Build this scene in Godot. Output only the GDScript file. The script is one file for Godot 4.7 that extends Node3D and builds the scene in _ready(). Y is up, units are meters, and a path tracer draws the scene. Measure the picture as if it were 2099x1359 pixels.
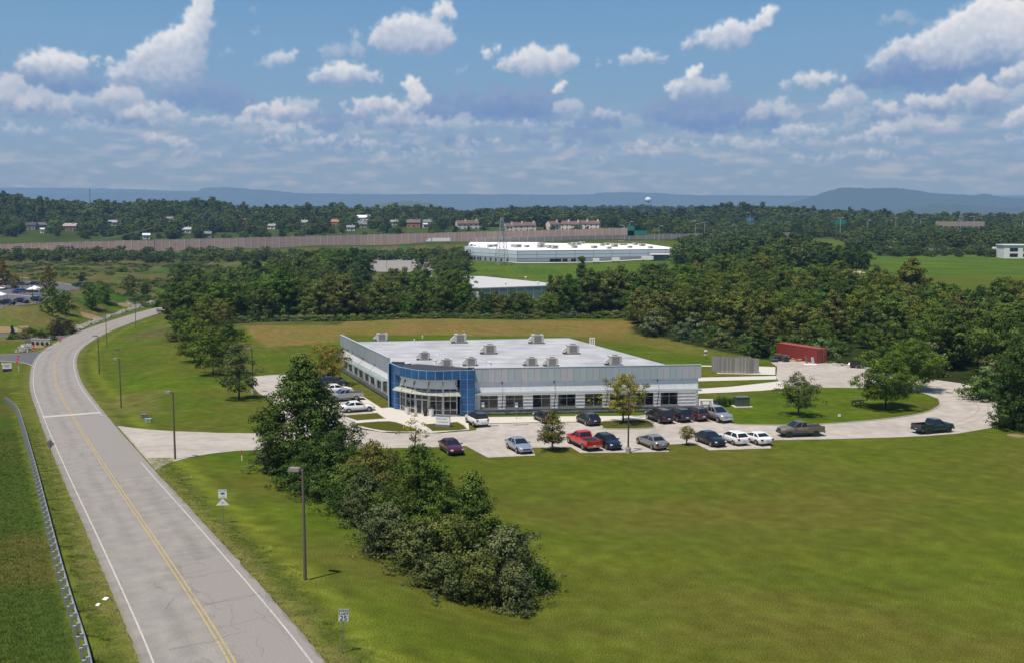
extends Node3D
# A business park seen from a drone about 26 m above its car park. y is up, metres, the view runs towards -z.

const CTRL = [0, 15, 1.5, 0, 60, 0.6, 13.4, 60, 0.1, 29.3, 70, 0, 26.8, 100, 0, 50.8, 110, 0, 6.6, 90, 0.2, 54.9, 90, 0, -10.9, 90, 1, -1.8, 75, 0.8, -16.5, 75, 2.2, -12.1, 60, 2.6, -28, 105, 0.4, -4.5, 45, 2.6, 5.1, 40, 1, 19.2, 40, 0.5, -36.5, 75, -0.2, -32.2, 62, 0.3, -59.4, 110, -2.5, -66.1, 130, -3, -34.2, 60, 0, -60.6, 180, -2.2, -74.3, 215, -3.8, -50, 165, -0.6, -41.5, 151, 0, -64.7, 225, -0.3, -77.1, 240, -2.6, -100.5, 300, -5, -88.9, 300, -2.5, -40.2, 240, 0, -18.7, 262, 0.2, 18.9, 262, 0, 27.1, 235, 0, -60.9, 260, -0.3, -77.5, 295, -1.5, -36.4, 305, -1, 7.4, 305, -1, -32.1, 450, -8, 0.1, 450, -8, -96.5, 450, -5, -74.2, 520, -4, -71.2, 600, -2, -13.3, 400, -6, 15.4, 400, -5, 29.6, 620, 0, -15.1, 640, 0.5, 100, 600, 1, 13, 540, -3, 59.7, 500, -3, 44, 400, -2, -498.5, 840, 2, -428.7, 860, 1, -313.3, 880, 0.5, -234.8, 900, 3, -136.6, 930, 5, -22.3, 950, 8, 108.4, 950, 11.5, 242.8, 930, 12, -21.4, 912, 7.2, 104, 912, 10.4, 236.3, 905, 11.2, -349.3, 700, -1, -249.5, 700, -2, -162.9, 700, -1, -126.2, 760, -1, 37.2, 780, 1, 144.6, 760, 4, -160.5, 340, 1.4, -149, 300, 1.2, -163, 380, 0.4, -194.6, 430, 0.3, -181, 330, 1.5, -230.1, 420, 1, -130.4, 290, -2.5, -129.5, 315, -3.2, -126.8, 262, -4.2, -139.3, 262, -4, -128.1, 335, -5.6, -137.4, 400, -5.2, -102.3, 215, -4.5, -100.4, 195, -4.3, -111.2, 252, -5.6, -182.8, 480, -2, -235, 520, 0, -148.6, 480, -3, 78.8, 300, 3, 101.8, 250, 1, 158.6, 350, 3, 81.5, 380, 5, 160.7, 450, 4, 261.6, 550, 4.5, 282.8, 700, 6, 157, 600, 6, 179.1, 300, 3, 96.4, 160, 0.5, 46.1, 260, 1, -572, 1050, 17, -492.4, 1050, 16, -401.7, 1060, 15, -301.2, 1060, 15, -202.6, 1070, 18, -102.1, 1080, 21, 5.3, 1060, 20.5, 75.6, 1060, 20.5, 166, 1060, 17, 276.6, 1060, 15, 427.4, 1060, 13, 572.7, 1050, 13, 315, 780, 6, 382.5, 700, 6, -793.5, 1400, 53, -694.4, 1400, 50, -628.7, 1400, 41, -562.8, 1400, 33, -496.3, 1400, 39, -430.3, 1400, 33, -364.1, 1400, 31, -297.9, 1400, 28, -231.7, 1400, 26, -132.2, 1400, 29, 0.3, 1400, 28, 86.6, 1400, 18, 166.1, 1400, 26, 331.6, 1400, 31, 431.2, 1400, 27, 564.3, 1400, 15, 663.5, 1400, 20, 795.7, 1400, 27, -894, 1800, 34, -468.4, 1800, 24, -42.2, 1800, 20, 384.1, 1800, 20, 895.8, 1800, 18, -887.7, 2500, 12, 342.5, 2600, 48, 1125.9, 2500, 10, -1301.5, 5000, 5, 1303.9, 5000, 5, -4259.2, 12000, 10, 4264.9, 12000, 10]   # surveyed ground heights: x, distance north, height
const PLAT = [Vector2(-52, 150), Vector2(-36, 117), Vector2(0, 110), Vector2(40, 112), Vector2(72, 122), Vector2(84, 140), Vector2(78, 170), Vector2(62, 192), Vector2(40, 215), Vector2(10, 235), Vector2(-42, 235), Vector2(-62, 190), Vector2(-58, 165)]   # outline of the level building pad (x, distance north)
const ROADPTS = [Vector3(-7.21, 4.2, -34.86), Vector3(-14.38, 3.5, -50.46), Vector3(-25.19, 2.5, -71.43), Vector3(-41.71, 0.9, -102.89), Vector3(-61.5, -0.9, -141.04), Vector3(-82.68, -2.5, -183.21), Vector3(-101.95, -3.6, -227.98), Vector3(-114.37, -4.6, -269.81), Vector3(-122.68, -5.3, -314.75), Vector3(-126.12, -5.2, -366.88), Vector3(-125.83, -5.4, -405.81), Vector3(-121.03, -6.5, -479.25)]   # centre line of the road

var M := {}
var rng := RandomNumberGenerator.new()
var nz := FastNoiseLite.new()
var names := {}
var proto := {}

func _ready():
	# ---- camera, sky, sun, air
	var cam := Camera3D.new()
	cam.name = "camera"
	cam.position = Vector3(0, 26, 0)
	cam.rotation_degrees = Vector3(-6.1020, 0, 0)
	cam.fov = 35.8602
	cam.near = 0.5
	cam.far = 60000
	add_child(cam)
	cam.current = true
	rng.seed = 4411
	nz.seed = 7
	nz.frequency = 1.0
	nz.fractal_type = FastNoiseLite.FRACTAL_NONE
	var we := WorldEnvironment.new()
	we.name = "world_environment"
	var env := Environment.new()
	env.background_mode = Environment.BG_SKY
	var sky := Sky.new()
	var pano := PanoramaSkyMaterial.new()
	pano.panorama = ImageTexture.create_from_image(paint_sky())
	sky.sky_material = pano
	env.sky = sky
	env.background_energy_multiplier = 0.8
	env.tonemap_mode = Environment.TONE_MAPPER_LINEAR
	env.tonemap_exposure = 1.25
	env.sdfgi_enabled = true
	env.ssao_enabled = true
	env.ssil_enabled = true
	env.fog_enabled = true
	env.fog_density = 0.00009
	env.fog_light_color = Color(0.335, 0.575, 0.95).linear_to_srgb()
	we.environment = env
	add_child(we)
	var sun := DirectionalLight3D.new()
	sun.name = "sun"
	sun.light_energy = 1.6
	sun.light_color = Color(1.0, 0.955, 0.88)
	sun.light_angular_distance = 0.5
	sun.shadow_enabled = true
	add_child(sun)
	sun.look_at_from_position(Vector3.ZERO, -Vector3(-0.25, 0.93, 0.27), Vector3(0, 0, 1))
	# ---- the place
	materials()
	survey()
	ground()
	road()
	pavements()
	build_mountains()
	main_building()
	entrance()
	vehicles()
	site_objects()
	trees_near()
	woods()
	left_side()
	background()
	grass_tufts()

# ------------------------------------------------------------------ sky
func paint_sky() -> Image:
	# computed panorama: clear air plus cumulus built from lit puffs
	var W := 4096
	var H := 2048
	var lo := Image.create(512, 256, false, Image.FORMAT_RGBA8)
	for j in 256:
		var el := 90.0 - (j + 0.5) / 256.0 * 180.0
		lo.fill_rect(Rect2i(0, j, 512, 1), air(el))
	lo.resize(W, H, Image.INTERPOLATE_CUBIC)
	var x0 := 1640
	var x1 := 2456
	var y0 := 840
	for y in range(y0, 1024):
		var c := air(90.0 - (y + 0.5) / 2048.0 * 180.0)
		lo.fill_rect(Rect2i(0, y, W, 1), c)
	var n := FastNoiseLite.new()
	n.seed = 21
	n.frequency = 1.0
	n.fractal_octaves = 4
	# low veil of far stratus, thickest 1 to 6 degrees up
	for y in range(900, 1024):
		var el := 90.0 - (y + 0.5) / 2048.0 * 180.0
		var band := smoothstep(0.4, 2.6, el) * (1.0 - smoothstep(4.6, 7.2, el))
		if band <= 0.0:
			continue
		var step := 1
		for x in range(0, W, step):
			var az := x * TAU / W
			var p := Vector3(cos(az) * 17.0, el * 1.5, sin(az) * 17.0)
			var v := n.get_noise_3d(p.x, p.y, p.z) + 0.5 * n.get_noise_3d(p.x * 2.7, p.y * 2.4 + 9.0, p.z * 2.7)
			var a := clampf(v * 1.4 + 0.52, 0.0, 1.0) * band * 0.46
			var lit := clampf(0.5 + 2.2 * (n.get_noise_3d(p.x * 1.3, p.y * 1.3 - 0.5, p.z * 1.3) - n.get_noise_3d(p.x * 1.3, p.y * 1.3 + 0.6, p.z * 1.3)), 0.0, 1.0)
			var col := Color(0.56, 0.645, 0.765).lerp(Color(0.79, 0.77, 0.80), lit)
			lo.set_pixel(x, y, lo.get_pixel(x, y).lerp(col, a))
	# clouds: centre and size of each puff in degrees (azimuth east of the view, elevation, radius)
	for c in cloud_list():
		draw_cloud(lo, c, n)
	# the camera sees this sky through the scene's own haze: take that much light back out of the air low down
	for y in range(840, 1024):
		var el := 90.0 - (y + 0.5) / 2048.0 * 180.0
		var t := exp(-0.00009 * minf(15500.0, 430.0 / sin(deg_to_rad(el))))
		var src := Color(0.2, 0.345, 0.6) * (1.0 - t)
		for x in W:
			var p := lo.get_pixel(x, y).srgb_to_linear()
			lo.set_pixel(x, y, Color(maxf((p.r - src.r) / t, 0.03), maxf((p.g - src.g) / t, 0.03), maxf((p.b - src.b) / t, 0.03)).linear_to_srgb())
	return lo

func air(el: float) -> Color:
	var e := maxf(el, 0.0)
	var k := PackedFloat32Array([0, 2, 5, 9, 13, 25, 45, 90])
	var cs := [Color(0.565, 0.645, 0.745), Color(0.555, 0.645, 0.745), Color(0.545, 0.66, 0.775), Color(0.495, 0.645, 0.785), Color(0.435, 0.61, 0.78), Color(0.34, 0.53, 0.75), Color(0.26, 0.45, 0.70), Color(0.2, 0.37, 0.63)]
	for i in 7:
		if e <= k[i + 1]:
			return cs[i].lerp(cs[i + 1], smoothstep(k[i], k[i + 1], e) * 0.5 + 0.5 * (e - k[i]) / (k[i + 1] - k[i]))
	return cs[7]

func cloud_list() -> Array:
	# each: [brightness, whiteness, opacity, base elevation, puffs...]; written as arc units of 1/2100 rad east and up
	var r := RandomNumberGenerator.new()
	r.seed = 5
	var L := []
	# far flat grey-blue banks
	for q in [[425, 222, 95, 26], [960, 225, 120, 30], [1060, 222, 90, 30], [880, 238, 70, 16], [1420, 235, 90, 32], [1330, 258, 160, 22], [1500, 255, 110, 24], [100, 250, 70, 14], [250, 262, 60, 12], [640, 245, 60, 14], [740, 262, 90, 14], [1800, 190, 130, 26], [1930, 170, 120, 26], [60, 200, 90, 22], [200, 205, 100, 16], [1080, 285, 160, 14], [700, 300, 160, 14], [1900, 250, 140, 14]]:
		var ps := []
		for i in 16:
			var t := r.randf_range(-1, 1)
			ps.append_array([q[0] + t * q[2], q[1] + q[3] * 0.5 - r.randf() * q[3] * 1.5 * (1.0 - t * t), q[3] * r.randf_range(0.6, 1.1)])
		L.append([0.24, 0.0, 0.74, q[1] + q[3], ps])
	# pink-white low cumulus
	for q in [[40, 235, 14, 30, .75], [110, 240, 45, 26, .6], [190, 240, 40, 22, .5], [270, 240, 55, 30, .7], [330, 250, 40, 22, .6], [570, 245, 55, 26, .95], [520, 268, 60, 22, .6], [610, 280, 60, 18, .5], [780, 240, 60, 24, .9], [1080, 262, 120, 14, .5], [1240, 245, 60, 16, .55], [1430, 200, 60, 30, .7], [1630, 285, 60, 18, .6], [1820, 288, 50, 20, .7], [1740, 235, 60, 22, .75], [1900, 240, 90, 22, .85], [1990, 225, 55, 26, .95], [2080, 200, 40, 30, .95], [2080, 280, 36, 26, .9], [1930, 285, 25, 15, .6], [1580, 235, 40, 18, .5], [1480, 300, 70, 16, .5], [1300, 310, 90, 14, .5], [920, 315, 90, 12, .5], [60, 290, 50, 14, .45], [330, 300, 60, 12, .4], [1760, 330, 70, 12, .5], [1180, 330, 80, 9, .45], [420, 325, 70, 10, .4]]:
		var ps := []
		for i in 13:
			var t := r.randf_range(-1, 1)
			var rr: float = q[3] * r.randf_range(0.35, 0.75)
			ps.append_array([q[0] + t * q[2], q[1] + 4 - r.randf() * q[3] * 1.1 * (1.0 - t * t), rr])
		L.append([0.9, 0.55, q[4], q[1] + 12, ps])
	for i in 46:
		var cx := r.randf_range(-60, 2160)
		var cy := r.randf_range(228, 338)
		var hgt_ := 7.0 + (345.0 - cy) * 0.15
		var w := r.randf_range(30, 95)
		var ps := []
		for k in 13:
			var t := r.randf_range(-1, 1)
			ps.append_array([cx + t * w, cy + 3 - r.randf() * hgt_ * 1.2 * (1.0 - t * t), hgt_ * r.randf_range(0.35, 0.75)])
		L.append([r.randf_range(0.75, 1.0), 0.45, r.randf_range(0.3, 0.6), cy + 9, ps])
	# the large white cumulus
	L.append([1.0, 1.0, 1.0, 205, [437, 12, 20, 432, 32, 22, 428, 55, 24, 424, 78, 27, 415, 102, 30, 398, 118, 30, 372, 120, 30, 346, 130, 27, 322, 140, 24, 300, 150, 17, 405, 148, 36, 375, 155, 36, 340, 160, 30, 395, 178, 34, 290, 178, 34, 258, 186, 24, 350, 186, 36]])
	L.append([0.95, 0.9, 0.95, 195, [72, 176, 22, 100, 166, 22, 128, 168, 26, 160, 164, 23, 188, 168, 17, 120, 182, 30, 160, 182, 26, 240, 158, 10, 215, 156, 8]])
	L.append([0.85, 0.8, 0.8, 162, [565, 146, 15, 588, 139, 17, 610, 131, 12, 545, 150, 9]])
	L.append([0.95, 0.95, 1.0, 132, [778, 98, 20, 802, 78, 26, 838, 70, 30, 868, 80, 34, 903, 92, 30, 922, 98, 19, 915, 34, 18, 902, 46, 16, 928, 48, 10, 840, 105, 30, 800, 110, 24, 880, 108, 26]])
	L.append([0.75, 0.6, 0.6, 150, [735, 88, 11, 700, 122, 20, 672, 126, 15, 740, 120, 22]])
	L.append([0.95, 0.9, 0.95, 190, [650, 174, 17, 682, 162, 22, 712, 160, 22, 742, 160, 19, 770, 170, 17, 788, 178, 8, 715, 176, 24]])
	L.append([0.95, 0.85, 0.95, 174, [1000, 122, 14, 1022, 112, 8, 1060, 138, 24, 1090, 120, 20, 1120, 135, 27, 1150, 124, 20, 1174, 138, 14, 1090, 150, 30, 1030, 148, 16, 1145, 152, 22]])
	L.append([0.9, 0.85, 0.9, 152, [1222, 146, 9, 1245, 142, 9, 1275, 138, 16, 1302, 130, 18, 1330, 132, 17, 1354, 138, 10]])
	L.append([1.0, 1.0, 1.0, 130, [1566, 54, 16, 1560, 66, 14, 1545, 74, 16, 1520, 86, 18, 1486, 76, 18, 1490, 92, 20, 1460, 92, 22, 1430, 100, 18, 1400, 112, 17, 1470, 110, 22, 1510, 104, 20]])
	L.append([1.0, 0.95, 1.0, 188, [1782, 158, 22, 1812, 140, 20, 1836, 130, 19, 1872, 136, 28, 1908, 116, 30, 1948, 96, 30, 1980, 74, 24, 2012, 72, 24, 2050, 82, 28, 2090, 96, 32, 1985, 120, 44, 2050, 128, 44, 1905, 150, 34, 2100, 140, 40, 1960, 152, 34, 2140, 110, 50]])
	L.append([0.9, 0.85, 0.9, 48, [2068, 34, 18, 2094, 26, 24, 2120, 24, 26]])
	L.append([0.7, 0.6, 0.45, 100, [1800, 84, 14, 1825, 74, 15, 1850, 90, 16, 1880, 92, 10]])
	L.append([0.9, 0.8, 0.9, 206, [1600, 194, 12, 1625, 182, 14, 1655, 178, 15, 1688, 180, 15, 1716, 186, 11, 1660, 192, 18]])
	L.append([1.0, 0.95, 1.0, 226, [1364, 196, 12, 1384, 186, 16, 1408, 166, 14, 1424, 158, 11, 1376, 208, 10]])
	L.append([1.0, 0.75, 1.0, 262, [712, 226, 9, 740, 222, 14, 772, 220, 17, 806, 222, 18, 848, 190, 20, 846, 180, 14, 866, 200, 16, 880, 212, 12, 832, 234, 20, 860, 216, 16]])
	L.append([1.0, 0.9, 1.0, 212, [1143, 190, 13, 1150, 180, 9]])
	L.append([0.8, 0.7, 0.5, 60, [536, 50, 7]])
	L.append([0.8, 0.7, 0.4, 108, [536, 94, 9]])
	L.append([0.8, 0.7, 0.4, 146, [482, 132, 9, 466, 142, 8]])
	L.append([0.8, 0.7, 0.5, 166, [945, 156, 10, 958, 150, 8]])
	var out := []
	for c in L:
		var ps := []
		for i in range(0, c[4].size(), 3):
			ps.append(Vector3(rad_to_deg(atan((c[4][i] - 1049.5) / 2100.0)), rad_to_deg((455.0 - c[4][i + 1]) / 2100.0), rad_to_deg(c[4][i + 2] / 2100.0)))
		out.append([c[0], c[1], c[2], rad_to_deg((455.0 - c[3]) / 2100.0), ps])
	# the same weather all the way round
	for i in 90:
		var az := r.randf_range(32.0, 328.0)
		var el := 3.0 + 40.0 * pow(r.randf(), 1.6)
		var s := r.randf_range(0.5, 1.1) * (0.7 + el * 0.05)
		var ps := []
		for k in 14:
			var t := r.randf_range(-1, 1)
			ps.append(Vector3(az + t * s * 3.4, el + r.randf() * s * 1.5 * (1.0 - t * t), s * r.randf_range(0.4, 0.9)))
		out.append([0.95, 0.85, 0.95, el - 0.4 * s, ps])
	return out

func draw_cloud(im: Image, c: Array, n: FastNoiseLite):
	var a := Vector2(1e9, 1e9)
	var b := Vector2(-1e9, -1e9)
	var ps: PackedVector3Array = PackedVector3Array(c[4])
	for p in ps:
		a = a.min(Vector2(p.x - p.z * 1.7, p.y - p.z * 1.7))
		b = b.max(Vector2(p.x + p.z * 1.7, p.y + p.z * 1.7))
	var k := 4096.0 / 360.0
	var top := b.y - 0.7
	for j in range(int((90.0 - b.y) * k), int((90.0 - a.y) * k) + 1):
		var el := 90.0 - (j + 0.5) / k
		if el < 0.3:
			continue
		for i in range(int(floor(a.x * k)), int(ceil(b.x * k)) + 1):
			var az := (i + 0.5) / k
			var w1 := n.get_noise_2d(az * 1.7, el * 1.9)
			var w2 := n.get_noise_2d(az * 1.7 + 40.0, el * 1.9 + 7.0)
			var f1 := n.get_noise_2d(az * 6.3 + 3.0, el * 6.3)
			var f2 := n.get_noise_2d(az * 6.3 + 50.0, el * 6.3 + 9.0)
			var px := az + 0.32 * w1 + 0.11 * f1
			var py := el + 0.28 * w2 + 0.11 * f2
			var d := 0.0
			var sh := 0.0
			for p in ps:
				var dx := (px - p.x) / p.z
				var dy := (py - p.y) / p.z
				var q := dx * dx + dy * dy
				if q < 3.0:
					var g := exp(-q * 1.5)
					d += g
					sh += g * (dy * 0.75 - dx * 0.42)
			if d < 0.16:
				continue
			var cut := smoothstep(c[3] - 0.75, c[3] + 0.75, py + 0.35 * w1)
			var alpha: float = smoothstep(0.18, 0.78, d) * cut * c[2]
			var rel := clampf((el - c[3]) / maxf(top - c[3], 0.6), 0.0, 1.0)
			var light := clampf(0.20 + 0.66 * rel + 0.60 * sh / d + 0.10 * f1 + 0.16 * w2, 0.0, 1.0)
			var shade := Color(0.575, 0.655, 0.775)
			var white := Color(0.865, 0.83, 0.84).lerp(Color(0.925, 0.92, 0.93), c[1])
			var dark := Color(0.455, 0.575, 0.755)
			var col: Color
			if c[1] <= 0.0:
				col = dark.lerp(shade, clampf(light * 0.9 - 0.15, 0.0, 1.0))
			else:
				col = shade.lerp(white, light * c[0])
			var ii := posmod(i, 4096)
			im.set_pixel(ii, j, im.get_pixel(ii, j).lerp(col, alpha))

# ------------------------------------------------------------------ naming
func numbered(called: String) -> String:
	if not names.has(called):
		names[called] = 0
		return called
	names[called] += 1
	return "%s_%03d" % [called, names[called]]

func thing(called: String, label: String, category: String, at := Vector3.ZERO, yaw := 0.0, group := "") -> Node3D:
	var o := Node3D.new()
	o.name = numbered(called)
	add_child(o, true)
	o.position = at
	o.rotation.y = yaw
	tag(o, label, category, group)
	return o

func tag(o: Node, label: String, category: String, group := ""):
	o.set_meta("label", label)
	o.set_meta("category", category)
	if group:
		o.set_meta("group", group)

func part(called: String, mesh: Mesh, m: Material, parent: Node) -> MeshInstance3D:
	var o := MeshInstance3D.new()
	o.name = called
	o.mesh = mesh
	o.material_override = m
	parent.add_child(o, true)
	return o

func struct(called: String, mesh: Mesh, m: Material) -> MeshInstance3D:
	var o := MeshInstance3D.new()
	o.name = numbered(called)
	o.mesh = mesh
	o.material_override = m
	o.set_meta("kind", "structure")
	add_child(o, true)
	return o

func single(called: String, mesh: Mesh, m: Material, label: String, category: String, at := Vector3.ZERO, yaw := 0.0, group := "") -> MeshInstance3D:
	var o := MeshInstance3D.new()
	o.name = numbered(called)
	o.mesh = mesh
	o.material_override = m
	add_child(o, true)
	o.position = at
	o.rotation.y = yaw
	tag(o, label, category, group)
	return o

func copy(src: Node3D, at: Vector3, yaw: float, s := Vector3.ONE, label := "") -> Node3D:
	var o: Node3D = src.duplicate()
	o.name = numbered(str(src.name).rstrip("0123456789").rstrip("_"))
	add_child(o, true)
	o.position = at
	o.rotation.y = yaw
	o.scale = s
	if label:
		o.set_meta("label", label)
	return o

# ------------------------------------------------------------------ mesh building
class MB:
	var v := PackedVector3Array()
	var n := PackedVector3Array()
	var c := PackedColorArray()
	var t := PackedVector2Array()
	var col := Color.WHITE

	func tri(a: Vector3, b: Vector3, d: Vector3):   # counter-clockwise seen from outside
		var nn := (b - a).cross(d - a).normalized()
		v.append_array([a, d, b])
		n.append_array([nn, nn, nn])
		c.append_array([col, col, col])

	func quad(a: Vector3, b: Vector3, d: Vector3, e: Vector3):
		tri(a, b, d)
		tri(a, d, e)

	func box(p: Vector3, s: Vector3, bas := Basis()):
		var x := bas.x * s.x * 0.5
		var y := bas.y * s.y * 0.5
		var z := bas.z * s.z * 0.5
		quad(p - x - y + z, p + x - y + z, p + x + y + z, p - x + y + z)
		quad(p + x - y - z, p - x - y - z, p - x + y - z, p + x + y - z)
		quad(p + x - y + z, p + x - y - z, p + x + y - z, p + x + y + z)
		quad(p - x - y - z, p - x - y + z, p - x + y + z, p - x + y - z)
		quad(p - x + y + z, p + x + y + z, p + x + y - z, p - x + y - z)
		quad(p - x - y - z, p + x - y - z, p + x - y + z, p - x - y + z)

	func base_box(p: Vector3, s: Vector3, bas := Basis()):
		box(p + bas.y * s.y * 0.5, s, bas)

	func bar(a: Vector3, b: Vector3, w: float, h: float):   # a beam of w (sideways) by h
		var f := (b - a)
		var l := f.length()
		f /= l
		var up := Vector3.UP if absf(f.y) < 0.95 else Vector3.RIGHT
		var s := f.cross(up).normalized()
		box((a + b) * 0.5, Vector3(w, h, l), Basis(s, s.cross(f).normalized(), -f))

	func tube(pts: Array, r: Array, sides := 8, caps := true):
		var rings := []
		for i in pts.size():
			var f: Vector3 = (pts[mini(i + 1, pts.size() - 1)] - pts[maxi(i - 1, 0)]).normalized()
			var up := Vector3.UP if absf(f.y) < 0.9 else Vector3.RIGHT
			var s := f.cross(up).normalized()
			var u := s.cross(f).normalized()
			var ring := []
			for k in sides:
				var a := TAU * k / sides
				ring.append([pts[i] + (s * cos(a) + u * sin(a)) * r[i], s * cos(a) + u * sin(a)])
			rings.append(ring)
		for i in pts.size() - 1:
			for k in sides:
				var k2 := (k + 1) % sides
				var q := [rings[i][k], rings[i][k2], rings[i + 1][k2], rings[i + 1][k]]
				for m in [0, 1, 2, 0, 2, 3]:
					v.append(q[m][0])
					n.append(q[m][1])
					c.append(col)
		if caps:
			for e in [0, pts.size() - 1]:
				for k in range(1, sides - 1):
					if e == 0:
						tri(rings[e][0][0], rings[e][k][0], rings[e][k + 1][0])
					else:
						tri(rings[e][0][0], rings[e][k + 1][0], rings[e][k][0])

	func lathe(p: Vector3, prof: Array, sides := 12):   # prof: Vector2(radius, height), bottom to top
		for i in prof.size() - 1:
			for k in sides:
				var a := TAU * k / sides
				var b := TAU * (k + 1) / sides
				var d0 := Vector3(cos(a), 0, sin(a))
				var d1 := Vector3(cos(b), 0, sin(b))
				var sl := Vector2(prof[i + 1].y - prof[i].y, prof[i].x - prof[i + 1].x).normalized()
				var q := [p + d0 * prof[i].x + Vector3(0, prof[i].y, 0), p + d1 * prof[i].x + Vector3(0, prof[i].y, 0), p + d1 * prof[i + 1].x + Vector3(0, prof[i + 1].y, 0), p + d0 * prof[i + 1].x + Vector3(0, prof[i + 1].y, 0)]
				var nn := [d0 * sl.x + Vector3(0, sl.y, 0), d1 * sl.x + Vector3(0, sl.y, 0), d1 * sl.x + Vector3(0, sl.y, 0), d0 * sl.x + Vector3(0, sl.y, 0)]
				for m in [0, 1, 2, 0, 2, 3]:
					v.append(q[m])
					n.append(nn[m])
					c.append(col)

	func prism(poly: PackedVector2Array, y0: float, y1: float):   # a flat plan (x, z) with straight sides
		var idx := Geometry2D.triangulate_polygon(poly)
		for i in range(0, idx.size(), 3):
			var a := poly[idx[i]]
			var b := poly[idx[i + 1]]
			var d := poly[idx[i + 2]]
			if (b - a).cross(d - a) > 0:
				var s := b
				b = d
				d = s
			tri(Vector3(a.x, y1, a.y), Vector3(b.x, y1, b.y), Vector3(d.x, y1, d.y))
		var area := 0.0
		for i in poly.size():
			area += poly[i].cross(poly[(i + 1) % poly.size()])
		for i in poly.size():
			var a := poly[i]
			var b := poly[(i + 1) % poly.size()]
			if area > 0:
				var s := a
				a = b
				b = s
			quad(Vector3(a.x, y0, a.y), Vector3(b.x, y0, b.y), Vector3(b.x, y1, b.y), Vector3(a.x, y1, a.y))

	func mesh(smooth := false) -> ArrayMesh:
		var a := []
		a.resize(Mesh.ARRAY_MAX)
		a[Mesh.ARRAY_VERTEX] = v
		a[Mesh.ARRAY_NORMAL] = n
		a[Mesh.ARRAY_COLOR] = c
		if t.size() == v.size():
			a[Mesh.ARRAY_TEX_UV] = t
		var m := ArrayMesh.new()
		m.add_surface_from_arrays(Mesh.PRIMITIVE_TRIANGLES, a)
		if smooth:
			var st := SurfaceTool.new()
			st.create_from(m, 0)
			st.index()
			st.generate_normals()
			return st.commit()
		return m

func box_mesh(s: Vector3, p := Vector3.ZERO) -> ArrayMesh:
	var b := MB.new()
	b.box(p, s)
	return b.mesh()

# ------------------------------------------------------------------ materials
func mat(col: Color, rough := 0.8, metal := 0.0) -> StandardMaterial3D:   # col in linear light
	var m := StandardMaterial3D.new()
	m.albedo_color = col.linear_to_srgb()
	m.roughness = rough
	m.metallic = metal
	return m

func noise_tex(freq: float, oct: int, a: Color, b: Color, size := 512, seed_ := 1, mid := 0.5, type := FastNoiseLite.TYPE_SIMPLEX_SMOOTH) -> NoiseTexture2D:
	var n := FastNoiseLite.new()
	n.noise_type = type
	n.seed = seed_
	n.frequency = freq
	n.fractal_octaves = oct
	var t := NoiseTexture2D.new()
	t.width = size
	t.height = size
	t.seamless = true
	t.noise = n
	var g := Gradient.new()
	g.set_color(0, a)
	g.set_color(1, b)
	g.set_offset(0, clampf(mid - 0.35, 0, 1))
	g.set_offset(1, clampf(mid + 0.35, 0, 1))
	t.color_ramp = g
	return t

func textured(col: Color, rough: float, tex: Texture2D, metres: float, metal := 0.0) -> StandardMaterial3D:
	var m := mat(col, rough, metal)
	m.albedo_texture = tex
	m.uv1_triplanar = true
	m.uv1_world_triplanar = true
	m.uv1_scale = Vector3.ONE / metres
	return m

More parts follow.
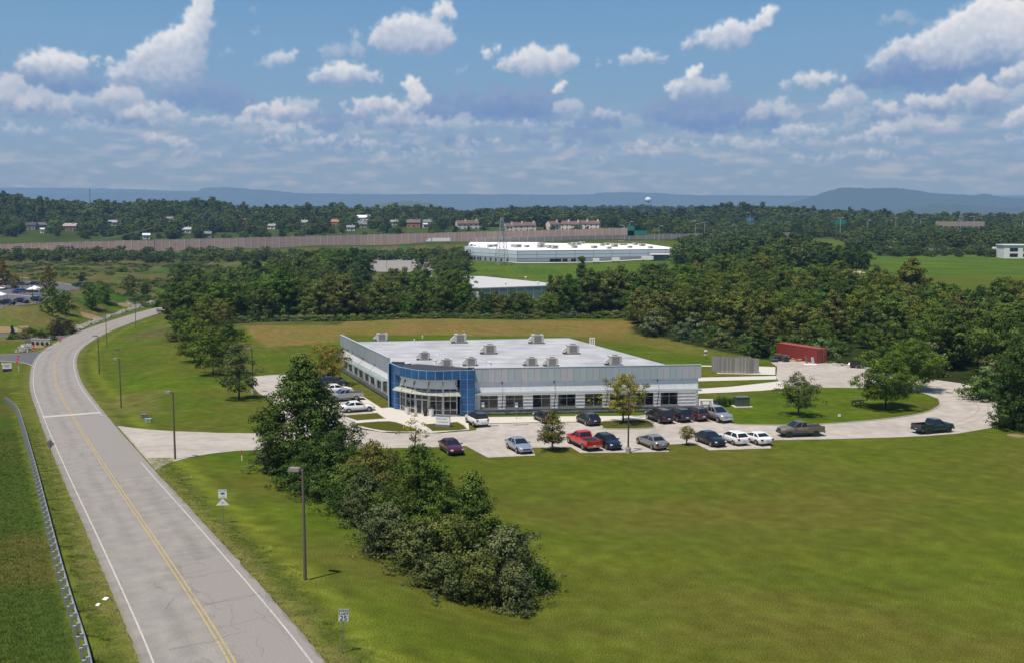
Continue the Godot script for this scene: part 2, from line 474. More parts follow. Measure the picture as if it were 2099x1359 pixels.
func materials():
	var g := Color.WHITE
	var t_fine := noise_tex(0.05, 4, Color(0.72, 0.72, 0.72), g, 512, 3)
	var t_soft := noise_tex(0.012, 4, Color(0.95, 0.95, 0.95), g, 512, 5)
	var t_grass := noise_tex(0.05, 6, Color(0.58, 0.60, 0.52), g, 1024, 11)
	var t_grass2 := noise_tex(0.03, 5, Color(0.88, 0.87, 0.85), g, 512, 12)
	var gr := mat(Color(1, 1, 1), 0.95)
	gr.vertex_color_use_as_albedo = true
	gr.metallic_specular = 0.08
	gr.albedo_texture = t_grass
	gr.uv1_scale = Vector3.ONE
	gr.detail_enabled = true
	gr.detail_albedo = t_grass2
	gr.detail_blend_mode = BaseMaterial3D.BLEND_MODE_MUL
	gr.detail_uv_layer = BaseMaterial3D.DETAIL_UV_2
	M.grass = gr
	M.asphalt = textured(Color(0.272, 0.255, 0.234), 0.9, noise_tex(0.07, 4, Color(0.90, 0.90, 0.90), g, 1024, 31), 13.0)
	M.asphalt.detail_enabled = true
	M.asphalt.detail_albedo = noise_tex(0.012, 3, Color(0.92, 0.92, 0.93), g, 512, 33)
	M.asphalt.detail_blend_mode = BaseMaterial3D.BLEND_MODE_MUL
	M.asphalt_new = textured(Color(0.235, 0.218, 0.205), 0.9, noise_tex(0.08, 4, Color(0.91, 0.91, 0.91), g, 1024, 35), 13.0)
	M.asphalt_dark = textured(Color(0.105, 0.105, 0.112), 0.9, noise_tex(0.03, 5, Color(0.75, 0.75, 0.78), g, 512, 36), 11.0)
	M.lot = textured(Color(0.385, 0.355, 0.322), 0.92, noise_tex(0.014, 5, Color(0.91, 0.90, 0.89), g, 1024, 41), 30.0)
	M.concrete = textured(Color(0.50, 0.475, 0.43), 0.9, noise_tex(0.03, 4, Color(0.94, 0.935, 0.93), g, 512, 43), 8.0)
	M.kerb = textured(Color(0.47, 0.44, 0.39), 0.9, t_fine, 3.0)
	M.white_line = textured(Color(0.56, 0.55, 0.52), 0.8, noise_tex(0.04, 4, Color(0.7, 0.69, 0.67), g, 512, 51), 3.0)
	M.yellow_line = textured(Color(0.50, 0.39, 0.15), 0.8, noise_tex(0.04, 4, Color(0.66, 0.68, 0.75), g, 512, 52), 3.0)
	M.crack = mat(Color(0.13, 0.125, 0.12), 0.95)
	M.forest_floor = mat(Color(0.03, 0.035, 0.014), 1.0)
	M.wall = textured(Color(0.78, 0.755, 0.77), 0.75, t_soft, 6.0)
	M.wall_white = textured(Color(0.80, 0.78, 0.78), 0.7, t_soft, 6.0)
	M.fascia = mat(Color(1, 1, 1), 0.45, 0.25)
	M.fascia.vertex_color_use_as_albedo = true
	M.coping = mat(Color(0.50, 0.54, 0.57), 0.45, 0.3)
	M.roof = textured(Color(0.39, 0.40, 0.42), 0.75, noise_tex(0.008, 4, Color(0.86, 0.86, 0.86), g, 512, 61), 26.0)
	M.roof_seam = mat(Color(0.34, 0.355, 0.385), 0.8)
	M.awning = mat(Color(0.34, 0.41, 0.43), 0.5, 0.2)
	M.strut = mat(Color(0.09, 0.105, 0.13), 0.5, 0.3)
	M.frame = mat(Color(0.42, 0.43, 0.44), 0.4, 0.4)
	M.glass = mat(Color(0.012, 0.014, 0.017), 0.06)
	M.glass.metallic_specular = 0.55
	M.blue = textured(Color(0.028, 0.105, 0.275), 0.32, noise_tex(0.01, 3, Color(0.86, 0.86, 0.86), g, 256, 71), 7.0, 0.15)
	M.blue_edge = mat(Color(0.06, 0.16, 0.33), 0.4, 0.2)
	M.dark_flash = mat(Color(0.028, 0.03, 0.036), 0.8)
	M.canopy = mat(Color(0.50, 0.51, 0.47), 0.5, 0.1)
	M.metal_panel = mat(Color(0.72, 0.73, 0.74), 0.5, 0.1)
	M.stone = mat(Color(1, 1, 1), 0.95)
	M.stone.vertex_color_use_as_albedo = true
	M.mortar = mat(Color(0.27, 0.25, 0.215), 0.95)
	M.unit = mat(Color(0.43, 0.425, 0.41), 0.6, 0.1)
	M.unit_dark = mat(Color(0.10, 0.095, 0.09), 0.8)
	M.unit_coil = mat(Color(0.16, 0.15, 0.135), 0.7, 0.3)
	M.white = mat(Color(0.72, 0.72, 0.71), 0.55)
	M.black = mat(Color(0.015, 0.015, 0.016), 0.6)
	M.tyre = mat(Color(0.016, 0.016, 0.017), 0.85)
	M.rim = mat(Color(0.35, 0.36, 0.37), 0.35, 0.7)
	M.rim_dark = mat(Color(0.04, 0.04, 0.042), 0.4, 0.6)
	M.lens = mat(Color(0.65, 0.67, 0.70), 0.15)
	M.tail = mat(Color(0.28, 0.012, 0.012), 0.2)
	M.plate = mat(Color(0.62, 0.64, 0.68), 0.5)
	M.trim = mat(Color(0.025, 0.025, 0.027), 0.55)
	M.chrome = mat(Color(0.55, 0.56, 0.57), 0.2, 0.8)
	M.pole = textured(Color(0.17, 0.13, 0.105), 0.6, t_fine, 1.5)
	M.pole_dark = mat(Color(0.07, 0.065, 0.06), 0.5, 0.3)
	M.galv = textured(Color(0.46, 0.48, 0.50), 0.5, t_fine, 2.0, 0.25)
	M.steel = mat(Color(0.2, 0.22, 0.22), 0.5, 0.5)
	M.wood = mat(Color(1, 1, 1), 0.95)
	M.wood.vertex_color_use_as_albedo = true
	M.wood.albedo_texture = noise_tex(0.05, 4, Color(0.6, 0.6, 0.6), g, 256, 77)
	M.wood.uv1_triplanar = true
	M.wood.uv1_scale = Vector3(1.2, 0.25, 1.2)
	M.bark = textured(Color(0.085, 0.068, 0.052), 0.95, noise_tex(0.06, 4, Color(0.5, 0.5, 0.5), g, 256, 81), 1.2)
	M.bark_pale = textured(Color(0.19, 0.165, 0.14), 0.95, noise_tex(0.06, 4, Color(0.6, 0.6, 0.6), g, 256, 82), 1.2)
	M.red = textured(Color(0.22, 0.034, 0.025), 0.55, t_soft, 4.0)
	M.rock = mat(Color(1, 1, 1), 0.95)
	M.rock.vertex_color_use_as_albedo = true
	M.painted = mat(Color(1, 1, 1), 0.6)
	M.painted.vertex_color_use_as_albedo = true
	M.rough = mat(Color(1, 1, 1), 0.92)
	M.rough.vertex_color_use_as_albedo = true
	M.leaf = leaf_mat(Color(1, 1, 1))

func leaf_mat(tint: Color) -> StandardMaterial3D:
	var m := mat(tint * 1.22, 0.62)
	m.vertex_color_use_as_albedo = true
	m.metallic_specular = 0.18
	m.backlight_enabled = true
	m.backlight = Color(0.10 * tint.r, 0.14 * tint.g, 0.025 * tint.b).linear_to_srgb()
	return m

# ------------------------------------------------------------------ the lie of the land
var cu := PackedFloat32Array()
var cv := PackedFloat32Array()
var ch := PackedFloat32Array()
var rc := PackedVector3Array()
var gx := PackedFloat32Array()
var gd := PackedFloat32Array()
var gh := PackedFloat32Array()

func survey():
	for i in range(0, CTRL.size(), 3):
		cu.append(CTRL[i] / (CTRL[i + 1] + 60.0))
		cv.append(log(CTRL[i + 1] + 60.0))
		ch.append(CTRL[i + 2])
	var p := ROADPTS
	for i in p.size() - 1:
		for k in 10:
			rc.append(p[i].cubic_interpolate(p[i + 1], p[maxi(i - 1, 0)], p[mini(i + 2, p.size() - 1)], k / 10.0))
	rc.append(p[p.size() - 1])

func sd_poly(x: float, d: float) -> float:
	var best := 1e18
	var inside := false
	var n := PLAT.size()
	var w := Vector2(x, d)
	for i in n:
		var a: Vector2 = PLAT[i]
		var b: Vector2 = PLAT[(i + 1) % n]
		best = minf(best, w.distance_squared_to(Geometry2D.get_closest_point_to_segment(w, a, b)))
		if (a.y > d) != (b.y > d) and x < (b.x - a.x) * (d - a.y) / (b.y - a.y) + a.x:
			inside = not inside
	return -sqrt(best) if inside else sqrt(best)

func road_near(x: float, z: float) -> Vector2:   # distance to the centre line, and its height there
	var best := 1e18
	var h := 0.0
	var w := Vector2(x, z)
	for i in rc.size() - 1:
		var a := Vector2(rc[i].x, rc[i].z)
		var e := Vector2(rc[i + 1].x, rc[i + 1].z) - a
		var t := clampf((w - a).dot(e) / e.length_squared(), 0.0, 1.0)
		var q := w.distance_squared_to(a + e * t)
		if q < best:
			best = q
			h = lerpf(rc[i].y, rc[i + 1].y, t)
	return Vector2(sqrt(best), h)

func land(x: float, z: float) -> float:
	var d := maxf(-z, -20.0)
	var u := x / (d + 60.0)
	var v := log(d + 60.0)
	var sw := 0.0
	var sh := 0.0
	for i in cu.size():
		var du := u - cu[i]
		var dv := v - cv[i]
		var q := du * du + dv * dv + 0.0004
		var w := 1.0 / (q * q)
		sw += w
		sh += w * ch[i]
	var h := sh / sw
	if d > 80 and d < 270 and absf(x) < 110:
		h *= smoothstep(0.0, 14.0, sd_poly(x, -z))
	if x < 40 and x > -170 and d < 500:
		var r := road_near(x, z)
		h = lerpf(h, r.y, 1.0 - smoothstep(5.3, 21.3, r.x))
	return h

func hgt(x: float, z: float) -> float:   # height of the ground sheet as built
	var i := clampi(gx.bsearch(x) - 1, 0, gx.size() - 2)
	var j := clampi(gd.bsearch(-z) - 1, 0, gd.size() - 2)
	var a := clampf((x - gx[i]) / (gx[i + 1] - gx[i]), 0, 1)
	var b := clampf((-z - gd[j]) / (gd[j + 1] - gd[j]), 0, 1)
	var w := gx.size()
	var h00 := gh[j * w + i]
	var h10 := gh[j * w + i + 1]
	var h01 := gh[(j + 1) * w + i]
	var h11 := gh[(j + 1) * w + i + 1]
	if a + b <= 1.0:
		return h00 + a * (h10 - h00) + b * (h01 - h00)
	return h11 + (1 - a) * (h01 - h11) + (1 - b) * (h10 - h11)

func on(p: Vector2, lift := 0.0) -> Vector3:
	return Vector3(p.x, hgt(p.x, p.y) + lift, p.y)

func in_poly(p: Vector2, poly: PackedVector2Array) -> bool:
	return Geometry2D.is_point_in_polygon(p, poly)

# ------------------------------------------------------------------ ground
func spaced(from: float, to: float, fine0: float, fine1: float, step: float, grow: float) -> PackedFloat32Array:
	var a := PackedFloat32Array()
	var s := step
	var x := fine0
	var low := []
	while x > from:
		s = s * grow
		x -= s
		low.push_front(x)
	a.append_array(PackedFloat32Array(low))
	x = fine0
	while x < fine1:
		a.append(x)
		x += step
	s = step
	while x < to:
		a.append(x)
		s *= grow
		x += s
	a.append(x)
	return a

var back_field := PackedVector2Array([Vector2(-78.58, -283.39), Vector2(-62.1, -288.82), Vector2(-19.55, -273.38), Vector2(33.31, -267.3), Vector2(27.46, -238.34), Vector2(38.6, -217.23), Vector2(42.16, -204.05), Vector2(40.2, -194.45), Vector2(16.75, -232.21), Vector2(-39, -236.29), Vector2(-37.3, -222.62), Vector2(-51.84, -212.1), Vector2(-61.63, -242.9)])
var forest := PackedVector2Array([Vector2(28.6, -238.33), Vector2(33.42, -232.13), Vector2(38.29, -215.5), Vector2(43.79, -202.51), Vector2(48.09, -192.36), Vector2(55.48, -192.36), Vector2(60.46, -187.65), Vector2(64.98, -180.08), Vector2(70.15, -171.43), Vector2(71.42, -155.91), Vector2(66.89, -137.03), Vector2(66.45, -130.93), Vector2(90.91, -139.41)] + [Vector2(207.95, -300), Vector2(144.74, -275), Vector2(118.46, -272), Vector2(106.35, -285), Vector2(118.26, -330), Vector2(100.84, -335), Vector2(95.86, -365), Vector2(104.61, -430), Vector2(87.42, -470), Vector2(68.71, -450), Vector2(50.84, -380), Vector2(34.48, -300)])
var tree_belt := PackedVector2Array([Vector2(-76.49, -276), Vector2(-47.46, -284), Vector2(-6.72, -284), Vector2(33.89, -272), Vector2(42.87, -320), Vector2(-1.54, -340), Vector2(-32.55, -360), Vector2(-110, -420), Vector2(-130.02, -420), Vector2(-110.22, -330)])

func ground_colour(x: float, z: float, rd: float, side: float) -> Color:
	var d := -z
	var p := Vector2(x, z)
	var a := nz.get_noise_2d(x * 0.021, z * 0.035)
	var b := nz.get_noise_2d(x * 0.065 + 40.0, z * 0.11)
	var c := nz.get_noise_2d(x * 0.33, z * 0.5)
	var m := nz.get_noise_2d(x * 0.9 + 9.0, z * 0.9)
	var green := Color(0.082, 0.128, 0.012)
	var olive := Color(0.132, 0.122, 0.026)
	var bright := Color(0.128, 0.17, 0.014)
	var col := green.lerp(olive, clampf(0.40 + a * 0.7 + b * 0.36 + c * 0.2, 0, 1))
	col = col.lerp(bright, clampf(b * 0.5 - a * 0.5 + m * 0.2 - 0.02, 0, 0.7))
	if x > -6.0 and d < 125.0:
		col = col.lerp(Color(0.142, 0.130, 0.022), 0.36)
	if d < 270 and d > 40:
		# mowing lines parallel with the car park
		var s := sin((x * 0.15 + z) * 1.25 + 1.2 * nz.get_noise_2d(x * 0.03, z * 0.02))
		col = col.lerp(bright if s > 0 else olive, 0.13 * absf(s))
	if d > 150 and d < 300 and x > -75 and in_poly(p, back_field):
		var tan_ := Color(0.245, 0.155, 0.055).lerp(Color(0.195, 0.16, 0.04), clampf(0.4 + b * 1.1 + a * 0.7, 0, 1))
		var k := clampf((d - 178.0 + 14.0 * a) / 14.0, 0, 1)
		if x > 18:
			k *= clampf(0.35 + (d - 205.0) / 40.0 - a * 0.6, 0.1, 1)
		col = col.lerp(tan_, k * (0.9 + c * 0.25))
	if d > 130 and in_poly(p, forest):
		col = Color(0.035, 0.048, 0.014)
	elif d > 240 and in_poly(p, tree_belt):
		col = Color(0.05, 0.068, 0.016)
	if d > 420 and d < 650 and x > -60:   # fields round the big factory
		col = Color(0.075, 0.135, 0.017).lerp(Color(0.12, 0.16, 0.02), clampf(0.4 + a + b * 0.5, 0, 1))
	if d > 260 and d < 860 and x < -45 and rd > 14.0:   # rough meadow
		var mm := nz.get_noise_2d(x * 0.02, z * 0.011)
		var mc := [Color(0.065, 0.10, 0.018), Color(0.135, 0.125, 0.04), Color(0.15, 0.12, 0.05), Color(0.06, 0.13, 0.014)]
		var q := clampf((mm + b * 0.5) * 1.9 + 1.6, 0, 2.999)
		col = mc[int(q)].lerp(mc[int(q) + 1], q - int(q)) * (0.92 + 0.25 * c)
		if d < 345 and x < -100:   # the mown bank below the far car park
			var st := sin((x * 0.9 + z * 0.55) * 1.5)
			col = Color(0.125, 0.145, 0.03).lerp(Color(0.185, 0.155, 0.05), clampf(0.45 + a + st * 0.25 + c * 0.5, 0, 1))
	if d > 860:
		col = Color(0.05, 0.075, 0.018).lerp(Color(0.08, 0.10, 0.025), clampf(0.5 + a, 0, 1))
	# roadside: ragged dry edge, then the mown verge, then long grass beyond the guard rail
	if rd < 40.0 and d < 330:
		if side < 0 and d < 175:
			var long_ := Color(0.062, 0.094, 0.014).lerp(Color(0.105, 0.102, 0.022), clampf(0.35 + a + b * 0.7 + c * 0.4, 0, 1))
			col = col.lerp(long_, smoothstep(6.6, 7.4, rd))
		var stripe := 0.5 + 0.5 * sin((rd + 0.6 * c) * 1.9)
		var verge := Color(0.085, 0.105, 0.016).lerp(Color(0.20, 0.215, 0.028), stripe)
		col = col.lerp(verge, 0.8 * (1.0 - (smoothstep(7.0, 11.5, rd + c) if side > 0 else smoothstep(6.6, 7.4, rd))))
		var dry := Color(0.17, 0.135, 0.055)
		col = col.lerp(dry, 0.55 * (1.0 - smoothstep(4.2, 5.8, rd + 1.0 * c + 0.8 * m)))
		if side > 0 and d > 140 and d < 165 and rd < 16:
			col = col.lerp(Color(0.18, 0.145, 0.055), 0.5 * smoothstep(0.0, 0.6, b + 0.3))
	return Color(col.r * 1.22, col.g * 1.30, col.b * 1.5) * (1.00 + 0.15 * m)

func ground():
	gx = spaced(-14000, 14000, -135.0, 92.0, 1.6, 1.09)
	gd = spaced(-120, 14500, 36.0, 300.0, 1.6, 1.035)
	var w := gx.size()
	var hh := gd.size()
	gh.resize(w * hh)
	var v := PackedVector3Array()
	v.resize(w * hh)
	var c := PackedColorArray()
	c.resize(w * hh)
	var t := PackedVector2Array()
	t.resize(w * hh)
	var t2 := PackedVector2Array()
	t2.resize(w * hh)
	for j in hh:
		for i in w:
			var x := gx[i]
			var z := -gd[j]
			var h := land(x, z)
			var k := j * w + i
			gh[k] = h
			v[k] = Vector3(x, h, z)
			t[k] = Vector2(x, z) / 7.0
			t2[k] = Vector2(x * 0.83 + z * 0.56, z * 0.83 - x * 0.56) / 31.0
			var rd := 1e3
			var side := 1.0
			if x < 30 and x > -200 and -z < 420:
				var r := road_near(x, z)
				rd = r.x
				side = road_side(x, z)
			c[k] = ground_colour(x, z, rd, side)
	var idx := PackedInt32Array()
	for j in hh - 1:
		for i in w - 1:
			var k := j * w + i
			idx.append_array([k, k + w, k + 1, k + 1, k + w, k + w + 1])
	var a := []
	a.resize(Mesh.ARRAY_MAX)
	a[Mesh.ARRAY_VERTEX] = v
	a[Mesh.ARRAY_COLOR] = c
	a[Mesh.ARRAY_TEX_UV] = t
	a[Mesh.ARRAY_TEX_UV2] = t2
	a[Mesh.ARRAY_INDEX] = idx
	var nn := PackedVector3Array()
	nn.resize(w * hh)
	for j in hh:
		for i in w:
			var i0 := maxi(i - 1, 0)
			var i1 := mini(i + 1, w - 1)
			var j0 := maxi(j - 1, 0)
			var j1 := mini(j + 1, hh - 1)
			var gxx := (gh[j * w + i1] - gh[j * w + i0]) / (gx[i1] - gx[i0])
			var gzz := (gh[j1 * w + i] - gh[j0 * w + i]) / (gd[j0] - gd[j1])
			nn[j * w + i] = Vector3(-gxx, 1, -gzz).normalized()
	a[Mesh.ARRAY_NORMAL] = nn
	var m := ArrayMesh.new()
	m.add_surface_from_arrays(Mesh.PRIMITIVE_TRIANGLES, a)
	struct("ground", m, M.grass)

func road_side(x: float, z: float) -> float:   # +1 on the car park side of the road
	var best := 1e18
	var s := 1.0
	for i in range(0, rc.size() - 1, 2):
		var q := Vector2(rc[i].x - x, rc[i].z - z).length_squared()
		if q < best:
			best = q
			var f := Vector2(rc[i + 1].x - rc[i].x, rc[i + 1].z - rc[i].z)
			s = signf(f.cross(Vector2(x - rc[i].x, z - rc[i].z)))
	return s

# ------------------------------------------------------------------ road
func road_frame(i: int) -> Array:
	var p := rc[i]
	var f := (rc[mini(i + 1, rc.size() - 1)] - rc[maxi(i - 1, 0)])
	var s := Vector3(-f.z, 0, f.x).normalized()
	return [p, s]

func ribbon(i0: int, i1: int, o0: float, o1: float, lift: float, ragged := 0.0) -> ArrayMesh:
	var b := MB.new()
	var prev := []
	for i in range(i0, i1 + 1):
		var fr := road_frame(i)
		var j0: float = o0 + (ragged * nz.get_noise_2d(i * 1.7, 3.0) if ragged > 0 else 0.0)
		var j1: float = o1 + (ragged * nz.get_noise_2d(i * 1.7, 30.0) if ragged > 0 else 0.0)
		var l: Vector3 = fr[0] + fr[1] * j0 + Vector3(0, lift, 0)
		var r: Vector3 = fr[0] + fr[1] * j1 + Vector3(0, lift, 0)
		if prev.size():
			b.quad(prev[0], prev[1], r, l)
		prev = [l, r]
	return b.mesh(true)

func road():
	# densify the centre line for the sheets
	var fine := PackedVector3Array()
	for i in rc.size() - 1:
		for k in 3:
			fine.append(rc[i].lerp(rc[i + 1], k / 3.0))
	fine.append(rc[rc.size() - 1])
	rc = fine
	var last := rc.size() - 1
	struct("road", worn_ribbon(last), M.asphalt)
	# patches of newer asphalt
	struct("road_patch", ribbon(85, 119, 0.25, 4.2, 0.056), M.asphalt_new)
	struct("road_patch", ribbon(124, 127, -4.1, 4.1, 0.056), M.asphalt_new)
	struct("road_patch", ribbon(22, 56, 0.5, 4.1, 0.056, 0.35), M.asphalt_new)
	struct("centre_line", ribbon(0, last, -0.19, -0.08, 0.06), M.yellow_line)
	struct("centre_line", ribbon(0, last, 0.08, 0.19, 0.06), M.yellow_line)
	struct("edge_line", ribbon(0, 205, -3.67, -3.57, 0.06), M.white_line)
	struct("edge_line", ribbon(0, 91, 3.57, 3.67, 0.06), M.white_line)
	struct("edge_line", ribbon(118, 210, 3.57, 3.67, 0.06), M.white_line)
	struct("stop_line", ribbon(120, 121, -3.75, 3.75, 0.064), M.white_line)
	# cracks and tar seams
	var b := MB.new()
	var r := RandomNumberGenerator.new()
	r.seed = 9
	for n in 90:
		var i := r.randi_range(10, 190)
		var o := r.randf_range(-3.8, 3.8)
		var along := r.randf() < 0.45
		var fr := road_frame(i)
		var f: Vector3 = fr[1].cross(Vector3.UP).normalized()
		var p: Vector3 = fr[0] + fr[1] * o
		var q := p
		for k in r.randi_range(4, 12):
			var st: Vector3 = (f if along else fr[1]) * r.randf_range(0.35, 0.7) + (fr[1] if along else f) * r.randf_range(-0.3, 0.3)
			q = p + st
			var rr := road_near(q.x, q.z)
			if rr.x > 4.1:
				break
			q.y = rr.y
			var side := (q - p).cross(Vector3.UP).normalized() * r.randf_range(0.006, 0.014)
			var up := Vector3(0, 0.062, 0)
			b.quad(p - side + up, p + side + up, q + side + up, q - side + up)
			p = q
	struct("road_cracks", b.mesh(), M.crack)

func worn_ribbon(last: int) -> ArrayMesh:
	# the asphalt sheet, polished in the wheel paths and darker with oil and old seal between them
	var offs := [-4.25, -3.9, -3.1, -2.75, -2.3, -1.85, -1.5, -1.05, -0.6, 0.0, 0.6, 1.05, 1.5, 1.85, 2.3, 2.75, 3.1, 3.9, 4.25]
	var tone := [0.80, 0.93, 0.97, 1.05, 1.08, 0.93, 0.90, 1.05, 1.04, 0.92, 1.0, 1.03, 1.02, 0.90, 0.88, 1.0, 1.03, 0.95, 0.80]
	var v := PackedVector3Array()
	var c := PackedColorArray()
	var nn := PackedVector3Array()
	var idx := PackedInt32Array()
	var w := offs.size()
	for i in range(0, last + 1):
		var fr := road_frame(i)
		for k in w:
			var j := 0.07 * nz.get_noise_2d(i * 0.9, 30.0 + k) if k == 0 or k == w - 1 else 0.0
			v.append(fr[0] + fr[1] * (offs[k] + j) + Vector3(0, 0.05, 0))
			nn.append(Vector3.UP)
			var t: float = tone[k] * (1.0 + 0.07 * nz.get_noise_2d(i * 0.07, k * 0.25) + 0.05 * nz.get_noise_2d(i * 0.3, k * 0.8 + 20.0))
			if k > 9 and i < 60:
				t *= 0.93
			c.append(Color(t, t * 0.995, t * 0.98))
			if i < last and k < w - 1:
				var q := i * w + k
				idx.append_array([q, q + w, q + 1, q + 1, q + w, q + w + 1])
	var a := []
	a.resize(Mesh.ARRAY_MAX)
	a[Mesh.ARRAY_VERTEX] = v
	a[Mesh.ARRAY_COLOR] = c
	a[Mesh.ARRAY_NORMAL] = nn
	a[Mesh.ARRAY_INDEX] = idx
	var m := ArrayMesh.new()
	m.add_surface_from_arrays(Mesh.PRIMITIVE_TRIANGLES, a)
	M.asphalt.vertex_color_use_as_albedo = true
	return m

# ------------------------------------------------------------------ paved areas
func pave(called: String, poly: Array, m: Material, lift: float, cell := 3.0, stained := false) -> Node3D:
	var pp := PackedVector2Array(poly)
	var lo := pp[0]
	var hi := pp[0]
	for p in pp:
		lo = lo.min(p)
		hi = hi.max(p)
	var b := MB.new()
	var x := floorf(lo.x / cell) * cell
	while x < hi.x:
		var z := floorf(lo.y / cell) * cell
		while z < hi.y:
			var sq := PackedVector2Array([Vector2(x, z), Vector2(x + cell, z), Vector2(x + cell, z + cell), Vector2(x, z + cell)])
			for q in Geometry2D.intersect_polygons(pp, sq):
				var idx := Geometry2D.triangulate_polygon(q)
				for i in range(0, idx.size(), 3):
					var a: Vector2 = q[idx[i]]
					var d: Vector2 = q[idx[i + 1]]
					var e: Vector2 = q[idx[i + 2]]
					if (d - a).cross(e - a) > 0:
						var s := d
						d = e
						e = s
					for p in [a, e, d]:
						var s := 1.0
						if stained:
							s = 0.97 + 0.10 * nz.get_noise_2d(p.x * 0.05, p.y * 0.14) + 0.07 * nz.get_noise_2d(p.x * 0.35 + 5.0, p.y * 0.35) - 0.16 * maxf(0.0, nz.get_noise_2d(p.x * 0.22 + 50.0, p.y * 0.22) - 0.45)
						b.v.append(on(p, lift))
						b.n.append(Vector3.UP)
						b.c.append(Color(s, s, s * 0.995))
			z += cell
		x += cell
	return struct(called, b.mesh(true), m)

func smooth_line(pts: Array, per := 6, closed := false) -> Array:
	var out := []
	var n := pts.size()
	for i in (n if closed else n - 1):
		var p0: Vector2 = pts[posmod(i - 1, n)] if closed else pts[maxi(i - 1, 0)]
		var p1: Vector2 = pts[i]
		var p2: Vector2 = pts[(i + 1) % n]
		var p3: Vector2 = pts[(i + 2) % n] if closed else pts[mini(i + 2, n - 1)]
		for k in per:
			out.append(p1.cubic_interpolate(p2, p0, p3, float(k) / per))
	if not closed:
		out.append(pts[n - 1])
	return out

func kerb(pts: Array, w := 0.16, h := 0.13, closed := false) -> void:
	var b := MB.new()
	var n := pts.size()
	for i in (n if closed else n - 1):
		var p: Vector2 = pts[i]
		var q: Vector2 = pts[(i + 1) % n]
		if p.distance_to(q) < 0.02:
			continue
		var f := (q - p).normalized() * (w * 0.45)
		var a := on(p - f, h * 0.5 - 0.04)
		var e := on(q + f, h * 0.5 - 0.04)
		b.bar(a, e, w, h + 0.08)
	struct("kerb", b.mesh(), M.kerb)

func island(pts: Array, h := 0.13) -> void:
	var b := MB.new()
	b.prism(PackedVector2Array(pts), -0.05, h - 0.012)
	for i in b.v.size():
		b.c[i] = Color(0.10, 0.125, 0.022).lerp(Color(0.15, 0.14, 0.035), 0.5 + 0.5 * nz.get_noise_2d(b.v[i].x * 0.4, b.v[i].z * 0.4))
		b.t.append(Vector2(b.v[i].x, b.v[i].z) / 7.0)
	struct("lawn_island", b.mesh(), M.grass)
	kerb(pts, 0.18, h, true)

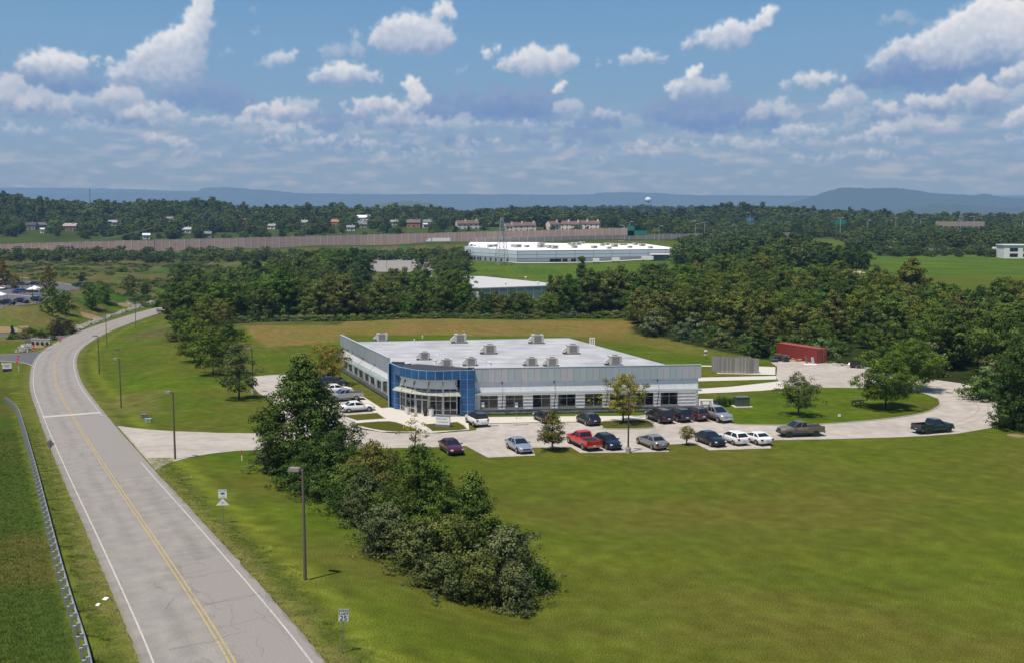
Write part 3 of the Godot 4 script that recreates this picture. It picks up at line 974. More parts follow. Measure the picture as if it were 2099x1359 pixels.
func pavements():
	# drive and car park: one sheet from the road round to the yard
	var lot := [Vector2(-51.42, -131.18), Vector2(-46.41, -127.99), Vector2(-42.03, -125.97), Vector2(-36.81, -124.76), Vector2(-31.95, -124.67), Vector2(-30.84, -130.29), Vector2(-35.07, -148.52), Vector2(-38.7, -154.55), Vector2(-41.64, -162.07), Vector2(-44.09, -171.43), Vector2(-40.89, -173.65), Vector2(-34.21, -173.65), Vector2(-31.47, -171.43), Vector2(-25.89, -153.66), Vector2(-18.69, -138.46), Vector2(-20.06, -136.32), Vector2(-22.96, -135.97), Vector2(-20.36, -130.93), Vector2(-19.17, -127.16), Vector2(-15.07, -124.76), Vector2(-9.03, -124.76), Vector2(-4.56, -126.55), Vector2(-4.12, -132.24), Vector2(3.24, -132.57), Vector2(11.62, -133.24), Vector2(18.15, -133.91), Vector2(19.76, -138.46), Vector2(26.38, -139.92), Vector2(29.82, -137.03), Vector2(28.33, -130.93), Vector2(30.2, -129.97), Vector2(36.63, -129.81), Vector2(43.43, -131.42), Vector2(50.96, -134.59), Vector2(57.02, -138.82), Vector2(61.26, -144.48), Vector2(63.17, -149.77), Vector2(63, -153.66), Vector2(62.46, -156.83), Vector2(59.59, -158.46), Vector2(55.1, -159.64), Vector2(48.63, -160.12), Vector2(44.13, -160.61), Vector2(43.57, -164.06), Vector2(44.47, -170.34), Vector2(47.94, -183.16), Vector2(48.33, -189.64), Vector2(49.65, -193.05), Vector2(55.48, -192.36), Vector2(60.21, -188.31), Vector2(65.63, -181.92), Vector2(70.15, -168.19), Vector2(73.52, -163.56), Vector2(74.12, -158.69), Vector2(72.87, -151.05), Vector2(69.65, -140.66), Vector2(65.69, -132.91), Vector2(62.37, -129.02), Vector2(55.28, -124.61), Vector2(50.72, -123.16), Vector2(46.4, -122.3), Vector2(37.6, -121.21), Vector2(30.79, -120.63), Vector2(29.98, -116.24), Vector2(22.66, -115.22), Vector2(21.58, -118.91), Vector2(18.26, -118.27), Vector2(17.9, -114.47), Vector2(12.97, -114.07), Vector2(7.76, -113.87), Vector2(6.83, -116.88), Vector2(2.35, -116.6), Vector2(2.6, -112.61), Vector2(-2.68, -111.56), Vector2(-5.38, -117.53), Vector2(-9.59, -116.75), Vector2(-16.86, -116.11), Vector2(-24.1, -115.73), Vector2(-28.94, -114.89), Vector2(-31.33, -113.44), Vector2(-33.37, -111.04), Vector2(-34.91, -108.27), Vector2(-35.96, -105.13), Vector2(-36.11, -101.6)]
	M.lot.vertex_color_use_as_albedo = true
	pave("car_park", lot, M.lot, 0.03, 1.2, true)
	# dark seal on the mouth of the drive
	pave("walk", [Vector2(-29.35, -168.19), Vector2(-28.43, -166.1), Vector2(-18.29, -141.6), Vector2(-17.19, -142.17), Vector2(-16.35, -141.41), Vector2(-7.25, -137.03), Vector2(-4.98, -136.5), Vector2(-4.66, -134.94), Vector2(3.31, -135.45), Vector2(17.11, -135.97), Vector2(19.59, -137.21), Vector2(19.27, -134.94), Vector2(16.67, -132.91), Vector2(11.53, -132.08), Vector2(3.21, -131.42), Vector2(-3.13, -130.74), Vector2(-5.65, -130.61), Vector2(-5.36, -126.55), Vector2(-9.87, -124.76), Vector2(-16.35, -125.35), Vector2(-19.49, -128.08), Vector2(-20.52, -131.59), Vector2(-23.16, -135.97), Vector2(-18.96, -138.46)], M.concrete, 0.10)
	pave("walk", [Vector2(28.36, -154.2), Vector2(29.17, -158.69), Vector2(34.9, -160.85), Vector2(43.15, -165.84), Vector2(44.16, -166.62), Vector2(43.67, -162.07), Vector2(42.55, -158.69), Vector2(38.58, -156.83), Vector2(33.75, -155.46)], M.concrete, 0.045)
	pave("walk", [Vector2(31.19, -170.34), Vector2(44.96, -172.26), Vector2(43.99, -168.46), Vector2(30.47, -166.36)], M.concrete, 0.045)
	pave("walk", [Vector2(33.86, -185.19), Vector2(38.18, -184.55), Vector2(37.9, -183.16), Vector2(33.61, -183.79)], M.concrete, 0.045)
	pave("enclosure_pad", [Vector2(35.35, -174.79), Vector2(38.42, -185.7), Vector2(47.51, -182.85), Vector2(45.08, -173.37)], M.concrete, 0.05)
	pave("patio", [Vector2(26.32, -142.17), Vector2(27.62, -149.35), Vector2(29.71, -149.35), Vector2(29.17, -143.7)], M.concrete, 0.045)
	island([Vector2(-23.03, -135.97), Vector2(-18.43, -138.03), Vector2(-16.8, -133.91), Vector2(-20.41, -132.57)])
	island(smooth_line([Vector2(-20.24, -130.61), Vector2(-16.12, -132.08), Vector2(-13.73, -129.34), Vector2(-11.79, -125.95), Vector2(-13.98, -125.29), Vector2(-16.52, -126.19), Vector2(-19.33, -128.71)], 3, true))
	island([Vector2(-11.47, -129.97), Vector2(-7.09, -131.59), Vector2(-6.16, -129.34), Vector2(-5.62, -127.01), Vector2(-6.68, -126.13), Vector2(-9.94, -125.59)])
	island(smooth_line([Vector2(11.36, -131.59), Vector2(17.25, -132.91), Vector2(18.14, -130.93), Vector2(18.21, -128.71), Vector2(17, -127.53), Vector2(12.03, -127.16), Vector2(11.51, -129.02)], 3, true))
	kerb(smooth_line([Vector2(28.3, -130.77), Vector2(30.19, -129.91), Vector2(36.61, -129.75), Vector2(43.41, -131.36), Vector2(50.94, -134.53), Vector2(56.99, -138.75), Vector2(61.26, -144.48), Vector2(63.17, -149.77)], 6))
	kerb([Vector2(-23.13, -135.8), Vector2(-20.52, -131.59), Vector2(-19.49, -128.08)])
	# wheel stops
	for p in [Vector2(-2.66, -129.18), Vector2(1.16, -129.81)]:
		var b := MB.new()
		b.bar(Vector3(-0.95, 0.07, 0), Vector3(0.95, 0.07, 0), 0.16, 0.13)
		var lb := "concrete wheel stop in the empty bay nearest the white car" if p.x < -1 else "concrete wheel stop in the empty bay behind the bare small tree"
		single("wheel_stop", b.mesh(), M.kerb, lb if p.x < -1 else "concrete wheel stop in the empty bay nearer the black car", "wheel stop", Vector3(p.x, 0.03, p.y), 0.12)
	# stall lines
	var n := 0
	for pr in [[Vector2(-2.47, -112.03), Vector2(-3.82, -116.75)], [Vector2(-1.17, -112.17), Vector2(-2.52, -116.88)], [Vector2(0.08, -112.27), Vector2(-1.22, -117.01)], [Vector2(1.34, -112.51), Vector2(0.03, -117.09)], [Vector2(9.12, -114.34), Vector2(8.09, -118.86)], [Vector2(12.13, -114.47), Vector2(11.17, -119.13)], [Vector2(14.25, -114.52), Vector2(13.39, -119.4)], [Vector2(16.16, -114.72), Vector2(15.3, -119.4)], [Vector2(24.1, -115.98), Vector2(23.72, -120.76)], [Vector2(26.51, -116.24), Vector2(26.18, -121.04)], [Vector2(28.6, -116.49), Vector2(28.29, -121.32)], [Vector2(-0.76, -125.05), Vector2(-1.61, -130.61)], [Vector2(2.46, -125.65), Vector2(1.74, -130.93)], [Vector2(5.52, -125.95), Vector2(4.91, -131.1)], [Vector2(8.29, -126.4), Vector2(7.78, -131.42)], [Vector2(19.91, -128.39), Vector2(19.76, -134.25)], [Vector2(22.31, -129.02), Vector2(22.27, -134.94)], [Vector2(24.55, -129.65), Vector2(24.61, -135.63)]]:
		var b := MB.new()
		b.bar(Vector3(pr[0].x, 0.034, pr[0].y), Vector3(pr[1].x, 0.034, pr[1].y), 0.1, 0.006)
		struct("stall_line", b.mesh(), M.white_line)
	# hairline cracks in the car park
	var cb := MB.new()
	var r := RandomNumberGenerator.new()
	r.seed = 3
	var lp := PackedVector2Array(lot)
	for k in 70:
		var p := Vector2(r.randf_range(-30, 75), r.randf_range(-195, -110))
		var dir := Vector2.from_angle(r.randf() * TAU)
		for s in r.randi_range(4, 16):
			var q := p + dir.rotated(r.randf_range(-0.5, 0.5)) * r.randf_range(0.5, 1.1)
			if not in_poly(q, lp) or not in_poly(p, lp):
				break
			var sd := (q - p).orthogonal().normalized() * r.randf_range(0.012, 0.035)
			cb.quad(on(p - sd, 0.036), on(p + sd, 0.036), on(q + sd, 0.036), on(q - sd, 0.036))
			p = q
	# tyre marks where cars swing round the loop and turn in the yard
	var tb := MB.new()
	for q in [[Vector2(61.57, -154.55), Vector2(67.08, -154.55), Vector2(67.21, -146.88), Vector2(64.63, -139.92), Vector2(59.27, -132.91), Vector2(52.57, -127.77), Vector2(46.75, -125.35)], [Vector2(64.26, -158.69), Vector2(69.01, -157.29), Vector2(69, -147.69), Vector2(65.64, -139.18), Vector2(59.84, -131.59), Vector2(53.31, -126.55)], [Vector2(45.8, -169.8), Vector2(50.68, -172.53), Vector2(54.62, -169.26), Vector2(55.34, -164.06)], [Vector2(46.09, -162.07), Vector2(51.36, -169.26), Vector2(56.96, -171.43)], [Vector2(51.48, -178.28), Vector2(55.05, -175.94), Vector2(56.6, -170.34), Vector2(55.5, -164.06)]]:
		var ln := smooth_line(q, 8)
		for i in ln.size() - 1:
			var sd: Vector2 = (ln[i + 1] - ln[i]).orthogonal().normalized() * 0.11
			tb.quad(on(ln[i] - sd, 0.037), on(ln[i] + sd, 0.037), on(ln[i + 1] + sd, 0.037), on(ln[i + 1] - sd, 0.037))
	struct("tyre_marks", tb.mesh(), mat(Color(0.27, 0.25, 0.23), 0.95))
	struct("car_park_cracks", cb.mesh(), M.crack)

# ------------------------------------------------------------------ mountains
func ridge(called: String, pts: Array, depth: float, slope: float, seed_: int, col: Color):
	# pts: Vector3(x, crest height, z); a wooded ridge with spurs, falling away on both sides
	var b := MB.new()
	b.col = col
	var line := []
	for i in pts.size() - 1:
		for k in 10:
			line.append(pts[i].cubic_interpolate(pts[i + 1], pts[maxi(i - 1, 0)], pts[mini(i + 2, pts.size() - 1)], k / 10.0))
	line.append(pts[pts.size() - 1])
	var rows := []
	var off := [-1.0, -0.62, -0.4, -0.22, -0.1, -0.03, 0.0, 0.1, 0.4, 1.0]
	for i in line.size():
		var p: Vector3 = line[i]
		var row := []
		for o in off:
			var f := 1.0 - pow(absf(o), 0.75)
			var nn := nz.get_noise_2d(p.x * 0.0011 + seed_, o * 3.0) + 0.5 * nz.get_noise_2d(p.x * 0.003 + seed_, o * 7.0)
			var hgt_ := p.y * f * (1.0 + 0.28 * nn * (1.0 - f) * 2.0) + nz.get_noise_2d(p.x * 0.02, o + seed_) * p.y * 0.012
			row.append(Vector3(p.x + nn * depth * 0.06, hgt_ - 5.0, p.z - o * depth))
		rows.append(row)
	for i in rows.size() - 1:
		for k in off.size() - 1:
			b.quad(rows[i][k + 1], rows[i + 1][k + 1], rows[i + 1][k], rows[i][k])
	struct(called, b.mesh(true), M.rough)

func crest(px: float, py: float, d: float) -> Vector3:   # bearing and elevation of a summit, 2100 units to the radian
	return Vector3((px - 1049.5) / 2100.0 * d, 26.0 + (455.0 - py) / 2100.0 * d, -d)

func build_mountains():
	var far := []
	for q in [[-500, 388], [-200, 386], [0, 385], [150, 386], [260, 388], [350, 391], [430, 393], [600, 396], [800, 399], [1000, 400], [1300, 400], [1700, 401], [2200, 401], [2700, 400]]:
		far.append(crest(q[0], q[1], 13500))
	ridge("far_mountain_ridge", far, 1500, 0.4, 3, Color(0.045, 0.065, 0.03))
	var mid := []
	for q in [[-500, 398], [-200, 399], [100, 397], [250, 395], [380, 394], [430, 386.5], [470, 384.5], [520, 388], [580, 393], [640, 399], [760, 398.5], [900, 398], [1050, 399], [1180, 399.5], [1230, 395.5], [1290, 394.5], [1340, 396.5], [1440, 400.5], [1640, 402], [1800, 404], [2300, 404], [2700, 402]]:
		mid.append(crest(q[0], q[1], 11500))
	ridge("mountain_ridge", mid, 1500, 0.4, 11, Color(0.04, 0.06, 0.028))
	var right := []
	for q in [[1540, 440], [1600, 420], [1650, 406], [1690, 391], [1715, 384.5], [1745, 386], [1780, 386], [1815, 385.5], [1850, 389], [1900, 395], [1950, 398.5], [1990, 400], [2015, 397.5], [2050, 403], [2090, 406.5], [2200, 404], [2400, 398], [2700, 402]]:
		right.append(crest(q[0], q[1], 8200))
	ridge("mountain", right, 1500, 0.5, 23, Color(0.03, 0.045, 0.02))
	var spur := []
	for q in [[1740, 440], [1800, 430], [1850, 424], [1890, 419], [1940, 418], [1990, 421], [2060, 424], [2200, 420], [2400, 424]]:
		spur.append(crest(q[0], q[1], 6200))
	ridge("mountain_spur", spur, 900, 0.5, 29, Color(0.03, 0.045, 0.018))
	var hill := []
	for q in [[690, 436], [750, 427], [790, 417], [830, 411.5], [860, 412.5], [890, 415], [930, 423], [970, 432]]:
		hill.append(crest(q[0], q[1], 5200))
	ridge("wooded_hill", hill, 800, 0.5, 37, Color(0.05, 0.07, 0.028))

# ------------------------------------------------------------------ the office building
func v3(p: Vector2, h: float) -> Vector3:
	return Vector3(p.x, h, p.y)

func box_at(b: MB, o: Vector3, bas: Basis, u0: float, u1: float, h0: float, h1: float, n0: float, n1: float):
	# a box in a wall's own terms: along the wall, up, outwards
	b.box(o + bas.x * (u0 + u1) * 0.5 + bas.y * (h0 + h1) * 0.5 + bas.z * (n0 + n1) * 0.5, Vector3(u1 - u0, h1 - h0, n1 - n0), bas)

func win(parent: Node, o: Vector3, bas: Basis, u0: float, w: float, h0: float, h1: float):
	var b := MB.new()
	var t := 0.055
	var ht := h1 - 0.55
	for q in [[u0, u0 + t, h0, h1], [u0 + w - t, u0 + w, h0, h1], [u0 + t, u0 + w - t, h0, h0 + t], [u0 + t, u0 + w - t, h1 - t, h1], [u0 + w * 0.5 - t * 0.5, u0 + w * 0.5 + t * 0.5, h0 + t, h1 - t], [u0 + t, u0 + w * 0.5 - t * 0.5, ht, ht + t], [u0 + w * 0.5 + t * 0.5, u0 + w - t, ht, ht + t]]:
		box_at(b, o, bas, q[0], q[1], q[2], q[3], -0.16, -0.05)
	var f := part("window", b.mesh(), M.frame, parent)
	for i in 2:
		var a := u0 + t + i * (w * 0.5 - t * 0.25)
		var e := u0 + w * 0.5 - t * 0.5 + i * (w * 0.5 - t * 0.5)
		for r in [[h0 + t, ht], [ht + t, h1 - t]]:
			var g := MB.new()
			box_at(g, o, bas, a, e, r[0], r[1], -0.14, -0.11)
			part("pane", g.mesh(), M.glass, f)

func stonework(parent: Node, o: Vector3, bas: Basis, l: float, top: float, seed_: int):
	var r := RandomNumberGenerator.new()
	r.seed = seed_
	var back := MB.new()
	box_at(back, o, bas, 0, l, -0.3, top - 0.07, -0.28, 0.04)
	part("stone_base", back.mesh(), M.mortar, parent)
	var b := MB.new()
	var h := 0.0
	while h < top - 0.1:
		var u := -r.randf() * 0.3
		while u < l:
			var w := r.randf_range(0.32, 0.6)
			var g := r.randf_range(0.75, 1.15)
			b.col = Color(0.34, 0.315, 0.265) * g
			if r.randf() < 0.2:
				b.col = Color(0.27, 0.26, 0.25) * g
			var k := r.randf_range(0.065, 0.10)
			box_at(b, o, bas, maxf(u + 0.012, 0.0), minf(u + w, l), h + 0.01, minf(h + 0.2, top - 0.07), 0.0, k)
			u += w + 0.012
		h += 0.205
	var s := part("stonework", b.mesh(), M.stone, parent)
	s.set_meta("kind", "stuff")
	var c := MB.new()
	box_at(c, o, bas, 0, l, top - 0.07, top, -0.28, 0.13)
	part("stone_cap", c.mesh(), M.kerb, parent)

func facade(parent: Node, o2: Vector2, e2: Vector2, starts: Array, w: float, brackets: Array, tints: Array, seed_: int):
	var o := v3(o2, 0)
	var u := v3(e2 - o2, 0).normalized()
	var l := o2.distance_to(e2)
	var bas := Basis(u, Vector3.UP, u.cross(Vector3.UP).normalized())
	var hs := 0.86
	var hh := 2.62
	var b := MB.new()
	box_at(b, o, bas, 0, l, 0.67, hs, -0.3, 0.0)
	var at := 0.0
	for s in starts:
		box_at(b, o, bas, at, s, hs, hh, -0.3, 0.0)
		at = s + w
	box_at(b, o, bas, at, l, hs, hh, -0.3, 0.0)
	box_at(b, o, bas, 0, l, hh, 3.1, -0.3, 0.0)
	part("wall", b.mesh(), M.wall, parent)
	for i in 5:
		var c := MB.new()
		box_at(c, o, bas, l * i / 5 + 0.008, l * (i + 1) / 5 - 0.008, 3.1, 4.56, -0.3, 0.02)
		part("upper_wall", c.mesh(), M.wall_white, parent)
	stonework(parent, o, bas, l, 0.67, seed_)
	for s in starts:
		win(parent, o, bas, s, w, hs, hh)
		var c := MB.new()
		box_at(c, o, bas, s - 0.06, s + w + 0.06, hs - 0.07, hs, 0.0, 0.07)
		part("window_sill", c.mesh(), M.kerb, parent)
	# sun shelf with its raking struts and hangers
	var seg := 0.0
	var marks := []
	for k in brackets:
		marks.append(k)
	marks.append(l + 0.25)
	for k in marks:
		var c := MB.new()
		var a: float = seg + 0.012
		var e: float = k - 0.012
		var p := [o + u * a + Vector3(0, 3.10, 0), o + u * e + Vector3(0, 3.10, 0), o + u * e + bas.z * 1.15 + Vector3(0, 3.0, 0), o + u * a + bas.z * 1.15 + Vector3(0, 3.0, 0)]
		for i in 10:   # louvre blades
			var f0 := i / 10.0
			var q0: Vector3 = p[0].lerp(p[3], f0 + 0.05)
			var q1: Vector3 = p[1].lerp(p[2], f0 + 0.05)
			c.bar(q0, q1, 0.066, 0.03)
		c.bar(p[3] + Vector3(0, -0.03, 0), p[2] + Vector3(0, -0.03, 0), 0.06, 0.17)
		part("sun_shelf", c.mesh(), M.awning, parent)
		seg = k
	for k in brackets:
		var c := MB.new()
		c.bar(o + u * k + bas.z * 1.08 + Vector3(0, 2.94, 0), o + u * (k + 0.0) + bas.z * 0.06 + Vector3(0, 0.9, 0), 0.09, 0.09)
		c.bar(o + u * k + bas.z * 0.03 + Vector3(0, 2.98, 0), o + u * k + bas.z * 1.1 + Vector3(0, 2.9, 0), 0.07, 0.1)
		part("strut", c.mesh(), M.strut, parent)
		var d := MB.new()
		d.bar(o + u * k + bas.z * 0.04 + Vector3(0, 4.3, 0), o + u * (k + 0.02) + bas.z * 1.08 + Vector3(0, 3.06, 0), 0.035, 0.035)
		d.box(o + u * k + bas.z * 0.06 + Vector3(0, 4.32, 0), Vector3(0.16, 0.3, 0.08), bas)
		part("hanger", d.mesh(), M.strut, parent)
	# ribbed metal fascia, one sheet after another
	var n := int(round(l / 0.9))
	var r := RandomNumberGenerator.new()
	r.seed = seed_
	var pm := MB.new()
	var pw := (l + 0.35) / n
	pm.box(Vector3(pw * 0.5, 0.93, 0), Vector3(pw - 0.012, 1.86, 0.06))
	pm.box(Vector3(0.03, 0.93, 0.045), Vector3(0.05, 1.86, 0.03))
	pm.box(Vector3(pw * 0.5, 0.93, 0.036), Vector3(0.05, 1.86, 0.012))
	var mesh := pm.mesh()
	var ms := []
	for t in tints:
		ms.append(mat(t, 0.5, 0.2))
	for i in n:
		var x := int(r.randf() * ms.size()) if tints.size() < 4 else (i * 2 + int(r.randf() * 2.0)) % ms.size()
		var f := part("fascia_panel", mesh, ms[x], parent)
		f.transform = Transform3D(bas, o + u * (i * pw) + bas.z * 0.19 + Vector3(0, 4.53, 0))
	var c := MB.new()
	box_at(c, o, bas, 0, l + 0.35, 6.39, 6.45, -0.06, 0.26)
	part("coping", c.mesh(), M.coping, parent)
	var d := MB.new()
	box_at(d, o, bas, 0, l + 0.3, 4.56, 6.38, -0.02, 0.155)
	part("parapet", d.mesh(), M.metal_panel, parent)

func main_building():
	var t := thing("office_building", "single storey office with grey metal fascia, long white roof and curved blue entrance", "building")
	var fo := Vector2(-5.06, -136.99)
	var fe := Vector2(25.85, -140.47)
	var lo := Vector2(-29.9, -178.0)
	var le := Vector2(-17.84, -147.7)
	var br := Vector2(10.1, -184.6)
	facade(t, fo, fe, [0.73, 4.19, 7.95, 11.44, 15.16, 18.65, 22.35, 25.8], 2.45, [3.72, 10.9, 18.1, 25.3], [Color(0.345, 0.42, 0.435), Color(0.41, 0.42, 0.44), Color(0.385, 0.43, 0.45), Color(0.36, 0.40, 0.42), Color(0.43, 0.43, 0.445)], 3)
	facade(t, lo, le, [2.0, 5.6, 9.6, 13.2, 17.15, 20.8, 24.85, 28.4], 2.5, [1.5, 8.9, 16.5, 24.1], [Color(0.30, 0.345, 0.37), Color(0.32, 0.36, 0.385), Color(0.29, 0.33, 0.35)], 4)
	var b := MB.new()
	for w in [[fe, br], [br, lo]]:
		var o := v3(w[0], 0)
		var u := v3(w[1] - w[0], 0).normalized()
		box_at(b, o, Basis(u, Vector3.UP, u.cross(Vector3.UP)), 0.0, w[0].distance_to(w[1]), -0.2, 4.9, -0.3, 0.0)
	part("rear_wall", b.mesh(), M.wall_white, t)
	# roof membrane with its welded seams; a low kerb round the back
	var rf := MB.new()
	var top := 5.0
	rf.prism(PackedVector2Array([lo, br, fe, fo, Vector2(-8, -139.4), Vector2(-13.5, -141), le]), top - 0.3, top)
	part("roof", rf.mesh(), M.roof, t)
	for k in 9:
		var f := (k + 0.6) / 9.2
		var a := lo.lerp(Vector2(-14.5, -139.5), f)
		var e := br.lerp(fe, f)
		if k >= 8:
			a = a.lerp(e, 0.35)
		var sm := MB.new()
		sm.bar(v3(a.lerp(e, 0.015), top + 0.012), v3(e, top + 0.012), 0.13, 0.02)
		part("roof_seam", sm.mesh(), M.roof_seam, t)
	var ed := MB.new()
	for w in [[fe, br], [br, lo]]:
		ed.bar(v3(w[0], top + 0.03), v3(w[1], top + 0.03), 0.3, 0.12)
	part("roof_edge", ed.mesh(), M.coping, t)
	# roof-top machines stand on the roof: things of their own
	var spots := [[-23.3, -180.0, 1.0, "far left one of the back row, nearest the long left parapet"], [-9.4, -177.9, 1.08, "middle one of the back row of three"], [4.1, -177.2, 1.08, "right one of the back row, nearest the back right roof corner"], [-3.9, -163.0, 1.05, "left one of the pair halfway across the roof"], [9.4, -163.0, 1.05, "right one of the pair halfway across the roof"], [-13.7, -155.9, 0.85, "alone behind the left end of the blue entrance"], [-9.8, -147.9, 0.85, "close behind the blue entrance roof"], [-6.3, -149.5, 0.85, "behind the right end of the blue entrance"], [2.6, -149.5, 0.85, "left one of the close pair near the front parapet"], [5.6, -149.2, 0.88, "right one of the close pair near the front parapet"], [14.9, -150.0, 1.0, "furthest right of all behind the front parapet"]]
	var first: Node3D = null
	for s in spots:
		var lb: String = "grey rooftop air conditioner, " + s[3]
		if first == null:
			first = rooftop_unit(lb)
			first.position = Vector3(s[0], top, s[1])
			first.rotation.y = 0.11
		else:
			copy(first, Vector3(s[0], top, s[1]), 0.11 + 0.02 * sin(s[0]), Vector3.ONE * s[2], lb)
	var pipes := [[Vector2(-17.07, -177.61), 0.7, 0.09, "thin white vent pipe on the roof between two back air conditioners"], [Vector2(-3.98, -152.09), 0.6, 0.09, "thin white vent pipe on the roof right of the blue entrance"], [Vector2(-16.28, -185.17), 0.45, 0.14, "short white vent at the back edge of the roof"], [Vector2(-3.28, -149.99), 0.5, 0.22, "squat white roof vent by the front parapet"], [Vector2(-11.47, -151.56), 0.6, 0.2, "white roof vent beside the air conditioner behind the entrance"]]
	for q in pipes:
		var p := MB.new()
		p.lathe(Vector3.ZERO, [Vector2(q[2], 0), Vector2(q[2], q[1] * 0.8), Vector2(q[2] * 1.3, q[1] * 0.82), Vector2(q[2] * 1.3, q[1]), Vector2(0.01, q[1])], 8)
		single("vent_pipe", p.mesh(), M.white, q[3], "vent", v3(q[0], top))
	for q in [[Vector2(13.73, -174.06), "white louvred hatch frame at the right edge of the roof"], [Vector2(-10.6, -153.71), "white louvred frame behind the entrance on the roof"]]:
		var p := MB.new()
		for x in [-0.36, 0.0, 0.36]:
			p.base_box(Vector3(x, 0, 0), Vector3(0.16, 1.25, 0.2))
		p.box(Vector3(0, 1.28, 0), Vector3(0.9, 0.1, 0.24))
		p.box(Vector3(0, 0.05, 0), Vector3(0.9, 0.1, 0.24))
		single("hatch_frame", p.mesh(), M.white, q[1], "roof hatch", v3(q[0], top), 0.1)

func rooftop_unit(lb: String) -> Node3D:
	var t := thing("rooftop_air_conditioner", lb, "air conditioner", Vector3.ZERO, 0, "air conditioners on the office roof")
	var b := MB.new()
	b.base_box(Vector3(0.1, 0, 0), Vector3(2.5, 0.16, 1.6))
	part("curb", b.mesh(), M.unit_dark, t)
	b = MB.new()
	b.base_box(Vector3(0.25, 0.16, 0), Vector3(1.75, 1.2, 1.5))
	b.base_box(Vector3(0.25, 1.36, 0), Vector3(1.82, 0.06, 1.56))
	part("cabinet", b.mesh(), M.unit, t)
	b = MB.new()
	b.base_box(Vector3(0.3, 0.3, 0.76), Vector3(1.15, 0.95, 0.03))
	part("coil", b.mesh(), M.unit_coil, t)
	b = MB.new()
	for k in 7:
		b.base_box(Vector3(-0.2 + k * 0.167, 0.3, 0.785), Vector3(0.025, 0.95, 0.02))
	part("grille", b.mesh(), M.unit, t)
	b = MB.new()
	b.quad(Vector3(-0.63, 1.15, 0.55), Vector3(-0.63, 1.15, -0.55), Vector3(-1.3, 0.55, -0.55), Vector3(-1.3, 0.55, 0.55))
	b.quad(Vector3(-0.63, 0.5, 0.55), Vector3(-0.63, 1.15, 0.55), Vector3(-1.3, 0.55, 0.55), Vector3(-1.3, 0.5, 0.55))
	b.quad(Vector3(-0.63, 0.5, -0.55), Vector3(-1.3, 0.5, -0.55), Vector3(-1.3, 0.55, -0.55), Vector3(-0.63, 1.15, -0.55))
	part("hood", b.mesh(), M.unit, t)
	b = MB.new()
	b.base_box(Vector3(1.2, 0.45, 0.2), Vector3(0.14, 0.8, 0.8))
	part("control_box", b.mesh(), M.white, t)
	b = MB.new()
	b.lathe(Vector3(0.35, 1.42, 0), [Vector2(0.5, 0), Vector2(0.5, 0.05), Vector2(0.42, 0.05), Vector2(0.0, 0.02)], 14)
	part("fan_guard", b.mesh(), M.unit_dark, t)
	return t

# ------------------------------------------------------------------ the blue entrance
func panel_face(parent: Node, a: Vector2, e: Vector2, hs: Array, cols: int, backing := true):
	# a face of square blue panels with pale joints, from a to e seen from outside left to right
	var u := v3(e - a, 0).normalized()
	var bas := Basis(u, Vector3.UP, u.cross(Vector3.UP).normalized())
	var l := a.distance_to(e)
	var o := v3(a, 0)
	if backing:
		var k := MB.new()
		box_at(k, o, bas, 0, l, hs[0], hs[hs.size() - 1], -0.14, 0.0)
		part("panel_rails", k.mesh(), M.panel_joint, parent)
	for c in cols:
		for i in hs.size() - 1:
			var b := MB.new()
			box_at(b, o, bas, l * c / cols + 0.04, l * (c + 1) / cols - 0.04, hs[i] + 0.04, hs[i + 1] - 0.04, -0.02, 0.03)
			part("blue_panel", b.mesh(), M.blue, parent)

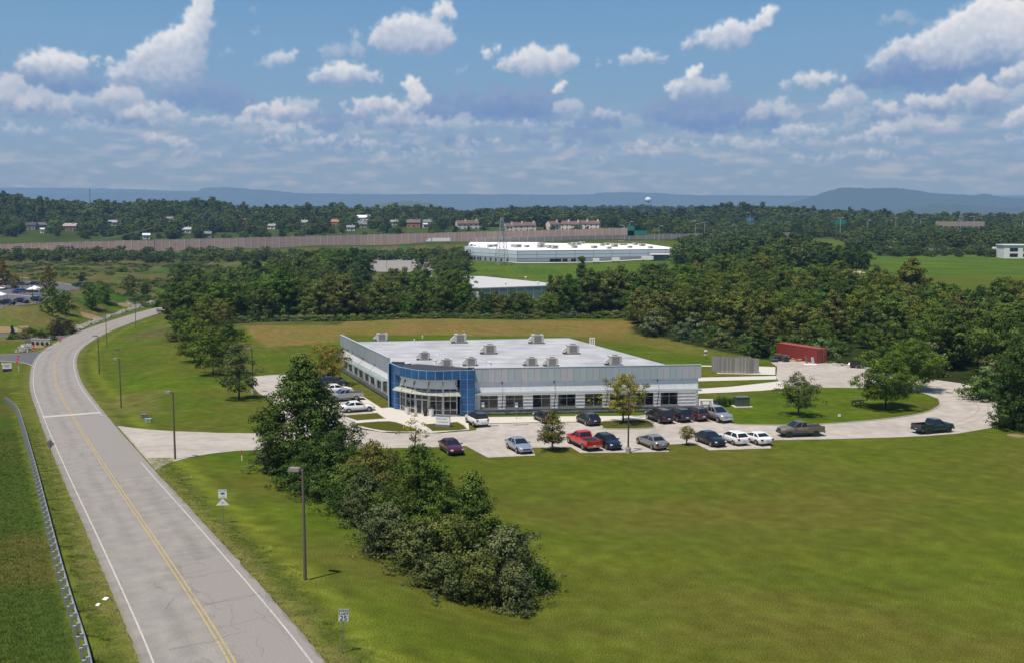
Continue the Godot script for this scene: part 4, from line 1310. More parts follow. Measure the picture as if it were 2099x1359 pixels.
func entrance():
	M.panel_joint = mat(Color(0.26, 0.42, 0.60), 0.45, 0.2)
	var t: Node3D = get_node("office_building")
	var band := [Vector2(-17.19, -143.03), Vector2(-16.35, -140.9), Vector2(-15.4, -138.87), Vector2(-14.5, -137.84), Vector2(-13.54, -136.68), Vector2(-12.52, -135.72), Vector2(-11.42, -135.26), Vector2(-10.25, -135.13), Vector2(-9.15, -135.26), Vector2(-8.01, -135.44), Vector2(-6.95, -135.63), Vector2(-5.04, -135.9)]
	var rows := [0.06, 0.75, 1.65, 2.65, 3.75, 5.05]
	for i in band.size() - 2:
		panel_face(t, band[i], band[i + 1], [5.05, 6.3], 1)
	var rp0: Vector2 = band[10]
	var rp1: Vector2 = band[11]
	panel_face(t, rp0, rp1, rows + [6.3], 2)
	# right pylon: returns on both sides
	var ru := (rp1 - rp0).normalized()
	var inn := Vector2(ru.y, -ru.x)   # towards the building
	panel_face(t, rp0 + inn * 1.6, rp0, rows, 1)
	panel_face(t, rp1, rp1 + inn * 1.4, rows + [6.3], 1)
	# left pylon
	panel_face(t, Vector2(-17.32, -142.36), band[0], rows + [6.3], 1)
	panel_face(t, band[0], band[1], rows, 2)
	panel_face(t, band[1], Vector2(-15.6, -140.51), rows, 1)
	var core := MB.new()
	core.prism(PackedVector2Array([band[0] + Vector2(0.15, -0.2), band[1] + Vector2(0.0, -0.25), Vector2(-15.71, -140.85), Vector2(-16.39, -142.93), Vector2(-17.14, -142.93)]), 0.0, 6.2)
	part("pylon_core", core.mesh(), M.blue, t)
	core = MB.new()
	core.prism(PackedVector2Array([rp0 + inn * 0.16 + ru * 0.16, rp1 + inn * 0.16 - ru * 0.16, rp1 + inn * 1.5 - ru * 0.16, rp0 + inn * 1.6 + ru * 0.16]), 0.0, 6.2)
	part("pylon_core", core.mesh(), M.blue, t)
	# dark membrane roof behind the band, and the soffit
	var poly := PackedVector2Array()
	for p in band:
		poly.append(p + Vector2(0.0, -0.16))
	poly.append(Vector2(-5.05, -137.37))
	poly.append(Vector2(-15.11, -142.6))
	var m := MB.new()
	for i in band.size() - 1:
		var c0: Vector2 = poly[poly.size() - 1].lerp(poly[poly.size() - 2], float(i) / (band.size() - 1))
		var c1: Vector2 = poly[poly.size() - 1].lerp(poly[poly.size() - 2], float(i + 1) / (band.size() - 1))
		var k0 := Vector2(0.0, -1.0) if i > 1 else Vector2.ZERO
		m.prism(PackedVector2Array([poly[i], poly[i + 1], c1 + Vector2(0.0, -1.0), c0 + k0]), 5.06, 6.2)
	part("entrance_roof", m.mesh(), M.dark_flash, t)
	m = MB.new()
	m.prism(PackedVector2Array([band[0] + Vector2(0.1, -0.3), Vector2(-15.11, -142.6), Vector2(-15.18, -143.66), Vector2(-16.93, -144.11)]), 4.9, 6.36)
	part("roof_upstand", m.mesh(), M.dark_flash, t)
	m = MB.new()
	m.prism(PackedVector2Array([Vector2(-6.03, -137.12), Vector2(-5.03, -136.7), Vector2(-5.13, -137.63), Vector2(-5.94, -138.05)]), 4.9, 6.42)
	part("roof_upstand", m.mesh(), M.dark_flash, t)
	# the curved shop front
	var gl := [Vector2(-15.48, -140.04), Vector2(-14.6, -138.9), Vector2(-13.15, -137.28), Vector2(-11.2, -136.36), Vector2(-9.3, -136.18), Vector2(-7.37, -136.36)]
	var clere := 3.72
	for i in 5:
		var a: Vector2 = gl[i]
		var e: Vector2 = gl[i + 1]
		var u := v3(e - a, 0).normalized()
		var bas := Basis(u, Vector3.UP, u.cross(Vector3.UP).normalized())
		var l := a.distance_to(e)
		var o := v3(a, 0)
		var fr := MB.new()
		box_at(fr, o, bas, 0, 0.16, 0.02, clere, -0.16, 0.06)
		box_at(fr, o, bas, l - 0.16, l, 0.02, clere, -0.16, 0.06)
		var hs := [0.14, 0.82, 2.05, 2.9, 3.36, clere - 0.04]
		if i == 2:
			hs = [0.06, 2.2, 2.9, 3.36, clere - 0.04]
		for h in hs:
			box_at(fr, o, bas, 0.16, l - 0.16, h - 0.045, h + 0.045, -0.13, 0.03)
		box_at(fr, o, bas, l * 0.5 - 0.045, l * 0.5 + 0.045, 0.06, clere, -0.12, 0.035)
		var f := part("shopfront_window", fr.mesh(), M.shop_frame if M.has("shop_frame") else shop(), t)
		for k in hs.size() - 1:
			for s in 2:
				var g := MB.new()
				var u0 := 0.16 if s == 0 else l * 0.5 + 0.045
				var u1 := l * 0.5 - 0.045 if s == 0 else l - 0.16
				box_at(g, o, bas, u0, u1, hs[k] + 0.045, hs[k + 1] - 0.045, -0.09, -0.06)
				part("pane", g.mesh(), M.glass, f)
		if i == 2:
			for s in 2:
				var u0 := 0.18 if s == 0 else l * 0.5 + 0.05
				var u1 := l * 0.5 - 0.05 if s == 0 else l - 0.18
				var d := MB.new()
				box_at(d, o, bas, u0, u0 + 0.09, 0.06, 2.15, -0.05, 0.02)
				box_at(d, o, bas, u1 - 0.09, u1, 0.06, 2.15, -0.05, 0.02)
				box_at(d, o, bas, u0 + 0.09, u1 - 0.09, 0.06, 0.26, -0.05, 0.02)
				box_at(d, o, bas, u0 + 0.09, u1 - 0.09, 2.05, 2.15, -0.05, 0.02)
				var dd := part("door", d.mesh(), M.shop_frame, t)
				var hd := MB.new()
				var hx := u1 - 0.05 if s == 0 else u0 + 0.05
				hd.bar(o + u * hx + bas.z * 0.08 + Vector3(0, 0.8, 0), o + u * hx + bas.z * 0.08 + Vector3(0, 1.3, 0), 0.03, 0.03)
				part("handle", hd.mesh(), M.chrome, dd)
		var w := MB.new()
		for s in 4:
			box_at(w, o, bas, l * s / 4 + 0.006, l * (s + 1) / 4 - 0.006, clere, 5.3, -0.2, 0.02)
		part("white_panel_wall", w.mesh(), M.metal_panel, t)
	# canopy of pale louvred leaves, hung on rods from the white wall
	var cb := [Vector2(-16.03, -141.07), Vector2(-15.03, -139.59), Vector2(-13.52, -137.94), Vector2(-11.44, -136.84), Vector2(-9.3, -136.44), Vector2(-7.13, -136.36)]
	var cf := [Vector2(-16.51, -139.87), Vector2(-15.24, -138.43), Vector2(-13.61, -136.7), Vector2(-11.45, -135.32), Vector2(-9.18, -134.55), Vector2(-6.82, -134.63)]
	for i in 5:
		for k in 3:
			var b := MB.new()
			var p0 := v3(cb[i].lerp(cb[i + 1], k / 3.0 + 0.006), 3.32)
			var p1 := v3(cb[i].lerp(cb[i + 1], (k + 1) / 3.0 - 0.006), 3.32)
			var q1 := v3(cf[i].lerp(cf[i + 1], (k + 1) / 3.0 - 0.006), 3.06)
			var q0 := v3(cf[i].lerp(cf[i + 1], k / 3.0 + 0.006), 3.06)
			for s in 7:
				b.bar(p0.lerp(q0, (s + 0.5) / 7.0), p1.lerp(q1, (s + 0.5) / 7.0), 0.2, 0.03)
			b.bar(q0 + Vector3(0, -0.04, 0), q1 + Vector3(0, -0.04, 0), 0.05, 0.12)
			part("canopy_leaf", b.mesh(), M.canopy, t)
	for i in 6:
		var w := MB.new()
		var a := v3(gl[i], 4.45)
		var n := v3(cf[i] - gl[i], 0).normalized()
		if i == 0 or i == 5:
			a = v3(gl[i].lerp(gl[1 if i == 0 else 4], 0.12), 4.45)
		w.bar(a + n * 0.05, v3(cf[i].lerp(cb[i], 0.1), 3.12), 0.05, 0.05)
		w.bar(a + n * 0.04 + Vector3(0, -0.2, 0), a + n * 0.04 + Vector3(0, 0.22, 0), 0.12, 0.08)
		w.bar(a + n * 0.05 + Vector3(0, 0.1, 0), a + n * 0.42 + Vector3(0, -0.3, 0), 0.06, 0.06)
		part("canopy_hanger", w.mesh(), M.strut, t)
		var l := MB.new()
		l.bar(v3(cf[i], 2.98), v3(cb[i], 3.2), 0.06, 0.1)
		part("canopy_arm", l.mesh(), M.frame, t)

func shop() -> Material:
	M.shop_frame = mat(Color(0.46, 0.465, 0.46), 0.45, 0.25)
	return M.shop_frame

# ------------------------------------------------------------------ vehicles
func loft(st: Array) -> ArrayMesh:
	# body from cross sections: x, underside, top, half width, crown of the top
	var st2 := SurfaceTool.new()
	st2.begin(Mesh.PRIMITIVE_TRIANGLES)
	var rings := []
	for s in st:
		var yb: float = s[1]
		var yt: float = s[2]
		var w: float = s[3]
		var half := [Vector2(0.0, yb), Vector2(w * 0.86, yb), Vector2(w * 0.97, yb + 0.1), Vector2(w, lerpf(yb, yt, 0.55)), Vector2(w * 0.975, yt - 0.1), Vector2(w * 0.90, yt - 0.015), Vector2(w * 0.55, yt + s[4] * 0.7), Vector2(0.0, yt + s[4])]
		var ring := []
		for p in half:
			ring.append(Vector3(s[0], p.y, p.x))
		for i in range(half.size() - 2, 0, -1):
			ring.append(Vector3(s[0], half[i].y, -half[i].x))
		rings.append(ring)
	var n: int = rings[0].size()
	st2.set_smooth_group(0)
	for i in rings.size() - 1:
		for k in n:
			var a: Vector3 = rings[i][k]
			var b: Vector3 = rings[i + 1][k]
			var c: Vector3 = rings[i + 1][(k + 1) % n]
			var d: Vector3 = rings[i][(k + 1) % n]
			for p in [a, c, b, a, d, c]:
				st2.add_vertex(p)
	for e in [0, rings.size() - 1]:
		for k in range(1, n - 1):
			var q := [rings[e][0], rings[e][k], rings[e][k + 1]]
			if e == 0:
				q = [q[0], q[2], q[1]]
			for p in q:
				st2.add_vertex(p)
	st2.index()
	st2.generate_normals()
	return st2.commit()

func patch(c: Array, inset: float, out: float) -> ArrayMesh:   # a glass pane laid on a four-cornered face
	var m: Vector3 = (c[0] + c[1] + c[2] + c[3]) * 0.25
	var nn: Vector3 = (c[1] - c[0]).cross(c[3] - c[0]).normalized() * out
	var b := MB.new()
	var q := []
	for p in c:
		var d: Vector3 = m - p
		q.append(p + d.normalized() * minf(inset * 1.4, d.length() * 0.4) + nn)
	b.quad(q[0], q[1], q[2], q[3])
	return b.mesh()

func wheel(parent: Node, x: float, z: float, r: float, dark := false):
	var s := signf(z)
	var b := MB.new()
	b.tube([Vector3(x, r, z - s * 0.2), Vector3(x, r, z - s * 0.17), Vector3(x, r, z), Vector3(x, r, z + s * 0.03)], [r * 0.94, r, r, r * 0.93], 18)
	var t := part("wheel", b.mesh(), M.tyre, parent)
	b = MB.new()
	b.tube([Vector3(x, r, z - s * 0.05), Vector3(x, r, z + s * 0.04)], [r * 0.62, r * 0.58], 14)
	part("rim", b.mesh(), M.rim_dark if dark else M.rim, t)
	b = MB.new()
	b.tube([Vector3(x, r + 0.02, z - s * 0.2), Vector3(x, r + 0.02, z - s * 0.022)], [r + 0.085, r + 0.085], 18)
	part("wheel_arch", b.mesh(), M.black, parent)

func car(kind: String, paint: Material, lb: String, at: Vector3, heading: Vector2, o := {}) -> Node3D:
	var cat := "pickup truck" if kind == "pickup" else ("suv" if kind == "suv" else "car")
	var t := thing({"pickup": "pickup_truck", "suv": "parked_suv"}.get(kind, "parked_car"), lb, cat, at, atan2(-heading.y, heading.x), o.get("group", "vehicles in the office car park"))
	var l: float = o.get("l", {"sedan": 4.75, "coupe": 4.7, "hatch": 4.35, "suv": 4.65, "pickup": 5.5}[kind])
	var w: float = o.get("w", {"sedan": 0.91, "coupe": 0.93, "hatch": 0.9, "suv": 0.93, "pickup": 0.97}[kind])
	var top: float = o.get("h", {"sedan": 1.45, "coupe": 1.36, "hatch": 1.5, "suv": 1.70, "pickup": 1.86}[kind])
	var f := l * 0.5
	var hi: float = {"sedan": 0.0, "coupe": -0.04, "hatch": 0.03, "suv": 0.13, "pickup": 0.24}[kind]
	var gl: Array   # greenhouse: base rear, roof rear, roof front, base front
	var belt := 0.97 + hi
	var body: Array
	match kind:
		"sedan", "coupe":
			body = [[-f, 0.42, 0.80, w * 0.76, 0.0], [-f + 0.06, 0.32, 0.95, w * 0.9, 0.01], [-f + 0.5, 0.24, 1.03 + hi, w * 0.98, 0.03], [-f + 1.1, 0.22, 1.02 + hi, w, 0.02], [-0.2, 0.22, 0.99 + hi, w, 0.02], [f - 1.5, 0.22, 0.97 + hi, w, 0.03], [f - 0.75, 0.24, 0.87 + hi, w * 0.97, 0.05], [f - 0.2, 0.28, 0.74, w * 0.88, 0.03], [f, 0.36, 0.60, w * 0.70, 0.0]]
			gl = [-f + 0.62, -f + 1.35, 0.1, f - 1.38] if kind == "sedan" else [-f + 0.45, -f + 1.35, -0.05, f - 1.55]
		"hatch":
			body = [[-f, 0.42, 0.85, w * 0.8, 0.0], [-f + 0.05, 0.32, 1.02, w * 0.93, 0.0], [-f + 0.5, 0.24, 1.05, w * 0.99, 0.0], [-0.2, 0.22, 1.01, w, 0.02], [f - 1.35, 0.22, 1.0, w, 0.03], [f - 0.7, 0.24, 0.90, w * 0.97, 0.05], [f - 0.2, 0.28, 0.76, w * 0.88, 0.03], [f, 0.36, 0.62, w * 0.70, 0.0]]
			gl = [-f + 0.1, -f + 0.6, 0.2, f - 1.2]
		"suv":
			body = [[-f, 0.5, 0.98, w * 0.84, 0.0], [-f + 0.05, 0.4, 1.12, w * 0.95, 0.0], [-f + 0.5, 0.3, 1.15, w * 0.99, 0.0], [-0.2, 0.28, 1.12, w, 0.02], [f - 1.35, 0.28, 1.10, w, 0.03], [f - 0.7, 0.3, 1.04, w * 0.97, 0.05], [f - 0.15, 0.36, 0.90, w * 0.9, 0.03], [f, 0.42, 0.74, w * 0.76, 0.0]]
			gl = [-f + 0.08, -f + 0.42, 0.25, f - 1.2]
		_:
			body = [[-0.62, 0.45, 1.2, w, 0.0], [-0.55, 0.42, 1.22, w, 0.0], [0.5, 0.4, 1.2, w, 0.02], [f - 1.45, 0.4, 1.2, w, 0.03], [f - 0.6, 0.42, 1.14, w * 0.98, 0.05], [f - 0.1, 0.45, 1.04, w * 0.93, 0.02], [f, 0.5, 0.92, w * 0.84, 0.0]]
			gl = [-0.58, -0.42, 0.55, f - 1.35]
	if o.has("cab"):
		gl = o.cab
	part("body", loft(body), paint, t)
	var gw := w * 0.92
	var rw := w * 0.70 if kind != "pickup" else w * 0.76
	var b4 := [Vector3(gl[0], belt - 0.02, -gw), Vector3(gl[0], belt - 0.02, gw), Vector3(gl[3], belt - 0.02, gw), Vector3(gl[3], belt - 0.02, -gw)]
	var t4 := [Vector3(gl[1], top - 0.04, -rw), Vector3(gl[1], top - 0.04, rw), Vector3(gl[2], top - 0.04, rw), Vector3(gl[2], top - 0.04, -rw)]
	var b := MB.new()
	for k in 4:
		var k2 := (k + 1) % 4
		b.quad(b4[k], b4[k2], t4[k2], t4[k])
	# domed roof
	var c4 := []
	for p in t4:
		c4.append(Vector3(lerpf(p.x, (gl[1] + gl[2]) * 0.5, 0.14), top + 0.015, p.z * 0.82))
	for k in 4:
		b.quad(t4[k], t4[(k + 1) % 4], c4[(k + 1) % 4], c4[k])
	b.quad(c4[0], c4[1], c4[2], c4[3])
	part("roof", b.mesh(), o.get("roof", paint), t)
	part("windshield", patch([b4[2], b4[3], t4[3], t4[2]], 0.07, 0.012), M.glass, t)
	part("rear_window", patch([b4[0], b4[1], t4[1], t4[0]], 0.09, 0.012), M.glass, t)
	for s in [0, 1]:
		var p0: Vector3 = b4[1] if s == 0 else b4[3]
		var p1: Vector3 = b4[2] if s == 0 else b4[0]
		var q0: Vector3 = t4[1] if s == 0 else t4[3]
		var q1: Vector3 = t4[2] if s == 0 else t4[0]
		var cut := [0.0, 0.47, 1.0] if kind != "suv" else [0.0, 0.33, 0.66, 1.0]
		if kind == "coupe":
			cut = [0.0, 0.4, 1.0]
		if s == 1:
			var rv := []
			for k in range(cut.size() - 1, -1, -1):
				rv.append(1.0 - cut[k])
			cut = rv
		for k in cut.size() - 1:
			part("side_window", patch([p0.lerp(p1, cut[k]), p0.lerp(p1, cut[k + 1]), q0.lerp(q1, cut[k + 1]), q0.lerp(q1, cut[k])], 0.055, 0.01), M.glass, t)
	var r: float = {"sedan": 0.33, "coupe": 0.35, "hatch": 0.32, "suv": 0.37, "pickup": 0.41}[kind]
	for x in [f - 0.92, -f + (1.0 if kind != "pickup" else 1.15)]:
		for z in [-1, 1]:
			wheel(t, x, z * (w - 0.0), r, o.get("dark_rims", false))
	if kind == "pickup":
		# open bed: two sides, floor, tailgate
		var bl := -f
		b = MB.new()
		for z in [-1, 1]:
			b.box(Vector3((bl - 0.6) * 0.5, 0.86, z * (w - 0.06)), Vector3(-0.6 - bl, 0.66, 0.12))
		b.box(Vector3(bl + 0.05, 0.86, 0), Vector3(0.1, 0.62, w * 2 - 0.24))
		part("bed", b.mesh(), paint, t)
		b = MB.new()
		b.box(Vector3((bl - 0.6) * 0.5, 1.12 if o.get("cover", false) else 0.66, 0), Vector3(-0.75 - bl, 0.08, w * 2 - 0.25))
		part("bed_cover" if o.get("cover", false) else "bed_floor", b.mesh(), M.black, t)
		b = MB.new()
		b.box(Vector3(bl - 0.05, 0.55, 0), Vector3(0.14, 0.18, w * 1.85))
		part("rear_bumper", b.mesh(), M.chrome if not o.get("dark_rims", false) else M.trim, t)
		b = MB.new()
		b.box(Vector3(f - 0.03, 0.55, 0), Vector3(0.2, 0.22, w * 1.8))
		part("front_bumper", b.mesh(), M.chrome if o.get("chrome", false) else M.trim, t)
	var fx := f - 0.02
	var hh := {"sedan": 0.66, "coupe": 0.64, "hatch": 0.7, "suv": 0.84, "pickup": 0.95}[kind] as float
	b = MB.new()
	b.box(Vector3(fx - 0.02, hh - 0.1, 0), Vector3(0.08, 0.26 if kind == "pickup" else 0.16, w * 1.05))
	part("grille", b.mesh(), M.trim if not o.get("chrome", false) else M.chrome, t)
	for z in [-1, 1]:
		b = MB.new()
		b.box(Vector3(fx - 0.15, hh, z * w * 0.70), Vector3(0.22, 0.13, w * 0.32), Basis(Vector3.UP, z * -0.45))
		part("headlight", b.mesh(), M.lens, t)
		b = MB.new()
		b.box(Vector3(-f + 0.05, hh + 0.13, z * w * 0.78), Vector3(0.14, 0.2 if kind != "pickup" else 0.36, w * 0.3 if kind != "pickup" else w * 0.16))
		part("taillight", b.mesh(), M.tail, t)
		b = MB.new()
		b.box(Vector3(gl[3] - 0.32, belt + 0.06, z * (w + 0.09)), Vector3(0.13, 0.13, 0.2))
		part("wing_mirror", b.mesh(), paint, t)
	b = MB.new()
	b.box(Vector3(-f - 0.01, 0.72 if kind != "pickup" else 0.62, 0), Vector3(0.03, 0.13, 0.34))
	part("license_plate", b.mesh(), M.plate, t)
	b = MB.new()
	b.box(Vector3(0.0, 0.30 + hi * 0.6, 0), Vector3(l * 0.42, 0.1, w * 2 + 0.012))
	part("sill", b.mesh(), M.trim, t)
	if o.get("rails", false):
		for z in [-1, 1]:
			b = MB.new()
			b.bar(Vector3(gl[1] + 0.25, top + 0.05, z * rw * 0.95), Vector3(gl[2] - 0.2, top + 0.05, z * rw * 0.95), 0.04, 0.04)
			part("roof_rail", b.mesh(), M.trim, t)
	return t

func paint(c: Color, rough := 0.22, metal := 0.25) -> StandardMaterial3D:
	var m := mat(c, rough, metal)
	m.clearcoat_enabled = true
	m.clearcoat = 0.7
	m.clearcoat_roughness = 0.06
	return m

func vehicles():
	var near := Vector2(0.37, 0.93)   # nose towards the lawn
	var away := -near
	var right := Vector2(0.93, -0.37)
	var white := paint(Color(0.72, 0.72, 0.71), 0.25, 0.0)
	var black := paint(Color(0.012, 0.012, 0.014))
	var navy := paint(Color(0.012, 0.017, 0.03))
	var silver := paint(Color(0.42, 0.43, 0.44), 0.28, 0.6)
	var y := 0.035
	# front row, by the lawn
	car("sedan", paint(Color(0.075, 0.014, 0.022)), "maroon sedan parked nose to the lawn, alone at the left end of the front row", v3(Vector2(-6.91, -114.47), y), near)
	car("sedan", paint(Color(0.40, 0.44, 0.50), 0.28, 0.6), "silver blue sedan parked nose to the lawn beside the round small tree", v3(Vector2(0.81, -115.22), y), near)
	car("pickup", paint(Color(0.50, 0.014, 0.014), 0.25, 0.1), "bright red crew cab pickup truck with black bed cover", v3(Vector2(8.33, -117.27), y), away, {"l": 5.9, "cover": true, "chrome": true})
	car("hatch", navy, "dark navy hatchback parked right beside the red pickup", v3(Vector2(11.19, -116.88), y), near)
	car("sedan", paint(Color(0.27, 0.255, 0.24), 0.3, 0.5), "long silver grey sedan with red tail lights, parked beside the lamp post", v3(Vector2(16.29, -117.27), y), away, {"l": 5.2})
	car("sedan", black, "black sedan parked nose to the lawn beside two white cars", v3(Vector2(23.39, -118.73), y), near, {"l": 4.85})
	car("hatch", white, "white hatchback with dark rear window between black sedan and white coupe", v3(Vector2(26.26, -119.26), y), away)
	car("coupe", white, "low white coupe at the right end of the front row", v3(Vector2(28.93, -119.53), y), away, {"l": 4.8})
	# row along the building
	car("suv", white, "white suv with black roof parked beside the entrance sign", v3(Vector2(-4.57, -130.29), y), away, {"roof": black})
	car("hatch", black, "black car half hidden behind the round small tree", v3(Vector2(4.26, -132.41), y), away)
	car("hatch", navy, "dark blue hatchback parked left of the grass island by the building", v3(Vector2(9.85, -130.93), y), away)
	car("suv", black, "large black suv parked right of the grass island, first of four", v3(Vector2(19.39, -132.57), y), away, {"l": 5.0, "h": 1.78, "rails": true})
	car("suv", navy, "dark suv parked between the large black suv and the brown one", v3(Vector2(21.99, -133.24), y), away, {"l": 4.5})
	car("suv", paint(Color(0.06, 0.035, 0.034)), "dark brown suv parked beside the silver pickup", v3(Vector2(24.3, -133.91), y), away, {"l": 4.5, "rails": true})
	car("pickup", silver, "silver crew cab pickup parked nose out at the corner of the building", v3(Vector2(26.96, -133.58), y), near, {"l": 5.8, "chrome": true})
	# on the drive
	car("pickup", paint(Color(0.13, 0.105, 0.075), 0.45, 0.0), "tan brown pickup truck standing on the drive facing left", v3(Vector2(35.31, -123.3), y), Vector2(-0.985, 0.17), {"dark_rims": true, "cover": true})
	car("pickup", paint(Color(0.012, 0.035, 0.04), 0.35, 0.2), "old dark green pickup truck standing on the drive facing the turning loop", v3(Vector2(52.39, -125.35), y), Vector2(0.94, -0.33), {"l": 5.2, "w": 0.9, "h": 1.74, "dark_rims": true})
	# by the left wall
	car("sedan", white, "white sedan parked by the plaza, nearest of the cars along the left wall", v3(Vector2(-21.4, -139.55), y), right)
	car("pickup", silver, "silver pickup truck parked behind the white sedan along the left wall", v3(Vector2(-24.47, -148.11), y), -right, {"l": 5.2, "h": 1.75})
	car("sedan", white, "white sedan parked beyond the silver pickup along the left wall", v3(Vector2(-26.78, -154.55), y), right)
	car("suv", paint(Color(0.05, 0.06, 0.07)), "dark grey suv parked beyond the white sedan along the left wall", v3(Vector2(-28.35, -160.61), y), right)
	car("sedan", black, "black car under the yellowing tree by the left wall", v3(Vector2(-29.97, -165.33), y), right)
	car("hatch", paint(Color(0.62, 0.66, 0.68)), "pale car behind the tall tree at the drive, hidden by its leaves", v3(Vector2(-29.39, -154.55), y), right)

# ------------------------------------------------------------------ things round the office
func text(s: String, h: float, depth := 0.006, bold := true) -> TextMesh:
	var f := SystemFont.new()
	f.font_names = PackedStringArray(["Droid Sans"])
	f.font_weight = 700 if bold else 400
	var m := TextMesh.new()
	m.text = s
	m.font = f
	m.font_size = 32
	m.pixel_size = h / 23.0
	m.depth = depth
	return m

func letters(parent: Node, s: String, h: float, at: Vector3, m: Material, yaw := 0.0, called := "lettering"):
	var o := part(called, text(s, h), m, parent)
	o.position = at
	o.rotation.y = yaw

func lines_of_print(parent: Node, w: float, rows: Array, z: float, m: Material):
	# print too small to read: short strokes in rows (height of row, stroke height, share of the width)
	var b := MB.new()
	var r := RandomNumberGenerator.new()
	r.seed = 12
	for q in rows:
		var x: float = -w * q[2] * 0.5
		while x < w * q[2] * 0.5:
			var l: float = r.randf_range(0.3, 0.9) * q[1]
			b.box(Vector3(x + l * 0.5, q[0], z), Vector3(l, q[1] * r.randf_range(0.7, 1.0), 0.004))
			x += l + q[1] * 0.25
	part("lettering", b.mesh(), m, parent)

func street_lamp(p: Vector2, h: float, yaw: float, lb: String, base := false, m: Material = null, grp := "lamp posts along the road"):
	var t := thing("street_lamp", lb, "street lamp", on(p, -0.05), yaw, grp)
	if m == null:
		m = M.pole
	var b := MB.new()
	var y0 := 0.7 if base else 0.0
	b.tube([Vector3(0, y0, 0), Vector3(0, h, 0)], [0.115, 0.075], 6)
	part("pole", b.mesh(), m, t)
	b = MB.new()
	b.base_box(Vector3(0, y0, 0), Vector3(0.34, 0.05, 0.34))
	part("base_plate", b.mesh(), m, t)
	if base:
		b = MB.new()
		b.lathe(Vector3.ZERO, [Vector2(0.3, -0.2), Vector2(0.3, 0.68), Vector2(0.24, 0.72), Vector2(0.0, 0.72)], 12)
		part("concrete_footing", b.mesh(), M.kerb, t)
	b = MB.new()
	b.bar(Vector3(0.02, h - 0.1, 0), Vector3(-0.22, h - 0.08, 0), 0.07, 0.07)
	part("arm", b.mesh(), m, t)
	b = MB.new()
	b.box(Vector3(-0.56, h - 0.06, 0), Vector3(0.72, 0.2, 0.36))
	b.box(Vector3(-0.56, h + 0.055, 0), Vector3(0.62, 0.04, 0.3))
	part("lamp_head", b.mesh(), M.lamp_grey if M.has("lamp_grey") else lamp_grey(), t)
	b = MB.new()
	b.box(Vector3(-0.56, h - 0.17, 0), Vector3(0.56, 0.02, 0.28))
	part("lens", b.mesh(), M.lens, t)
	return t

func lamp_grey() -> Material:
	M.lamp_grey = mat(Color(0.27, 0.25, 0.23), 0.5, 0.2)
	return M.lamp_grey

func utility_box(called: String, p: Vector2, s: Vector3, c: Color, lb: String, yaw := 0.0):
	var t := thing(called, lb, "utility box", on(p, -0.03), yaw)
	var m := mat(c, 0.55, 0.1)
	var b := MB.new()
	b.base_box(Vector3.ZERO, Vector3(s.x, s.y * 0.9, s.z))
	part("cabinet", b.mesh(), m, t)
	b = MB.new()
	var hx := s.x * 0.52
	var hz := s.z * 0.52
	b.prism(PackedVector2Array([Vector2(-hx, -hz), Vector2(hx, -hz), Vector2(hx, hz), Vector2(-hx, hz)]), s.y * 0.9, s.y)
	part("lid", b.mesh(), m, t)
	b = MB.new()
	b.base_box(Vector3(0, s.y * 0.1, s.z * 0.5 + 0.01), Vector3(0.015, s.y * 0.75, 0.02))
	part("door_seam", b.mesh(), M.trim, t)

